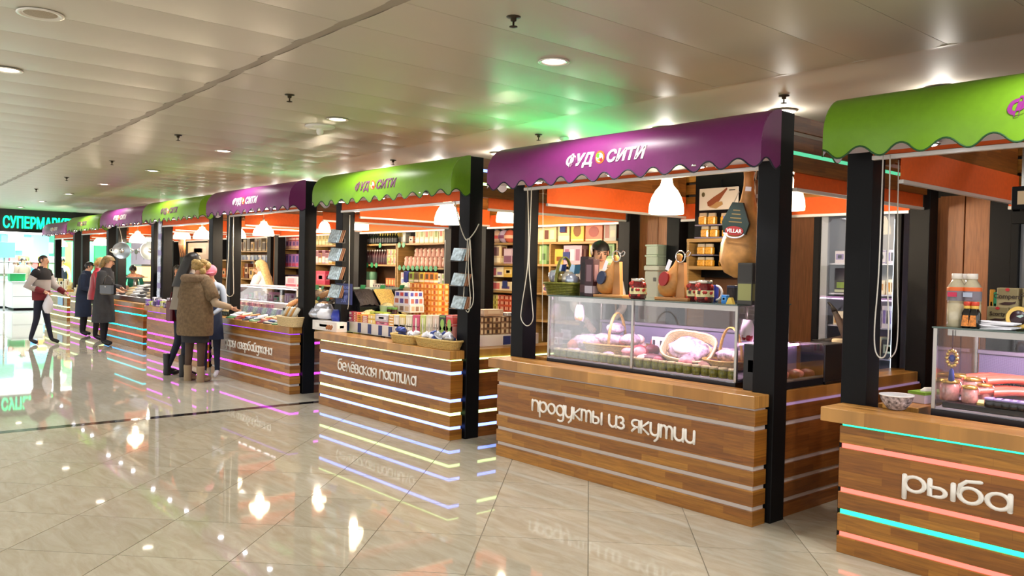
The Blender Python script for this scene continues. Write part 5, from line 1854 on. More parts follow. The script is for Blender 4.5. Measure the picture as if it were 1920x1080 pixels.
gift(1034, 1090, 505, 530, 1.361, 4, 3, 'wide grey box behind the olive basket')
# ================= nearest stall at the right edge: fish =================
FX0, FX1, FY0, FY1, FZ0, FZ1 = -2.06, -.35, 5.10, 5.75, .885, 1.372
deli_case(FX0, FX1, FY0, FY1, FZ0, FZ1, 'glass case with fish fillets on the nearest green stall')
for k in range(2):
    area = bpy.data.lights.new('case_tube_light', 'AREA')
    area.shape = 'RECTANGLE'
    area.size, area.size_y = .6, .03
    area.energy = 7
    area.color = (1, .74, .9)
    o = bpy.data.objects.new('case_tube_light', area)
    COL.objects.link(o)
    o.location = (FX0 + .4 + .8 * k, FY0 + .13, FZ1 - .05)
    o.rotation_euler = (.35, 0, 0)
tag(ob('black_tray', G().rbox(FX0 + .04, FX1 - .04, FY0 + .03, FY0 + .2, FZ0 + .013, FZ0 + .045, .004), M('black plastic', '101012', .35)), 'long black tray along the front of the fish case', 'tray')
PATE = M('rosy pate jar', 'c98a80', .12, coat=1., var=.25, scale=40)
for k, (u, y, s) in enumerate([(1780, 5.24, 1.05), (1800, 5.40, 1.05), (1823, 5.38, 1.0), (1818, 5.22, .85), (1846, 5.36, .8)]):
    p = at(u, 740, 1, y)
    t = thing('pate_jar', ('front left', 'back left', 'back middle', 'small front', 'small right')[k] + ' clip jar of rosy spread at the left of the fish case', 'jar', (p[0], y, FZ0 + (.046 if y < 5.3 else .014 + DSL * (y - 5.18))), 0, None, s)
    part('jar_glass', G().lathe([(.048, 0), (.052, .008), (.052, .085), (.046, .095)], 14), PATE, t)
    part('lid', G().lathe([(.046, .095), (.052, .098), (.052, .114), (.03, .12), (.004, .122)], 14), M('gold lid', 'c9a24a', .25, metal=.8), t)
    part('clip', G().tube([(.055, 0, .06), (.065, 0, .085), (.055, 0, .108)], .004, 5), CHROME, t)
SALM = M('salmon fillet', 'd9604a', .35, var=.3, scale=14, coat=.3)
for k in range(9):
    u = 1858 + 17 * (k % 5)
    y = 5.42 + .05 * (k // 5)
    p = at(u, 745, 1, y)
    z = FZ0 + .013 + (.05 if k >= 5 else 0) + .03 + DSL * (y - 5.18)
    r = []
    for q in range(7):
        tq = q / 6
        w_ = .05 * math.sin(PI * min(1, .15 + tq * .95)) + .008
        r.append([(-.17 + .34 * tq, w_ * math.cos(2 * PI * i / 8) + .02 * math.sin(3 * tq), .025 * math.sin(2 * PI * i / 8) + .02 * math.sin(PI * tq)) for i in range(8)])
    tag(ob('salmon_fillet', G().loft(r), SALM, None, (p[0], y, z), .3 + .15 * (k % 3)), 'salmon red fillet in the fish case', 'fish', 'salmon fillets in the fish case')
for k in range(4):
    p = at(1852 + 14 * k, 752, 1, 5.20)
    tag(ob('sliced_fish_pack', G().rbox(-.055, .055, -.04, .04, 0, .018, .004), M('yellow sliced pack', 'e0c27a', .25, var=.3, scale=60), None, (p[0], 5.21, FZ0 + .046 + .006 * k), (.12, .05, .2)),
        'flat yellow sliced fish pack in the fish case', 'packet', 'sliced fish packs')
for k in range(5):
    p = at(1858 + 15 * k, 775, 1, 5.16)
    t = thing('caviar_jar', 'small dark jar along the fish case front', 'jar', (p[0], 5.155, FZ0 + .046), 0, 'caviar jars along the fish case front')
    part('body', G().lathe([(.032, 0), (.034, .005), (.034, .035), (.03, .04)], 12), M('dark caviar', '1c1416', .2), t)
    part('lid', G().lathe([(.033, .039), (.035, .041), (.035, .05), (.03, .052)], 12), M('lilac lid', '9a8ac8', .3), t)
for k, (u0, u1, v0, v1) in enumerate([(1809, 1836, 704, 727), (1876, 1900, 703, 730), (1902, 1920, 706, 732)]):
    a, b_ = at(u0, v0, 1, 5.62), at(u1, v1, 1, 5.62)
    t = thing('chalk_price_card', ('left', 'middle', 'right')[k] + ' black price card with chalk scribbles at the back of the fish case', 'price card', ((a[0] + b_[0]) / 2, 5.62, b_[2]), 0)
    w_, h_ = abs(b_[0] - a[0]) / 2, a[2] - b_[2]
    part('card', G().rbox(-w_, w_, 0, .006, 0, h_, .002), M('slate', '14161a', .6), t)
    part('foot', G().box(-w_ * .5, w_ * .5, .006, .03, FZ0 + .014 - b_[2], FZ0 + .02 - b_[2]), M('slate', '14161a', .6), t)
    part('stem', G().box(-.006, .006, .006, .012, FZ0 + .014 - b_[2], .02), M('slate', '14161a', .6), t)
    for q in range(3):
        part('chalk_writing', G().tube([(-w_ * .7 + w_ * 1.4 * i / 9, -.001, h_ * (.78 - .28 * q) + .008 * math.sin(i * 2.3 + q)) for i in range(10)], .003, 4), M('chalk white', '9ab0a8', .7), t)
# evil-eye charm
p = at(1785, 675, 1, 5.16)
t = thing('charm', 'gold beaded charm with a blue tassel hanging inside the fish case', 'charm', (p[0], 5.16, p[2]))
part('string', G().tube([(0, 0, .05), (0, 0, FZ1 - .02 - p[2])], .003, 4), M('dark brown cord', '4a1a1e', .6), t)
gb = G()
for q in range(12):
    gb.ball((.028 * math.cos(q * PI / 6), 0, .01 + .045 * math.sin(q * PI / 6)), .012, n=7, k=5)
part('bead_ring', gb, M('gold beads', 'd8b86a', .2, metal=.8), t)
part('blue_eye', G().ball((0, 0, .01), .018, .008, .022, 10, 6), M('cobalt glass', '24308a', .15), t)
part('tassel', G().lathe([(.006, -.05), (.014, -.065), (.018, -.12), (.01, -.125)], 8), M('blue tassel', '1f2f7a', .6), t)
# on top of the fish case
ZF = FZ1
MAY = M('cloudy bottle', 'b5a98c', .12, coat=.8, var=.1, scale=20)
for k, (u, y, lb) in enumerate([(1792, 5.18, 'front left big clear sauce bottle with white cap on the fish case'), (1806, 5.32, 'rear big clear sauce bottle with white cap on the fish case'), (1821, 5.20, 'right big clear sauce bottle with white cap on the fish case')]):
    p = at(u, 600, 1, y)
    t = thing('sauce_bottle', lb, 'bottle', (p[0], y, ZF))
    part('body', G().lathe([(.046, 0), (.05, .008), (.05, .135), (.046, .14), (.05, .145), (.05, .235), (.026, .275), (.024, .29)], 16), MAY, t)
    part('cap', G().lathe([(.027, .283), (.029, .286), (.029, .312), (.026, .315)], 14), M('white cap', 'e0d8cc', .4), t)
    part('label', G().lathe([(.051, .155), (.0515, .158), (.0515, .225), (.051, .228)], 16), M('grey label', '77727c', .4), t)
    part('orange_band', G().lathe([(.052, .212), (.0523, .214), (.0523, .232), (.05, .235)], 16), M('orange print', 'd8642a', .4), t)
    part('print_patch', G().box(-.03, .02, -.054, -.048, .178, .205), (M('crimson print', 'c0204a', .4), M('dark print', '34343c', .4), M('pale blue print', 'a9b4c8', .4))[k], t)
for k, (u, lb) in enumerate([(1814, 'left small dark sauce bottle with flame label'), (1828, 'right small dark sauce bottle with flame label')]):
    p = at(u, 605, 1, 5.14)
    t = thing('soy_bottle', lb, 'bottle', (p[0], 5.135, ZF))
    part('body', G().lathe([(.028, 0), (.033, .008), (.033, .085), (.02, .11), (.018, .125)], 14), M('soy black', '0d0b0c', .1, coat=.8), t)
    part('neck_label', G().lathe([(.0195, .112), (.0205, .114), (.0205, .13), (.019, .132)], 12), M('yellow print', 'd0a848', .4), t)
    part('cap', G().lathe([(.021, .13), (.022, .132), (.022, .15), (.018, .153)], 12), M('red cap', 'b8361c', .35), t)
    part('flame_label', G().prism([(-.02, .012), (.02, .012), (.016, .075), (-.012, .075)], 1, -.0355, -.03), M('flame print', 'c8782a', .4, var=.5, scale=60), t)
KR = ('9a8a62', 'a8986e', '8a7a52')
def fish_box(u0, u1, v0, v1, y, txt, lb, zb):
    o = carton_px(u0, u1, v0, v1, y, .09, KR, lb, 5, zb=zb)
    w_ = wid(u0, u1, v1, y)
    h_ = at((u0 + u1) / 2, v0, 1, y)[2] - zb
    part('lettering', text_mesh(txt, h_ * .26, 0, .0006, .0006, 'CENTER'), M('dark brown print', '3a2a1c', .5), o, loc=(0, -.048, h_ * .58), rot=(PI / 2, 0, 0))
    part('fish_picture', G().prism([(-w_ * .36, h_ * .36), (-w_ * .1, h_ * .44), (w_ * .25, h_ * .44), (w_ * .4, h_ * .48), (w_ * .36, h_ * .38), (w_ * .1, h_ * .32), (-w_ * .2, h_ * .32)], 1, -.049, -.045), M('fish print', '3a1c16', .5), o)
    part('red_mark', G().prism([(w_ * .1 * math.cos(q * PI / 4), h_ * .97 + h_ * .07 * math.sin(q * PI / 4) - h_ * .04) for q in range(8)], 1, -.049, -.045), M('emblem red', 'c0282c', .5), o)


fish_box(1850, 1891, 575, 602, 5.38, 'Scorty', 'lower kraft box with a fish picture on the fish case', ZF)
fish_box(1868, 1910, 540, 577, 5.40, 'Compera', 'upper kraft box with a longer fish picture', ZF + at(1870, 575, 1, 5.38)[2] - at(1870, 602, 1, 5.38)[2] + .003)
fish_box(1916, 1950, 541, 577, 5.40, 'Compera', 'kraft fish box cut by the right edge of the photo, upper one', ZF + .128)
carton_px(1896, 1950, 578, 606, 5.36, .1, ('1c1210', '2a1c18', '2a1c18'), 'dark box behind the round cheese like tin at the right edge', 4, zb=ZF)
p = at(1913, 595, 1, 5.26)
t = thing('round_tin', 'round yellow rimmed tin with dark lid at the right edge', 'tin', (p[0], 5.26, ZF + .066), (PI / 2 - .1, 0, 0))
part('rim', G().lathe([(.062, 0), (.066, .004), (.066, .03), (.062, .034)], 22), M('yellow rim', 'd9b45a', .4), t)
part('face', G().lathe([(.044, .034), (.043, .037), (.003, .038)], 18), M('plum lid', '2a1018', .35), t)
part('picture', G().prism([(-.01, .01), (.02, .02), (.03, .012), (.012, .0)], 2, .037, .040), M('chalk white', '9ab0a8', .7), t)
for k in range(6):
    p = at(1868, 605, 1, 5.17)
    pts = [(.11 * math.copysign(abs(math.cos(2 * PI * i / 16)) ** .5, math.cos(2 * PI * i / 16)), .05 * math.copysign(abs(math.sin(2 * PI * i / 16)) ** .5, math.sin(2 * PI * i / 16))) for i in range(16)]
    tag(ob('paper_napkin', G().prism(pts, 2, 0, .006), M('white paper', 'e6e4ea', .6), None, (p[0] + .012 * ((k * 7) % 3 - 1), 5.175 + .004 * (k % 2), ZF + .001 + .0075 * k), (.0, .03 * ((k % 3) - 1), .08 * ((k * 5) % 4 - 1.5))),
        'white paper packet in the small pile on the fish case', 'paper', 'white paper pile on the fish case')
p = at(1873, 510, 1, 6.9)
for k, (u, c, v0) in enumerate([(1859, 'e09a2a', 543), (1866, '2a9a6a', 548)]):
    carton_px(u - 4, u + 4, v0, 575, 5.6, .03, (c, c, 'e8d8a8'), ('orange', 'green')[k] + ' slim pack standing behind the kraft fish boxes', 0, zb=ZF)
# left side counter of the fish stall: bowl, glove box, tile
p = at(1678, 748, 0, -2.25)
t = thing('bowl', 'white bowl with a black splash pattern behind the left post of the fish stall', 'bowl', (-2.24, p[1], .861))
part('bowl', G().lathe([(.04, 0), (.05, .004), (.085, .05), (.095, .085), (.098, .088), (.09, .084), (.05, .02)], 22), M('splash glaze', 'a8a4ac', .25, var=.9, scale=55), t)
part('rim', G().lathe([(.094, .084), (.099, .086), (.099, .092), (.093, .09)], 22), M('white glaze', 'e9e6e2', .2), t)
pa = at(1720, 738, 0, -2.28)
t = thing('glove_box', 'white glove box with green lid on the left counter of the fish stall', 'box', (-2.26, pa[1] + .12, .861), PI / 2 - .2)
part('carton', G().rbox(-.125, .125, -.06, .06, 0, .07, .003), M('white card', 'd4cdd6', .5), t)
part('green_top', G().box(-.126, .126, -.0605, .0605, .055, .072), M('leaf green print', '7fb03a', .5), t)
part('glove', G().ball((0, 0, .074), .08, .03, .02, 10, 5, 0, .3, 2), M('white latex', 'e4e6da', .5), t)
part('leaf_mark', G().prism([(.07 + .018 * math.cos(q * PI / 4), .028 + .018 * math.sin(q * PI / 4)) for q in range(8)], 1, -.0625, -.058), M('leaf green mark', '4aa03a', .5), t)
tag(ob('sponge', G().rbox(-.04, .04, -.03, .03, 0, .05, .006), M('yellow sponge', 'cf9a48', .7), None, (-2.28, at(1672, 705, 0, -2.28)[1], .861)), 'small yellow block on the left counter of the fish stall', 'sponge')
# framed menu board hanging at the right edge
a = at(1897, 350, 1, 5.7)
t = thing('menu_board', 'black framed cream menu board hanging at the right edge', 'board', (a[0], 5.7, at(1900, 393, 1, 5.7)[2]))
h_ = a[2] - at(1900, 393, 1, 5.7)[2]
part('frame', G().rbox(0, .7, 0, .03, 0, h_), BLACK, t)
part('face', G().box(.035, .66, -.004, .002, .03, h_ - .03), M('cream face', 'd8bc94', .5), t)
for xx in (.05, .6):
    part('hanger', G().box(xx, xx + .015, .01, .02, h_, 2.72 - float(t.location.z)), STEEL, t)

# ---------------------------------------------------------------- blind cords
def cord(pts, label, r=.006, beads=False):
    r *= .8
    g = G()
    g.tube(pts, r, 6)
    return tag(ob('blind_cord', g, M('white bead chain', 'bdb8ae', .4) if beads else CORD), label, 'cord')


def loop_px(pix, y, label, r=.006, beads=False):
    """hanging cord given by photo pixels on a vertical plane"""
    P = [at(u, v, 1, y) for u, v in pix]
    Q = []
    n = len(P)
    for i in range(n - 1):          # Catmull-Rom through the points
        p0, p1, p2, p3 = P[max(i - 1, 0)], P[i], P[i + 1], P[min(i + 2, n - 1)]
        for k in range(6):
            t = k / 6
            Q.append(.5 * ((2 * p1) + (-p0 + p2) * t + (2 * p0 - 5 * p1 + 4 * p2 - p3) * t * t + (-p0 + 3 * p1 - 3 * p2 + p3) * t ** 3))
    Q.append(P[-1])
    return cord(Q, label, r, beads)


loop_px([(989, 345), (991, 430), (989, 500), (979, 570), (977, 597), (988, 611), (999, 600), (998, 570), (992, 500), (994, 430), (997, 345)], 4.985, 'white blind cord loop crossing itself on the left post of the nearest purple stall', .0055)
loop_px([(1656, 290), (1652, 400), (1647, 520), (1640, 610), (1641, 655), (1651, 671), (1662, 660), (1666, 610), (1664, 520), (1667, 400), (1669, 290)], 4.96, 'white bead chain loop hanging before the left post of the nearest green stall', .0055, True)
loop_px([(1685, 300), (1683, 420), (1683, 540), (1684, 600), (1680, 655), (1666, 674)], 5.2, 'second white bead chain hanging free beside the left post of the nearest green stall', .005, True)
loop_px([(853, 378), (862, 420), (872, 447), (879, 448), (890, 435), (898, 420)], 4.895, 'thick cord gathered in a V on the post beside the woven trays', .007)
loop_px([(877, 447), (874, 500), (869, 560), (873, 580), (879, 584), (882, 560), (878, 500), (881, 448), (884, 500), (888, 555), (884, 575), (877, 580)], 4.893, 'knotted cord loops hanging on the right post of the green stall with blue strips', .006)
loop_px([(835, 450), (833, 530), (832, 555), (836, 568), (841, 567)], 5.1, 'thin pale cord hanging left of the packet racks on the right post', .004)
loop_px([(656, 403), (655, 480), (654, 560), (652, 580)], 5.0, 'thin white cord hanging before the nut bins', .005)
loop_px([(430, 405), (428, 480), (424, 540), (425, 552), (431, 556), (437, 552), (438, 540), (437, 480), (438, 405)], 4.98, 'grey blind cord loop on the left post of the stall with the blond saleswoman', .007)
loop_px([(1018, 352), (1018, 450), (1017, 560), (1017, 640)], 5.0, 'thin white wire hanging just right of the left post of the deli stall', .003)
loop_px([(223, 425), (227, 440), (230, 458)], 5.25, 'grey cord loops above the hanging steel pan', .008)

# ================= fourth stall: dried fruit and sachets =================
x3, y3 = ST[3]
rr = random.Random(5)
packc = ['3a7a4a', 'e4e0da', 'b8402a', '2a2a3a', 'd8884a', 'c9c4d0', '7a2a34', 'e8d8a0', '4a5a8a']
for k in range(26):
    u = 438 + 5.3 * k * .9
    v = 588 + .11 * (u - 438) + 8 * (k % 2)
    p = at(u, v, 1, y3 + .1 + .05 * (k % 3))
    w_ = .10 + .05 * rr.random()
    tag(ob('sachet', G().rbox(-w_ / 2, w_ / 2, -.07, .07, 0, .025, .008), colm(packc[(k * 5) % 9]), None, (p[0], y3 + .08 + .07 * (k % 3), .861 + .026 * (k % 3)), (.15, .1 * (k % 2), rr.random() * 1.2 - .6)),
        'small packet lying before the blond saleswoman', 'packet', 'packets on the fourth stall counter')
for k in range(9):
    u = 462 + 9 * k
    p = at(u, 580, 1, y3 + .34)
    pouch((p[0], y3 + .34, .862), .20, .1, .17, M('grey violet film', '7d7a92', .2, var=.5, scale=30) if k % 2 else M('silver green film', '8a9a98', .2, var=.4, scale=30), 'upright grey pouch before the blond saleswoman', 0, 'pouches on the fourth stall', k % 4)
p = at(545, 603, 1, y3 + .1)
t = thing('woven_tray', 'pale woven basket of wrapped rolls at the right end of the lilac white lettered stall', 'tray', (p[0], y3 + .09, .861))
part('tray', basket_mesh(.23, .09, .12, 1.14, 22, 7), M('pale woven basket', 'd8bf90', .6, var=.2, scale=80), t)
for k in range(5):
    part('wrapped_roll', G().tube([(-.16 + .07 * k, -.02, .10), (-.10 + .07 * k, .03, .24)], .03, 7), (M('clear film roll', 'c9c4b4', .2), M('golden roll', 'b8843a', .4))[k % 2], t)
FB = thing('fruit_bins', 'sloping bins of dried fruit on the right half of the lilac white lettered stall', 'bin rack', (at(545, 560, 1, 5.12)[0] + .15, 5.12, .98), 0, None, .62)
for q in range(2):
    for k in range(4):
        part('bin', G().prism([(0, .14), (.30, .34), (.30, .28), (0, .08)], 0, -.62 + k * .42, -.62 + k * .42 + .40).xf(Matrix.Identity(4)), M('bin lining', '2a2018', .6), FB, loc=(0, .32 * q, .22 * q))
        part('dried_fruit', G().ball((0, 0, 0), .19, .17, .05, 12, 6, 0, .15, k + 4 * q), M(('dried apricot', 'raisin mix', 'dried pear', 'walnut')[(k + q) % 4], ('c0762a', '5a4028', 'b09a4a', '9a6a34')[(k + q) % 4], .6, var=.45, scale=60, bump=.8), FB, loc=(-.42 + k * .42, .15 + .32 * q, .24 + .22 * q), rot=(.58, 0, 0))
        part('green_tag', G().box(-.05, .05, -.004, .004, 0, .07), M('green price label', '2f8a5a', .5), FB, loc=(-.42 + k * .42, .31 + .32 * q, .35 + .22 * q), rot=(-.3, 0, 0))
part('stand', G().box(-.64, 1.06, .02, .62, -.19, .10), BLACK, FB)
part('stand', G().box(-.64, 1.06, .30, .62, .10, .30), BLACK, FB)
# white lit counter case in the middle
sa, sb_ = at(449, 540, 1, 5.62)[0], at(556, 540, 1, 5.62)[0]
t = thing('sweets_case', 'white lit sweets case before the blond saleswoman', 'display case', ((sa + sb_) / 2, 5.62, 0))
sw_ = (sb_ - sa) / 2
part('body', G().rbox(-sw_, sw_, 0, .4, 0, 1.08, .01), M('white laminate', 'd8cfc6', .4), t)
part('light_strip', G().box(-sw_, sw_, -.006, 0, 1.07, 1.08), M('white case light', 'fff2f6', .4, emit=4), t)
part('top', G().rbox(-sw_ - .02, sw_ + .02, -.02, .42, 1.30, 1.32, .004), M('pinkish white top', 'e4d8dc', .3), t)
part('light_strip', G().box(-sw_, sw_, -.012, -.004, 1.285, 1.30), M('white case light', 'fff2f6', .4, emit=4), t)
part('pane', G().box(-sw_, sw_, -.01, -.004, 1.08, 1.285), GLASS, t)
for xx in (-sw_, sw_ - .02):
    part('frame_post', G().box(xx, xx + .02, 0, .4, 1.08, 1.30), WHITE, t)
for k in range(11):
    carton((sa + .1 + (2 * sw_ - .2) * k / 10, 5.76, 1.081), .12, .14, .07 + .035 * (k % 3), (['d8a0c0', '6ab08a', 'e8d8a0', 'c9b4d8', 'e8e0dc'][k % 5], 'f0e8e8', 'a86a8a'), 'pastel sweet box in the white lit case', k % 5, 0, 'sweet boxes in the lit case')
for k in range(6):
    carton((sa + .2 + .23 * k, 5.54, .99), .17, .06, .06, (['e8c8d4', 'e4dcd0', 'c8a0b8'][k % 3], 'd88a9a', 'a86a8a'), 'small pink sweet box before the white lit case', 3, 0, 'pink boxes before the lit case')
tag(ob('display_step', G().rbox(sa, sb_, 5.48, 5.60, .0, .989, .004), M('white laminate', 'd8cfc6', .4)), 'white step in front of the white lit sweets case', 'step')
carton_px(535, 556, 519, 529, 5.75, .2, ('e8d8dc', 'c85a6a', 'd8a8b0'), 'white and red flat box on the lit sweets case', 1, zb=1.321)
# shelf goods behind the saleswoman
for k in range(9):
    for q in range(2):
        carton((-15.9 + .15 * k, 7.72, 1.991 + .165 * q), .13, .1, .16, (('d85a4a', 'f0d8d0', 'b83a3a') if q else ('b87a9a', 'd8b890', '6a4a8a')), ('upper red', 'lower violet')[1 - q] + ' packet on top of the saleswoman shelf', 1, 0, 'packets on the saleswoman shelf top')
    carton((-15.9 + .15 * k, 7.72, 1.621), .13, .1, .26, ('9a6aa8', 'c84a6a', '5a4a9a'), 'tall violet and red packet on the upper shelf by the saleswoman', 1, 0, 'tall violet packets')
    carton((-15.9 + .15 * k, 7.72, 1.201), .135, .12, .26, ('3a2a4a', '6a4a7a', '2a3a6a'), 'dark violet packet on the lower shelf by the saleswoman', 2, 0, 'dark violet packets')
for k in range(8):
    carton((-18.2 + .2 * k, 7.72, 1.951), .15, .12, .2 + .06 * (k % 3), (['6a5040', '8a7a60', '4a4038', 'b08a4a'][k % 4], 'a89878', '3a2a20'), 'dark brown souvenir box on top of the shelf left of the saleswoman', 4, 0, 'dark boxes left of the saleswoman')
    carton((-18.2 + .2 * k, 7.72, 1.601), .16, .12, .26, (['a8b4c4', '7a8aa0', 'c8c4c0'][k % 3], '5a6a9a', 'd8d8dc'), 'pale blue packet on the shelf left of the saleswoman', 2, 0, 'pale packets left of the saleswoman')
    for q in range(3):
        carton((-18.2 + .2 * k, 7.72, 1.201 + .1 * q), .15, .12, .095, ('7a5a34', '2a1c14', 'a8844a'), 'brown jar box stacked left of the saleswoman', 3, 0, 'brown stacks left of the saleswoman')
# goods seen between the second purple stall and the sweets stall (left of the packet racks)
for k in range(6):
    p = at(588 + 6.5 * k, 470, 1, 7.58)
    carton((p[0], 7.62, 2.046), .12, .1, .27, ('c8b878', 'e0d4a0', '8a7a3a'), 'tall straw yellow pack left of the packet racks', 1, 0, 'straw yellow packs in the gap')
    carton((p[0], 7.62, 1.70), .12, .1, .2 + .05 * (k % 2), (['b88aa0', 'd8b0b8', 'd0a23a'][k % 3], 'e8dcd0', '7a3a4a'), 'pink or ochre pack left of the packet racks', 5, 0, 'pink packs in the gap')
carton_px(592, 610, 508, 521, 7.58, .1, ('c83a5a', 'e06a84', 'a02a44'), 'crimson box on the shelf in the gap left of the packet racks', 0, zb=1.30)
GB2 = thing('fruit_bins', 'sloping bins of dried fruit on the side counter left of the packet racks', 'bin rack', (-9.99, 5.35, .86), PI / 2)
for q in range(2):
    for k in range(2):
        part('bin', G().prism([(0, .10), (.24, .26), (.24, .20), (0, .04)], 0, -.12 + k * .36, -.12 + k * .36 + .34), M('bin lining', '2a2018', .6), GB2, loc=(0, -.12 + .2 * q, .2 * q))
        part('dried_fruit', G().ball((0, 0, 0), .15, .12, .045, 12, 6, 0, .15, k + 9 * q), M(('dried apricot', 'raisin mix', 'dried pear', 'walnut')[(2 * k + q) % 4], '000000'), GB2, loc=(.05 + k * .36, .0 + .2 * q, .18 + .2 * q), rot=(.58, 0, 0))
        part('green_tag', G().box(-.05, .05, -.004, .004, 0, .06), M('green price label', '2f8a5a', .5), GB2, loc=(.05 + k * .36, .12 + .2 * q, .27 + .2 * q), rot=(-.3, 0, 0))
part('stand', G().box(-.12, .6, -.10, .26, 0, .06), BLACK, GB2)

# ================= fifth stall: purple packs, sachet strips =================
x4, y4 = ST[4]
for k in range(22):
    u = 280 + 3.4 * k
    p = at(u, 585, 1, y4 + .1)
    carton((p[0], y4 + .08 + .09 * (k % 2), .861), .10, .07, .07 + .05 * rr.random() + .06 * (k % 2), (['6a3aa8', 'e4e0ec', 'b8c84a', '8a8a94', '4a3a6a', 'd8d0d8'][k % 6], 'c9c0dc', '3a2a5a'), 'small pack in the violet and white heap', k % 5, 0, 'violet and white packs')
for k in range(10):
    p = at(400 + 3 * k, 590, 1, y4 + .1)
    t = thing('small_bottle', 'tiny white capped bottle before the fur vest', 'bottle', (p[0], y4 + .1, .861), 0, 'tiny white capped bottles')
    part('body', G().lathe([(.022, 0), (.024, .005), (.024, .06), (.014, .075)], 8), M('green black glass', '1f2a22', .2), t)
    part('cap', G().lathe([(.016, .072), (.018, .075), (.018, .125), (.012, .13)], 8), M('ivory cap', 'd8d0b0', .4), t)
ps = at(300, 480, 1, y4 + .3)
for k in range(16):
    p = at(301 - .25 * k, 402 + 10.2 * k, 1, y4 + .24)
    tag(ob('sachet', G().rbox(-.05, .05, -.012, .012, -.06, .05, .006), (M('silver sachet', 'b4bac8', .2, metal=.5, var=.3, scale=40), M('lilac sachet', '8a84b0', .25))[k % 3 == 1], None, (p[0], y4 + .24, p[2]), (0, .12 * (-1) ** k, .2)),
        '%s sachet from the top of the silver sachet strip' % ('first', 'second', 'third', 'fourth', 'fifth', 'sixth', 'seventh', 'eighth', 'ninth', 'tenth', 'eleventh', 'twelfth', 'thirteenth', 'fourteenth', 'fifteenth', 'lowest')[k], 'sachet', 'hanging sachet strip')
tag(ob('sachet_string', G().tube([(ps[0] - .0, y4 + .255, .861), (ps[0], y4 + .255, 2.442)], .004, 4), CORD), 'string carrying the silver sachets', 'string')
t = thing('card_rack', 'dark rack of colourful cards beside the silver sachet strip', 'rack', at(313, 580, 1, y4 + .45))
t.location.z = .861
part('board', G().rbox(-.28, .28, 0, .03, 0, .72), BLACK, t)
for q in range(4):
    for k in range(4):
        part('card', G().rbox(-.06, .06, -.012, 0, 0, .14, .003), colm(['c9b83a', '7a3a2a', 'c8c4b8', '3a3a7a', 'b8502a', '8a8a84'][(q * 3 + k) % 6]), t, loc=(-.2 + .135 * k, -.002, .04 + .17 * q))
t = thing('hanging_bundle', 'dark bundle of dried sausages hanging in the stall with all magenta strips', 'bundle', at(342, 430, 1, y4 + 1.0))
for k in range(7):
    part('sausage', G().tube([(-.12 + .04 * k, .03 * (k % 2), .02), (-.13 + .045 * k, .0, -.3), (-.1 + .03 * k, .02, -.55 + .1 * (k % 3))], .028, 7), HAMD, t)
part('hook_bar', G().tube([(-.2, 0, .03), (.2, 0, .03)], .01, 6), STEEL, t)
part('hook_bar', G().tube([(0, 0, .03), (0, 0, .3)], .008, 6), STEEL, t)
sh5 = shelf_unit(-18.9, -17.0, 7.45, [1.75, 1.35], 'oak shelf back wall of the stall with all magenta strips', divs=(.6, 1.2))
carton_px(352, 392, 455, 473, 7.45, .1, ('b08050', 'c09060', 'a87848'), 'wide salmon box on top of the oak shelf behind the shoppers', 0, zb=1.751)
for k in range(7):
    carton((-18.75 + .25 * k, 7.55, 1.351), .18, .12, .2 + .06 * (k % 3), (['c86a2a', '5a2a1a', 'd8b86a', '8a4a2a'][k % 4], 'e0c090', '3a1a10'), 'ochre or brown box on the lower oak shelf behind the shoppers', k % 5, 0, 'boxes on the oak shelf behind the shoppers')

# ================= sixth stall: fish on ice, steel pans =================
x5, y5 = ST[5]
t = thing('ice_counter', 'dark sided ice tray on the counter of the turquoise and coral stall', 'tray', (x5 - 1.3, y5 + .35, .86))
part('tray', G().rbox(-1.3, 1.2, -.2, .5, 0, .09, .006), M('black plastic', '101012', .35), t)
part('ice', G().prism([(-.19, .09), (.48, .32), (.48, .09)], 0, -1.28, 1.18), M('crushed ice', 'c8ccd0', .3, var=.3, scale=60, bump=1.), t)
for k in range(22):
    fxp = x5 - 2.4 + .11 * k
    fy = y5 + .25 + .14 * (k % 4)
    r = []
    for q in range(7):
        tq = q / 6
        w_ = .035 * math.sin(PI * min(1, .12 + tq * .85)) + .006
        r.append([(.16 * tq * 2 - .16, w_ * 1.2 * math.cos(2 * PI * i / 8), w_ * math.sin(2 * PI * i / 8)) for i in range(8)])
    t = thing('fish', 'small fish on the ice beside the steel pan', 'fish', (fxp, fy, .965 + .34 * (fy - y5 - .16)), (.34, 0, .5 + rr.random()), 'fish on ice')
    part('body', first(PC, 'fishb', lambda: G().loft(r).mesh('body')), [M('silver fish', '9a9ea4', .25, var=.3, scale=30), M('dark fish', '3a3a3c', .3), M('tan fish', 'a89878', .35)][k % 3], t)
    part('tail', first(PC, 'fisht', lambda: G().prism([(.15, 0), (.23, .05), (.21, 0), (.23, -.05)], 2, -.004, .004).mesh('tail')), M('dark fish', '3a3a3c', .3), t)
STL = M('dull steel', 'a2adb4', .3, metal=.85)
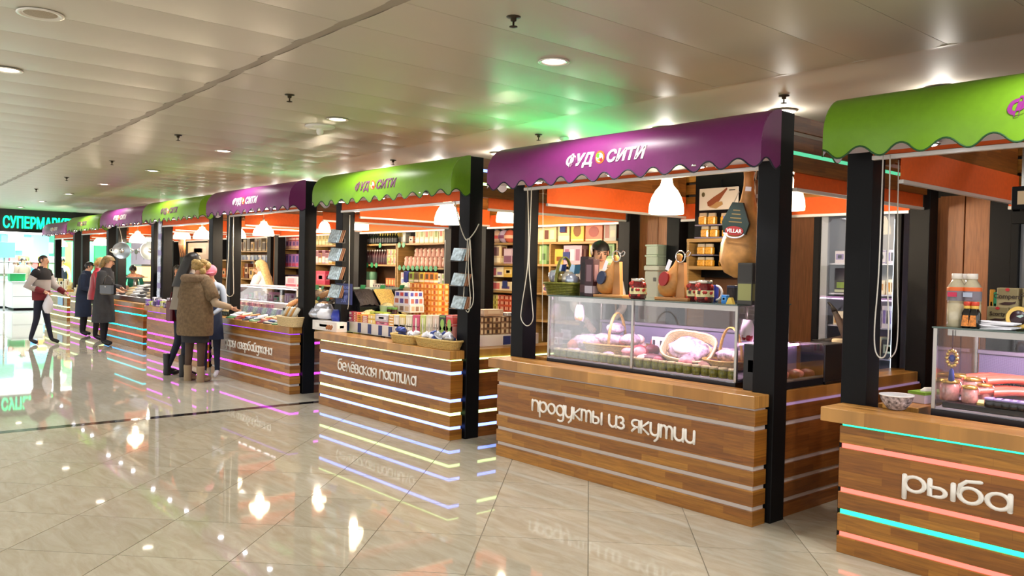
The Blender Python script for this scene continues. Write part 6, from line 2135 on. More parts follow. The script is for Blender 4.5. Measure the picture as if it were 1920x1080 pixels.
for k, (u, v, y, r_) in enumerate([(228, 470, y5 + .10, .17), (281, 470, y5 + .9, .2)]):
    p = at(u, v, 1, y)
    t = thing('steel_pan', ('big round steel pan hanging on the left post of the turquoise and coral stall', 'second steel pan half hidden by the next black post')[k], 'pan', p, (PI / 2, 0, PI / 2 - .3))
    part('bowl', G().lathe([(.05, -.02), (r_ * .55, -.015), (r_ * .9, .02), (r_, .04), (r_ * 1.02, .045), (r_ * .93, .03), (r_ * .5, .0), (.004, -.004)], 28), STL, t)
    part('boss', G().lathe([(.05, .0), (.045, .012), (.004, .014)], 16), STEEL, t)
    for s in (-1, 1):
        part('handle', G().tube([(s * r_ * .98, -.04, .04), (s * (r_ + .04), -.02, .05), (s * (r_ + .04), .02, .05), (s * r_ * .98, .04, .04)], .01, 6), CHROME, t)
    part('hanging_loop', G().tube([(0, r_, .03), (0, r_ + .12, .0)], .006, 5), CORD, t)
a, b_ = at(246, 452, 1, y5 + 2.3), at(275, 490, 1, y5 + 2.3)
t = thing('pasture_poster', 'pale lilac poster with two trees at the back of the turquoise and coral stall', 'poster', (a[0], y5 + 2.3, b_[2] - .5))
w_ = b_[0] - a[0] + .3
h_ = a[2] - b_[2] + .7
part('sheet', G().box(0, w_, 0, .02, 0, h_), M('pale lilac print', 'c0bede', .6), t)
for k in range(2):
    xx = w_ * (.28 + .4 * k)
    part('tree_picture', G().prism([(xx + .16 * math.cos(q * PI / 6), h_ * .6 + .07 * math.sin(q * PI / 6)) for q in range(12)], 1, -.003, .0), M('grey green print', '5a6a5a', .6), t)
    part('tree_picture', G().box(xx - .015, xx + .015, -.003, 0, h_ * .42, h_ * .6), M('grey green print', '5a6a5a', .6), t)
part('stand', G().box(.1, .2, .02, .05, -b_[2] + .5, 0), BLACK, t)
part('stand', G().box(w_ - .2, w_ - .1, .02, .05, -b_[2] + .5, 0), BLACK, t)
WARM = M('warm food light', 'ffd890', .5, emit=2.0, emc='#ffcf80')
p = at(258, 500, 1, y5 + 1.3)
t = thing('food_warmer', 'brightly lit yellow food warmer behind the fish', 'warmer', (p[0], y5 + 1.3, .0))
part('cabinet', G().rbox(-.35, .35, 0, .5, 0, 1.2, .01), STL, t)
part('lit_shelf', G().rbox(-.33, .33, .0, .48, 1.2, 1.55, .02), WARM, t)
part('hood', G().rbox(-.36, .36, -.02, .5, 1.55, 1.6, .01), STL, t)
p = at(254, 518, 1, y5 + .95)
t = thing('platter', 'round platter of pinkish food lit warm behind the fish', 'platter', (p[0], y5 + .95, p[2] - .05))
part('dish', G().lathe([(.1, 0), (.26, .03), (.28, .04), (.1, .015)], 20), WHITE, t)
part('food', G().ball((0, 0, .05), .2, .18, .06, 12, 6, 0, .25, 3), M('pink salad', 'd8987a', .5, var=.3, scale=40), t)
part('pedestal', G().lathe([(.09, -.2), (.05, -.18), (.04, -.02), (.06, 0)], 12), STEEL, t)

# ================= far stalls =================
for si in (6, 7):
    xs, ys = ST[si]
    for k in range(10):
        carton((xs - 2.4 + .24 * k, ys + .1, .861), .16, .1, .12 + .08 * (k % 3), (['e4dcc8', 'd8c87a', 'e8e4e0', 'b8a88a'][k % 4], 'f0e8d8', 'a88a5a'), 'pale pack on the counter of the %s' % ('far green stall' if si == 6 else 'farthest purple stall'), k % 5, 0, 'packs on the far counters %d' % si)
p = at(118, 548, 1, ST[7][1] + .35)
t = thing('yellow_heap', 'tray heaped with pale yellow sweets on the farthest purple stall', 'tray', (p[0], ST[7][1] + .45, .861))
part('tray', G().rbox(-.4, .4, -.2, .2, 0, .06, .006), WHITE, t)
part('sweets', G().ball((0, 0, .07), .36, .17, .12, 14, 7, 0, .2, 8), M('pale yellow sweets', 'e8dc9a', .5, var=.25, scale=40, bump=.6), t)
a = at(105, 590, 1, ST[7][1] - .01)
tag(ob('blue_notice', G().rbox(-.28, .28, -.008, .004, -.11, .11, .002), M('pale blue card', '8ab4e4', .5), None, (at(106, 566, 1, ST[7][1])[0] + .5, ST[7][1] - .012, .52)), 'pale blue notice on the front of the farthest purple stall', 'notice')
for k, (u0, u1, c) in enumerate([(122, 134, 'c89a1e'), (134, 146, '38c878')]):
    a, b_ = at(u0, 480, 1, ST[7][1] + 2.2), at(u1, 480, 1, ST[7][1] + 2.2)
    t = thing('banner', ('mustard yellow', 'mint green')[k] + ' banner panel behind the farthest purple stall', 'banner', (a[0], ST[7][1] + 2.2, 0))
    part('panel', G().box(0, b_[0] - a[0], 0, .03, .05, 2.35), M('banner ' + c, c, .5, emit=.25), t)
    part('foot', G().box(0, b_[0] - a[0], -.1, .13, 0, .05), STEEL, t)
for k, (u0, u1) in enumerate([(146, 152), (164, 176)]):
    a, b_ = at(u0, 480, 1, ST[6][1] + 2.4), at(u1, 480, 1, ST[6][1] + 2.4)
    t = thing('banner', ('slim', 'wider')[k] + ' mint green banner panel behind the far green stall', 'banner', (a[0], ST[6][1] + 2.4, 0))
    part('panel', G().box(0, b_[0] - a[0], 0, .03, .05, 2.35), M('banner 38c878', '38c878', .5, emit=.25), t)
    part('foot', G().box(0, b_[0] - a[0], -.1, .13, 0, .05), STEEL, t)

# ================= supermarket at the far end =================
XE = -29.4
ob('wall_end', G().box(XE - .25, XE, 1.2, 10, 2.5, CZ + .1), M('black sign fascia', '0b0d12', .3), kind='structure')
ob('trim_1', G().box(XE - .2, XE + .02, 4.0, 10, 2.44, 2.5), M('white lit band', 'ffffff', .5, emit=3), kind='structure')
lt = thing('supermarket_sign', 'glowing green supermarket lettering on the black fascia at the far end', 'sign', (XE + .02, 0, 0))
ya, yb_ = at(5, 415, 0, XE)[1], at(141, 415, 0, XE)[1]
za, zb_ = at(5, 403, 0, XE)[2], at(5, 425, 0, XE)[2]
me = text_mesh('СУПЕРМАРКЕТ', 1, 0, .022, .02)
xs = [v.co.x for v in me.vertices]
for v in me.vertices:
    X, Z, D = (v.co.x - min(xs)) / (max(xs) - min(xs)), v.co.y, v.co.z
    v.co = (.03 + D * 1.5, ya + X * (yb_ - ya), zb_ - .02 + Z * (za - zb_) * 1.36)
part('lettering', me, M('green neon', '18f0a0', .5, emit=2.6, emc='10e890'), lt)
ob('floor_2', G().box(-40, XE, 1.2, 11, -.05, 0), M('white shop floor', 'cfd2d4', .12), kind='structure')
ob('ceiling_2', G().box(-40, XE - .25, 1.2, 11, 3.0, 3.05), M('shop ceiling', 'd0d4d2', .6), kind='structure')
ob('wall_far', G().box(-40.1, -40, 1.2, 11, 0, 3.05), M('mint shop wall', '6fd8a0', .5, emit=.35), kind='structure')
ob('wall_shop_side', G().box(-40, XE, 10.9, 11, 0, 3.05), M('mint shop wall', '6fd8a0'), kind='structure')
for k in range(3):
    area = bpy.data.lights.new('shop_panel_light', 'AREA')
    area.size = 2.2
    area.energy = 300
    area.color = (.9, 1, .98)
    o = bpy.data.objects.new('shop_panel_light', area)
    COL.objects.link(o)
    o.location = (-31.5 - 3 * k, 6.2, 2.92)
    tag(ob('light_panel', G().box(-1.1, 1.1, -1.1, 1.1, 0, .03), M('shop panel', 'ffffff', .4, emit=3), None, (-31.5 - 3 * k, 6.2, 2.95)), ('nearest', 'middle', 'farthest')[k] + ' white light panel in the supermarket ceiling', 'ceiling light')
pan = [(15, 45, 430, 470, '9af0c8', 1.0), (46, 60, 445, 480, 'f4fbf6', 2.2), (62, 92, 440, 485, '7fe0d8', 1.2), (92, 100, 455, 475, 'ffffff', 2.0), (2, 14, 440, 480, '58d8a0', 1.0)]
for k, (u0, u1, v0, v1, c, e) in enumerate(pan):
    a, b_ = at(u0, v0, 0, -39.6), at(u1, v1, 0, -39.6)
    tag(ob('lit_poster', G().rbox(-39.995, -39.6, a[1], b_[1], b_[2], a[2], .01), M('lit panel ' + c, c, .5, emit=e)), ('pale mint', 'white', 'turquoise', 'narrow white', 'green')[k] + ' backlit panel on the supermarket wall', 'panel')
gc = ['e8e8ea', 'c85a5a', 'e8c84a', '5aa0d8', '7ac88a', 'f0f0f0', 'd88a4a']
for k in range(2):
    zb0 = 0
    t = thing('shop_shelf', ('front', 'rear')[k] + ' white gondola shelf of goods inside the supermarket', 'shelf', (-35.5 - 2.2 * k, 6.9, 0))
    part('back', G().box(-.05, .05, -2.2, 2.4, 0, 1.75), M('white shelf', 'e4e6e8', .5), t)
    for q in range(4):
        part('shelf', G().box(0, .4, -2.2, 2.4, .3 + .42 * q, .33 + .42 * q), M('white shelf', 'e4e6e8', .5), t)
        for j in range(14):
            part('goods', G().rbox(.05, .36, -.14, .14, 0, .2 + .08 * ((j * 3 + q) % 3), .01), colm(gc[(j * 5 + q * 3 + k) % 7]), t, loc=(0, -2.0 + .32 * j, .331 + .42 * q))
for k, (u, y_) in enumerate([(40, 0), (12, 0)]):
    p = at(u + 10, 575, 2, 0)
    xk = -31.2 - 1.4 * k
    yk = at(u, 560, 0, xk)[1]
    t = thing('checkout', ('right', 'left')[k] + ' white supermarket checkout desk at the far end', 'desk', (xk, yk, 0))
    part('body', G().rbox(-.5, .5, -.35, .55, .08, .9, .02), M('white desk', 'dfe2e6', .4), t)
    part('plinth', G().box(-.46, .46, -.3, .5, 0, .08), BLACK, t)
    part('worktop', G().rbox(-.55, .55, -.38, .58, .9, .95, .01), M('pale grey top', 'c8ccd0', .3), t)
    part('panel_line', G().box(.5, .505, -.33, .53, .45, .47), M('grey line', '9a9ea4', .4), t)
p = at(31, 525, 0, -31)
t = thing('shopping_basket', 'green shopping basket standing on the white checkout', 'basket', (-31.0, at(31, 525, 0, -31)[1], .951))
part('basket', G().rbox(-.2, .2, -.22, .22, 0, .24, .02), M('green plastic', '1f9a5a', .4), t)
part('rim', G().rbox(-.22, .22, -.24, .24, .22, .25, .01), M('green plastic rim', '188a4e', .4), t)
t = thing('sign_post', 'turquoise square sign on a thin grey pole by the checkouts', 'sign', (-30.6, at(8, 500, 0, -30.6)[1], 0))
part('pole', G().tube([(0, 0, 0), (0, 0, 2.1)], .03, 8), STEEL, t)
part('board', G().rbox(-.03, .03, -.35, .3, 1.7, 2.2, .01), M('turquoise board', '7fd8c8', .5, emit=.5), t)
# ---------------------------------------------------------------- people
JOINTS = {
    'pel': (0, 0, .95, .125, .10), 'wai': (0, .005, 1.09, .125, .095), 'che': (0, .0, 1.28, .15, .105), 'upp': (0, -.005, 1.42, .10, .085),
    'nec': (0, .0, 1.50, .054, .056), 'jaw': (0, .028, 1.565, .060, .070), 'mid': (0, .018, 1.64, .076, .094), 'top': (0, .006, 1.705, .060, .074),
    'hipR': (.09, 0, .90, .092, .092), 'kneR': (.10, .015, .50, .062, .062), 'ankR': (.10, -.02, .09, .040, .042), 'toeR': (.115, .13, .035, .042, .034),
    'shoR': (.175, -.005, 1.41, .062, .062), 'elbR': (.235, -.03, 1.13, .044, .044), 'wriR': (.225, .06, .90, .029, .029), 'palR': (.22, .09, .84, .036, .02),
}
for k in list(JOINTS):
    if k.endswith('R'):
        x, y, z, a, b_ = JOINTS[k]
        JOINTS[k[:-1] + 'L'] = (-x, y, z, a, b_)
BONES = [('pel', 'wai', 1), ('wai', 'che', 1), ('che', 'upp', 1), ('upp', 'nec', 1), ('nec', 'jaw', 0), ('jaw', 'mid', 0), ('mid', 'top', 0)]
for s in 'RL':
    BONES += [('pel', 'hip' + s, 2), ('hip' + s, 'kne' + s, 2), ('kne' + s, 'ank' + s, 2), ('ank' + s, 'toe' + s, 3),
              ('upp', 'sho' + s, 1), ('sho' + s, 'elb' + s, 1), ('elb' + s, 'wri' + s, 4), ('wri' + s, 'pal' + s, 0)]
SKIN = M('skin', 'd3a084', .5, var=.05, scale=20)
LIP = M('lips', 'a5584e', .5)
EYE = M('dark eyes', '1c1512', .3)
BLK_H = M('black hair', '17120f', .45, var=.4, scale=60)


def person(label, loc, yaw, h=1.72, top='444444', legs='1c2233', shoe='141414', pose=None, lean=0., head=(0., 0.), hair=None, hair_len=0., hair_r=1.0, sleeve=True, coat=None, coat_col=None,
           puff=1., shin=None, group=None, cap=None, sway=0., skin=None):
    pose = pose or {}
    J = {k: list(v) for k, v in JOINTS.items()}
    for k, v in pose.items():
        J[k][:3] = v[:3]
    for s in 'RL':      # hand follows the forearm
        if 'wri' + s in pose and 'pal' + s not in pose:
            d = Vector(J['wri' + s][:3]) - Vector(J['elb' + s][:3])
            d.normalize()
            J['pal' + s][:3] = list(Vector(J['wri' + s][:3]) + d * .065)
        if 'ank' + s in pose and 'toe' + s not in pose:
            a = J['ank' + s]
            J['toe' + s][:3] = [a[0] * 1.1, a[1] + .15, a[2] - .055]
    Rl = Matrix.Translation((0, 0, .95)) @ Matrix.Rotation(-lean, 4, 'X') @ Matrix.Translation((0, 0, -.95))
    Rl = Rl @ Matrix(((1, 0, sway, -.95 * sway), (0, 1, 0, 0), (0, 0, 1, 0), (0, 0, 0, 1)))
    Rh = Matrix.Translation((0, 0, 1.51)) @ Matrix.Rotation(head[0], 4, 'Z') @ Matrix.Rotation(-head[1], 4, 'X') @ Matrix.Translation((0, 0, -1.51))
    UPPER = {'wai', 'che', 'upp', 'nec', 'jaw', 'mid', 'top', 'shoR', 'shoL', 'elbR', 'elbL', 'wriR', 'wriL', 'palR', 'palL'}
    for k in J:
        v = Vector(J[k][:3])
        if k in ('jaw', 'mid', 'top'):
            v = Rh @ v
        if k in UPPER and not (k in pose and k[:3] in ('elb', 'wri', 'pal')):
            v = Rl @ v
        J[k][:3] = list(v)
    names = list(J)
    verts = [Vector(J[k][:3]) for k in names]
    rad = [tuple(J[k][3:5]) for k in names]
    ed = [(names.index(a), names.index(b_)) for a, b_, c in BONES]
    seg = [(Vector(J[a][:3]), Vector(J[b_][:3]), c) for a, b_, c in BONES]
    for s in 'RL':      # four fingers and a thumb, slightly curled
        w_, p_ = Vector(J['wri' + s][:3]), Vector(J['pal' + s][:3])
        d = (p_ - w_).normalized()
        side = d.cross(Vector((0, 1, .2))).normalized()
        nrm = side.cross(d).normalized()
        pi = names.index('pal' + s)
        for q in range(4):
            o = p_ + side * (.024 - .016 * q)
            L_ = (.062, .074, .07, .054)[q]
            k0 = len(verts)
            verts += [o + d * .022, o + d * (.022 + L_ * .5) + nrm * .006, o + d * (.022 + L_ * .92) + nrm * .024]
            rad += [(.0095, .0095), (.0085, .0085), (.007, .007)]
            ed += [(pi, k0), (k0, k0 + 1), (k0 + 1, k0 + 2)]
        k0 = len(verts)
        verts += [w_ + d * .03 + side * .036, w_ + d * .062 + side * .056 + nrm * .012]
        rad += [(.011, .011), (.0085, .0085)]
        ed += [(pi, k0), (k0, k0 + 1)]
        seg.append((p_, p_ + d * .09, 0))
    # nose
    me = bpy.data.meshes.new('skeleton')
    me.from_pydata(verts, ed, [])
    o = bpy.data.objects.new('skeleton', me)
    COL.objects.link(o)
    md = o.modifiers.new('skin', 'SKIN')
    md.use_smooth_shade = True
    for v, r in zip(me.skin_vertices[0].data, rad):
        v.radius = r
        v.use_root = False
    me.skin_vertices[0].data[names.index('pel')].use_root = True
    sb = o.modifiers.new('sub', 'SUBSURF')
    sb.levels = sb.render_levels = 1
    bpy.context.view_layer.update()
    body = bpy.data.meshes.new_from_object(o.evaluated_get(bpy.context.evaluated_depsgraph_get()))
    body.name = 'body'
    bpy.data.objects.remove(o)
    bpy.data.meshes.remove(me)
    body.materials.clear()
    for _ in range(4):
        body.materials.append(None)
    cat = [0, 1, 2, 3, 1 if sleeve else 0]
    mi = []
    for p in body.polygons:
        c = p.center
        best, bc = 9, 0
        for a, b_, k in seg:
            ab = b_ - a
            t_ = max(0, min(1, (c - a).dot(ab) / ab.length_squared))
            d = (a + ab * t_ - c).length
            if d < best:
                best, bc = d, k
        m_ = cat[bc]
        if shin and bc == 2 and c.z < .48:
            m_ = 2
        mi.append(m_)
    body.polygons.foreach_set('material_index', mi)
    body.polygons.foreach_set('use_smooth', [True] * len(mi))
    k = h / 1.75
    t = thing('person', label, 'person', (loc[0], loc[1], 0), yaw, group, k)
    part('body', body, [skin or SKIN, M('cloth ' + top, top, .8, var=.12, scale=9), M('cloth ' + legs, legs, .8, var=.1, scale=9), M('shoe ' + shoe, shoe, .45)], t)
    Mh = Rl @ Rh
    # face: nose, ears, eyes, brows, mouth
    part('nose', G().loft([[(.006 * math.cos(q * PI / 3), .104 + .004 * math.sin(q * PI / 3), 1.655) for q in range(6)], [(.015 * math.cos(q * PI / 3), .115 + .012 * math.sin(q * PI / 3), 1.612) for q in range(6)],
                           [(.012 * math.cos(q * PI / 3), .104 + .006 * math.sin(q * PI / 3), 1.603) for q in range(6)]]).xf(Mh), SKIN, t)
    for s in (-1, 1):
        part('eye', G().ball((s * .031, .094, 1.645), .011, .008, .006, 8, 5).xf(Mh), EYE, t)
        part('eyebrow', G().tube([(s * .016, .103, 1.663), (s * .032, .101, 1.667), (s * .048, .088, 1.661)], .004, 5).xf(Mh), M('brows', '2a201a', .6) if hair is not None else SKIN, t)
        part('ear', G().ball((s * .079, .012, 1.632), .010, .02, .03, 8, 5).xf(Mh), SKIN, t)
    part('mouth', G().ball((0, .096, 1.582), .022, .008, .006, 8, 5).xf(Mh), LIP, t)
    if hair is not None:
        g = G()
        c = (0, .004, 1.648)
        rx, ry, rz = .090 * hair_r, .108 * hair_r, .098 * hair_r
        n, kk = 16, 10
        vs, fs = [], []
        r = random.Random(len(label))
        for q in range(kk + 1):
            ph = PI * q / kk
            for i in range(n):
                a = 2 * PI * i / n
                j = 1 + .05 * (r.random() - .5) * hair_r
                vs.append((c[0] + rx * j * math.sin(ph) * math.cos(a), c[1] + ry * j * math.sin(ph) * math.sin(a), c[2] + rz * j * math.cos(ph)))
        for q in range(kk):
            for i in range(n):
                f = (q * n + i, q * n + n + i, q * n + n + (i + 1) % n, q * n + (i + 1) % n)
                cy = sum(vs[x][1] for x in f) / 4
                cz = sum(vs[x][2] for x in f) / 4
                if (cy > .045 and cz < 1.69) or cz < 1.575 or (cy > .0 and cz < 1.63):
                    continue
                fs.append(f)
        g.add(vs, fs, 0, True)
        if hair_len:
            rings = []
            for q in range(7):
                tq = q / 6
                z = 1.66 - hair_len * tq
                wd = .092 * hair_r * (1 + .18 * math.sin(tq * 3))
                rings.append([(wd * math.cos(a), -.055 - .03 * tq + (.062 - .02 * tq) * math.sin(a), z) for a in [2 * PI * i / 14 for i in range(14)]])
            g.loft(rings)
        part('hair', g.xf(Mh), hair, t)
    if cap:
        g = G().ball((0, .0, 1.665), .102, .118, .092, 16, 10)
        part('cap', g.xf(Mh), cap, t)
        part('cap_visor', G().prism([(.09 * math.cos(a), .10 + .07 * math.sin(a)) for a in np.linspace(0, PI, 9)], 2, 1.672, 1.684).xf(Mh), cap, t)
    if coat:
        g = G()
        rings = []
        for z, rx, ry, dx, dy in coat:
            ring = []
            for i in range(20):
                a = 2 * PI * i / 20
                fold = 1 + (.05 * math.sin(5 * a + z * 4) if z < .9 else .015 * math.sin(7 * a))
                v = Vector((dx + rx * fold * math.cos(a), dy + ry * fold * math.sin(a), z))
                if z > .95:
                    v = Rl @ v
                ring.append(v)
            rings.append(ring)
        g.loft(rings)
        if sleeve:
            for s in 'RL':
                a, b_, c = (Vector(J[n_ + s][:3]) for n_ in ('sho', 'elb', 'wri'))
                g.tube([a + (a - b_) * .12, a, a.lerp(b_, .5), b_, b_.lerp(c, .5), b_.lerp(c, .95)], [.05 * puff, .078 * puff, .068 * puff, .062 * puff, .054 * puff, .048 * puff], 10)
        part('coat', g, coat_col, t)
    t['_'] = 0
    del t['_']
    PJ[t.name] = (t, J, k)
    return t


PJ = {}


def jp(t, j):
    return Vector(PJ[t.name][1][j][:3])


def yaw_to(dx, dy):
    return math.atan2(-dx, dy)


# man with a plastic bag
RED = M('wine red knit', '6e1420', .8)
GRY = M('pale grey fabric', 'b0a8a6', .8)
BLKC = M('black fabric', '17141a', .8)
man = person('man in a grey and wine red jacket carrying a white plastic bag', (-18.37, 3.70), yaw_to(.66, .75), 1.76, 'b0a8a6', '12162c', '0c0c0e',
             {'kneR': (.11, -.02, .50), 'ankR': (.13, -.13, .09), 'kneL': (-.10, .06, .50), 'ankL': (-.12, .14, .09), 'elbR': (.27, -.12, 1.13), 'wriR': (.17, .16, 1.03), 'elbL': (-.26, .10, 1.14), 'wriL': (-.20, .36, 1.0)},
             .04, (0, .05), BLK_H, 0, .93)
g = G()
rings = [(.86, .175, .145), (.92, .185, .15), (1.04, .185, .15), (1.06, .185, .15)]
part('jacket_hem', G().loft([[(rx * math.cos(a), ry * math.sin(a), z) for a in [2 * PI * i / 18 for i in range(18)]] for z, rx, ry in rings]), RED, man)
part('jacket_band', G().loft([[(rx * math.cos(a), ry * math.sin(a) + .005, z) for a in [2 * PI * i / 18 for i in range(18)]] for z, rx, ry in [(1.05, .182, .148), (1.15, .188, .15), (1.27, .195, .15)]]), GRY, man)
part('jacket_yoke', G().loft([[(rx * math.cos(a), ry * math.sin(a) + .01, z) for a in [2 * PI * i / 18 for i in range(18)]] for z, rx, ry in [(1.26, .197, .152), (1.36, .215, .14), (1.43, .19, .115), (1.48, .10, .085), (1.52, .075, .075)]]), BLKC, man)
for s in 'RL':
    a, b_, c = jp(man, 'sho' + s), jp(man, 'elb' + s), jp(man, 'wri' + s)
    part('sleeve', G().tube([a + (a - b_) * .15, a, a.lerp(b_, .35)], [.06, .085, .078], 10), BLKC, man)
    part('sleeve', G().tube([a.lerp(b_, .33), b_, b_.lerp(c, .5)], [.08, .068, .06], 10), GRY, man)
    part('sleeve', G().tube([b_.lerp(c, .48), b_.lerp(c, .98)], [.061, .046], 10), RED, man)
hb = man.matrix_basis @ jp(man, 'palR') if False else (Matrix.Translation(man.location) @ Matrix.Rotation(man.rotation_euler.z, 4, 'Z') @ Matrix.Scale(1.76 / 1.75, 4) @ jp(man, 'palR'))
t = thing('plastic_bag', 'white plastic bag in the hand of the man in the wine red jacket', 'bag', (hb[0], hb[1], hb[2] - .38))
part('bag', pouch_mesh(.24, .16, .34, 2), M('white polythene', 'd6d2da', .4, bump=.5, scale=14), t)
part('handles', G().tube([(-.03, 0, .32), (-.02, 0, .38), (0, 0, .39), (.02, 0, .38), (.03, 0, .32)], .010, 6), M('white polythene', 'd6d2da'), t)

BLOND = M('blond hair', 'b5935a', .5, var=.3, scale=40)
DBLOND = M('dark blond hair', '8a7348', .5, var=.3, scale=40)
PALEB = M('pale blond hair', 'd0b680', .5, var=.25, scale=40)
NAVY = M('navy cloth', '1b2740', .85, var=.15, scale=9)
long_coat = lambda zb, w_: [(zb, w_ * 1.12, .20, 0, 0), (zb + .2, w_ * 1.1, .19, 0, 0), (.95, w_, .165, 0, 0), (1.12, w_ * .9, .15, 0, 0), (1.3, w_ * .98, .155, 0, 0), (1.42, w_ * .88, .125, 0, 0), (1.48, .10, .095, 0, 0), (1.52, .075, .08, 0, 0)]
person('woman in a navy coat and skirt with short dark hair at a far counter', (-20.0, 4.86), yaw_to(.5, .85), 1.66, '1b2740', '1a1820', '0e0e10',
       {'elbR': (.25, .05, 1.12), 'wriR': (.15, .26, 1.06), 'elbL': (-.25, .05, 1.12), 'wriL': (-.12, .27, 1.05)}, .12, (0, .25), BLK_H, .0, 1.0, True, [(.45, .19, .17, 0, 0), (.75, .19, .17, 0, 0)] + long_coat(.78, .2)[2:], NAVY, 1.05)
person('blond woman in a red jacket and black trousers between two other women', (-18.75, 4.80), yaw_to(.35, .93), 1.74, 'a82030', '0f0d10', '0e0c0e',
       {'elbR': (.25, .05, 1.13), 'wriR': (.16, .26, 1.1), 'elbL': (-.25, .0, 1.12), 'wriL': (-.15, .22, 1.05)}, .10, (-.3, .1), BLOND, .10, 1.08, True, [(.86, .2, .17, 0, 0), (.95, .2, .17, 0, 0)] + long_coat(.8, .2)[3:], M('red leather', '9e1f2e', .4), 1.05)
gw = person('woman in a long charcoal coat with bobbed hair and a dark handbag', (-17.45, 4.60), yaw_to(.55, .84), 1.77, '2c2c30', '10101a', '0d0d0f',
            {'elbR': (.26, .02, 1.14), 'wriR': (.16, .27, 1.10), 'elbL': (-.26, .05, 1.14), 'wriL': (-.10, .28, 1.12), 'ankR': (.11, .02, .09)}, .07, (0, .18), DBLOND, .17, 1.12, True, long_coat(.46, .215), M('charcoal wool', '34353a', .9, var=.15, scale=12), 1.2)
p = at(207, 544, 1, 4.50)
t = thing('handbag', 'dark glossy handbag on the arm of the woman in the charcoal coat', 'bag', (p[0] - .16, 4.50, p[2] - .09), .5)
part('bag', G().rbox(-.17, .17, -.06, .06, 0, .2, .03), M('black patent', '17191f', .15, coat=.8), t)
part('strap', G().tube([(-.12, 0, .19), (-.08, 0, .32), (0, 0, .36), (.08, 0, .32), (.12, 0, .19)], .01, 6), M('black patent', '17191f'), t)
part('clasp', G().ball((0, -.062, .15), .02, .008, .014, 8, 5), CHROME, t)
# woman in the fur vest seen from behind
fv = person('woman in a brown fur vest seen from behind with curly blond hair', (-11.66, 4.27), yaw_to(-.35, .93), 1.72, 'b9a58c', '4a3529', '8a7358',
            {'elbR': (.34, .05, 1.12), 'wriR': (.40, .27, 1.06), 'elbL': (-.32, .04, 1.12), 'wriL': (-.26, .24, 1.02), 'ankR': (.13, -.02, .09), 'ankL': (-.13, -.02, .09), 'kneR': (.12, .0, .5), 'kneL': (-.12, .0, .5)}, .05, (-.2, .22), None)
FUR = M('brown fur', '6b573f', .95, var=.25, scale=25, bump=1.)
part('fur_vest', G().loft([[(rx * (1 + .03 * math.sin(6 * a + z * 5)) * math.cos(a), ry * (1 + .03 * math.cos(5 * a + z * 7)) * math.sin(a) - .01, z) for a in [2 * PI * i / 22 for i in range(22)]] for z, rx, ry in
     [(.66, .27, .20), (.70, .285, .21), (.95, .285, .21), (1.15, .265, .20), (1.32, .25, .19), (1.40, .215, .165), (1.45, .17, .14), (1.49, .12, .12)]]), FUR, fv)
part('fur_collar', G().tube([(.15 * math.cos(a), -.02 + .13 * math.sin(a), 1.465) for a in [2 * PI * i / 16 for i in range(16)]], .062, 8, 0, True), M('brown fur collar', '75604a', .95, var=.25, scale=25, bump=1.), fv)
for s, j in ((1, 'R'), (-1, 'L')):
    a, b_ = jp(fv, 'sho' + j), jp(fv, 'elb' + j)
    part('fur_sleeve', G().tube([a + (a - b_) * .2, a, a.lerp(b_, .5), a.lerp(b_, .82)], [.07, .10, .098, .09], 12), FUR, fv)
    c = jp(fv, 'wri' + j)
    part('sleeve', G().tube([a.lerp(b_, .7), b_, b_.lerp(c, .5), b_.lerp(c, .95)], [.062, .058, .05, .042], 10), M('beige knit', 'a8947c', .85), fv)
part('black_skirt', G().loft([[(rx * math.cos(a), ry * math.sin(a), z) for a in [2 * PI * i / 18 for i in range(18)]] for z, rx, ry in [(.56, .215, .155), (.62, .215, .16), (.8, .2, .16)]]), BLKC, fv)
for s in (-1, 1):
    part('ankle_boot', G().lathe([(.052, .0), (.056, .02), (.052, .10), (.058, .20), (.056, .225), (.045, .225)], 12, (s * .13, -.015, 0)).ball((s * .14, .08, .035), .047, .085, .036, 10, 6), M('beige suede', '9a8468', .85), fv)
hg = G()
for q in range(26):
    r = random.Random(q)
    a, z = r.random() * 6.28, 1.58 + .15 * r.random()
    if math.sin(a) > .5 and z < 1.66:
        continue
    hg.ball((.088 * math.cos(a), .01 + .095 * math.sin(a), z), .045, .045, .04, 8, 5, 0, .2, q)
hg.ball((0, -.005, 1.67), .095, .105, .085, 12, 8)
part('hair', hg.xf(Matrix.Translation((0, .03, -.02)) @ Matrix.Translation((0, 0, 1.5)) @ Matrix.Rotation(-.22, 4, 'X') @ Matrix.Translation((0, 0, -1.5))), M('curly blond hair', 'a88a52', .6, var=.35, scale=50), fv)
dw = person('woman with long black hair, jeans and black boots left of the fur vest', (-12.30, 4.30), yaw_to(-.1, .99), 1.80, '4a4a52', '12192c', '0c0c0e',
            {'kneL': (-.13, .02, .5), 'ankL': (-.22, -.10, .09), 'elbL': (-.26, .06, 1.12), 'wriL': (-.2, .27, 1.06), 'elbR': (.24, .06, 1.12), 'wriR': (.1, .27, 1.06)}, .06, (.1, .2), BLK_H, .42, 1.2, True,
            long_coat(.8, .19)[2:], M('grey beige knit', '8a8074', .9), 1., sway=.22)
for s, a in ((-1, (-.22, -.10)), (1, (.10, -.02))):
    part('boot', G().lathe([(.05, .0), (.055, .03), (.05, .1), (.062, .30), (.055, .31)], 12, (a[0], a[1], 0)).ball((a[0] * 1.05, a[1] + .11, .035), .046, .09, .036, 10, 6), M('black boot', '0d0c0e', .5), dw)
p = at(329, 622, 1, 4.33)
t = thing('red_handbag', 'dark red handbag at the side of the woman with long black hair', 'bag', (-12.42, 4.22, .80), .3)
part('bag', G().rbox(-.05, .09, -.10, .10, 0, .30, .02), M('wine leather', '5a0f1c', .4), t)
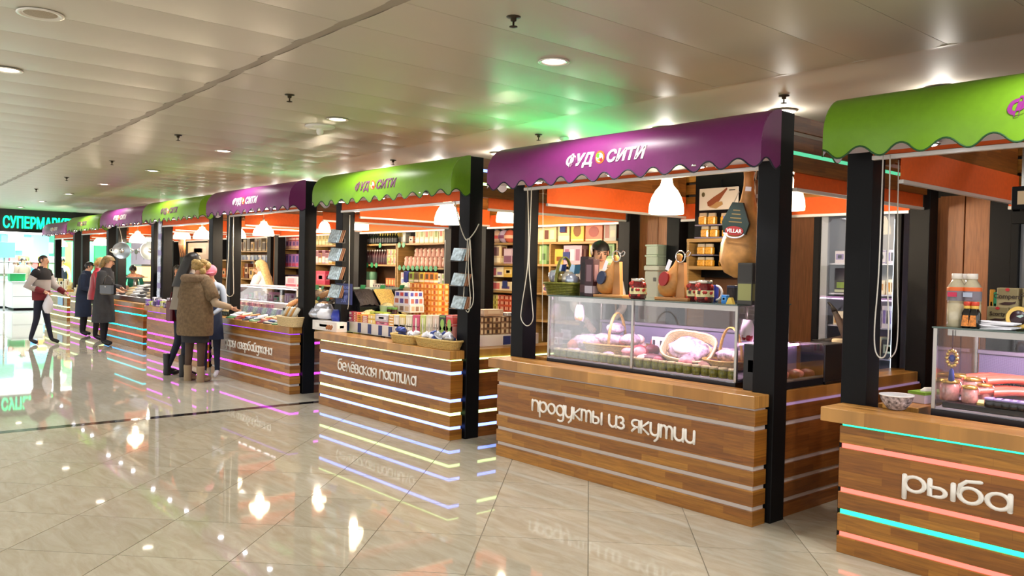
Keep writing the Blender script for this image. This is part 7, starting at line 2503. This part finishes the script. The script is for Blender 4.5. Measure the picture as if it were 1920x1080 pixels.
part('strap', G().tube([(.0, -.06, .29), (.0, -.03, .42), (.02, .03, .42), (.02, .06, .29)], .009, 6), M('wine leather', '5a0f1c'), t)
pc = person('person in a pink cap and white shirt with blue apron straps facing the shoppers', (-11.93, 4.59), yaw_to(.75, -.66), 1.64, 'b4c2d4', '1a2238', 'd0ccd0',
            {'elbR': (.24, .08, 1.12), 'wriR': (.12, .28, 1.02), 'elbL': (-.24, .08, 1.12), 'wriL': (-.12, .26, 1.0)}, .06, (.15, .30), None, cap=M('pink cap', 'd8788c', .7, var=.25, scale=12))
for s in (-1, 1):
    part('apron_strap', G().tube([(s * .07, .105, 1.05), (s * .075, .118, 1.25), (s * .085, .09, 1.40), (s * .085, .03, 1.47)], .014, 6, 0, False, True, .4), M('navy strap', '2a3a5c', .8), pc)
part('apron', G().loft([[(rx * math.cos(a), ry * math.sin(a) + .01, z) for a in [2 * PI * i / 16 for i in range(16)]] for z, rx, ry in [(.6, .2, .165), (.95, .17, .14), (1.1, .15, .125)]]), M('navy apron', '26324e', .85), pc)
# sellers
sw = person('blond saleswoman in a white blouse with a hand at her face', (at(497, 500, 1, 6.7)[0], 6.7), yaw_to(-.75, -.45), 1.76, 'e2dee4', '2a2a34', '141414',
            {'elbR': (.2, .22, 1.22), 'wriR': (.08, .17, 1.47), 'elbL': (-.25, .15, 1.1), 'wriL': (-.1, .3, 1.05)}, .1, (0, .2), PALEB, .52, 1.05, True, long_coat(.8, .19)[2:], M('white blouse', 'e6e2e8', .8), 1.05)
s1 = person('dark haired seller bending behind the ham stand of the nearest purple stall', (at(1122, 490, 1, 6.02)[0], 6.02), yaw_to(.75, -.66), 1.80, 'c9c2bc', '17171c', '101010',
            {'elbR': (.24, .10, 1.1), 'wriR': (.12, .3, .98), 'elbL': (-.24, .1, 1.1), 'wriL': (-.1, .3, .98)}, .06, (.15, .25), BLK_H, 0, 1.04)
s1.location.z = .17
tag(ob('step', G().rbox(-.35, .35, -.35, .35, 0, .168, .004), DARK, None, (s1.location.x, 6.02, 0)), 'low dark step under the seller at the deli stall', 'step')
part('black_apron', G().loft([[(rx * math.cos(a), ry * math.sin(a) + .06, z) for a in [2 * PI * i / 16 for i in range(16)]] for z, rx, ry in [(.5, .2, .16), (.95, .17, .15), (1.3, .15, .13), (1.40, .11, .10)]]), BLKC, s1)
person('dark haired seller deep in the stall behind the woman with black hair', (at(335, 500, 1, 6.6)[0], 6.6), yaw_to(.8, -.6), 1.62, '5a3a2a', '17171c', '101010', {}, .1, (0, .25), BLK_H, 0, 1.05)
ch = person('cook in a teal shirt reaching over the food behind the steel pan', (at(250, 500, 1, 6.15)[0], 6.15), yaw_to(.9, -.3), 1.64, '1f8a78', '17171c', '101010',
            {'elbR': (.22, .2, 1.15), 'wriR': (.1, .45, 1.15), 'elbL': (-.22, .2, 1.15), 'wriL': (-.08, .45, 1.12)}, .35, (0, .3), BLK_H, 0, 1.0, False)
k7 = person('man in a white shirt with dark braces behind the farthest counter', (at(117, 490, 1, 6.9)[0], 6.9), yaw_to(.85, -.5), 1.74, 'e4e6ee', '17171c', '101010', {}, .02, (0, .1), BLK_H, 0, .98)
part('waistcoat', G().loft([[(rx * math.cos(a), ry * math.sin(a), z) for a in [2 * PI * i / 14 for i in range(14)]] for z, rx, ry in [(.9, .16, .135), (1.2, .165, .135), (1.42, .07, .12)]]), M('dark navy cloth', '1a1f33', .8), k7)
hp = at(1588, 600, 1, 6.9)
hq = at(1619, 600, 1, 6.92)
person('person mostly hidden by the black post, reaching left with a dark gloved hand', (hq[0], 6.92), yaw_to(-.98, .0), 1.72, '3a2a24', '17171c', '101010',
       {'elbR': (.16, .18, 1.14), 'wriR': (.05, .34, 1.10), 'elbL': (-.12, .06, 1.10), 'wriL': (-.02, hp[0] * -1 + hq[0] + .10, hp[2] + .06)}, 0, (0, 0), BLK_H, 0, 1.0, True, skin=M('dark glove', '1c1512', .6))
# shoppers in the supermarket
for k, (u, top_, hc, lb, hh, hl) in enumerate([(42, '7a6a5a', BLK_H, 'dark haired shopper in brown behind the checkouts', 1.74, .05), (55, '2a78c8', M('brown hair', '4a3020', .5), 'shopper in a bright blue jacket behind the checkouts', 1.62, .08), (31, 'd8b0b0', M('brown hair', '4a3020'), 'shopper in a pale pink top behind the checkouts', 1.6, .2)]):
    xk = -32.4 - .7 * k
    person(lb, (xk, at(u, 500, 0, xk)[1]), yaw_to(.9, .3 - .5 * k), hh, top_, '1c2233', '141414', {}, .05, (0, .2), hc, hl, 1.05, True, long_coat(.8, .2)[2:], M('cloth ' + top_, top_, .8, var=.12, scale=9), 1.15)
# ---------------------------------------------------------------- labels: where neighbours still share one, add the place in the row
ORD = ['leftmost', 'second', 'third', 'fourth', 'fifth', 'sixth', 'seventh', 'eighth', 'ninth', 'tenth', 'eleventh', 'twelfth', 'thirteenth', 'fourteenth', 'fifteenth', 'sixteenth', 'seventeenth',
       'eighteenth', 'nineteenth', 'twentieth', '21st', '22nd', '23rd', '24th', '25th', '26th', '27th', '28th', '29th', '30th', '31st', '32nd', '33rd', '34th', '35th', '36th']
bpy.context.view_layer.update()


def _screen(o):
    d = np.array(o.matrix_world.translation) - CAMP
    return 960 + F_PX * (d @ RT) / (d @ FW)


_by = {}
for o in bpy.data.objects:
    if o.get('category') and o.parent is None:
        _by.setdefault(o['label'], []).append(o)
for lab, os_ in _by.items():
    if len(os_) < 2 or len(os_) > 110:
        continue
    tiers = []
    for o in sorted(os_, key=lambda q: q.location.z):
        if tiers and o.location.z - tiers[-1][-1].location.z < .035:
            tiers[-1].append(o)
        else:
            tiers.append([o])
    if len(tiers) > 6 or any(len(t_) < 2 for t_ in tiers):
        tiers = [os_]
    for ti, tr in enumerate(tiers):
        row_ = '' if len(tiers) == 1 else (' in bottom row' if ti == 0 else (' in top row' if ti == len(tiers) - 1 else ' in %s row up' % ORD[ti]))
        for k, o in enumerate(sorted(tr, key=_screen)):
            if k >= len(ORD):
                break
            o['label'] = lab + (', leftmost' if k == 0 else ', %s from left' % ORD[k]) + row_
for o in bpy.data.objects:
    if o.get('label') and len(o['label'].split()) > 16:
        print('LONG', len(o['label'].split()), o['label'])
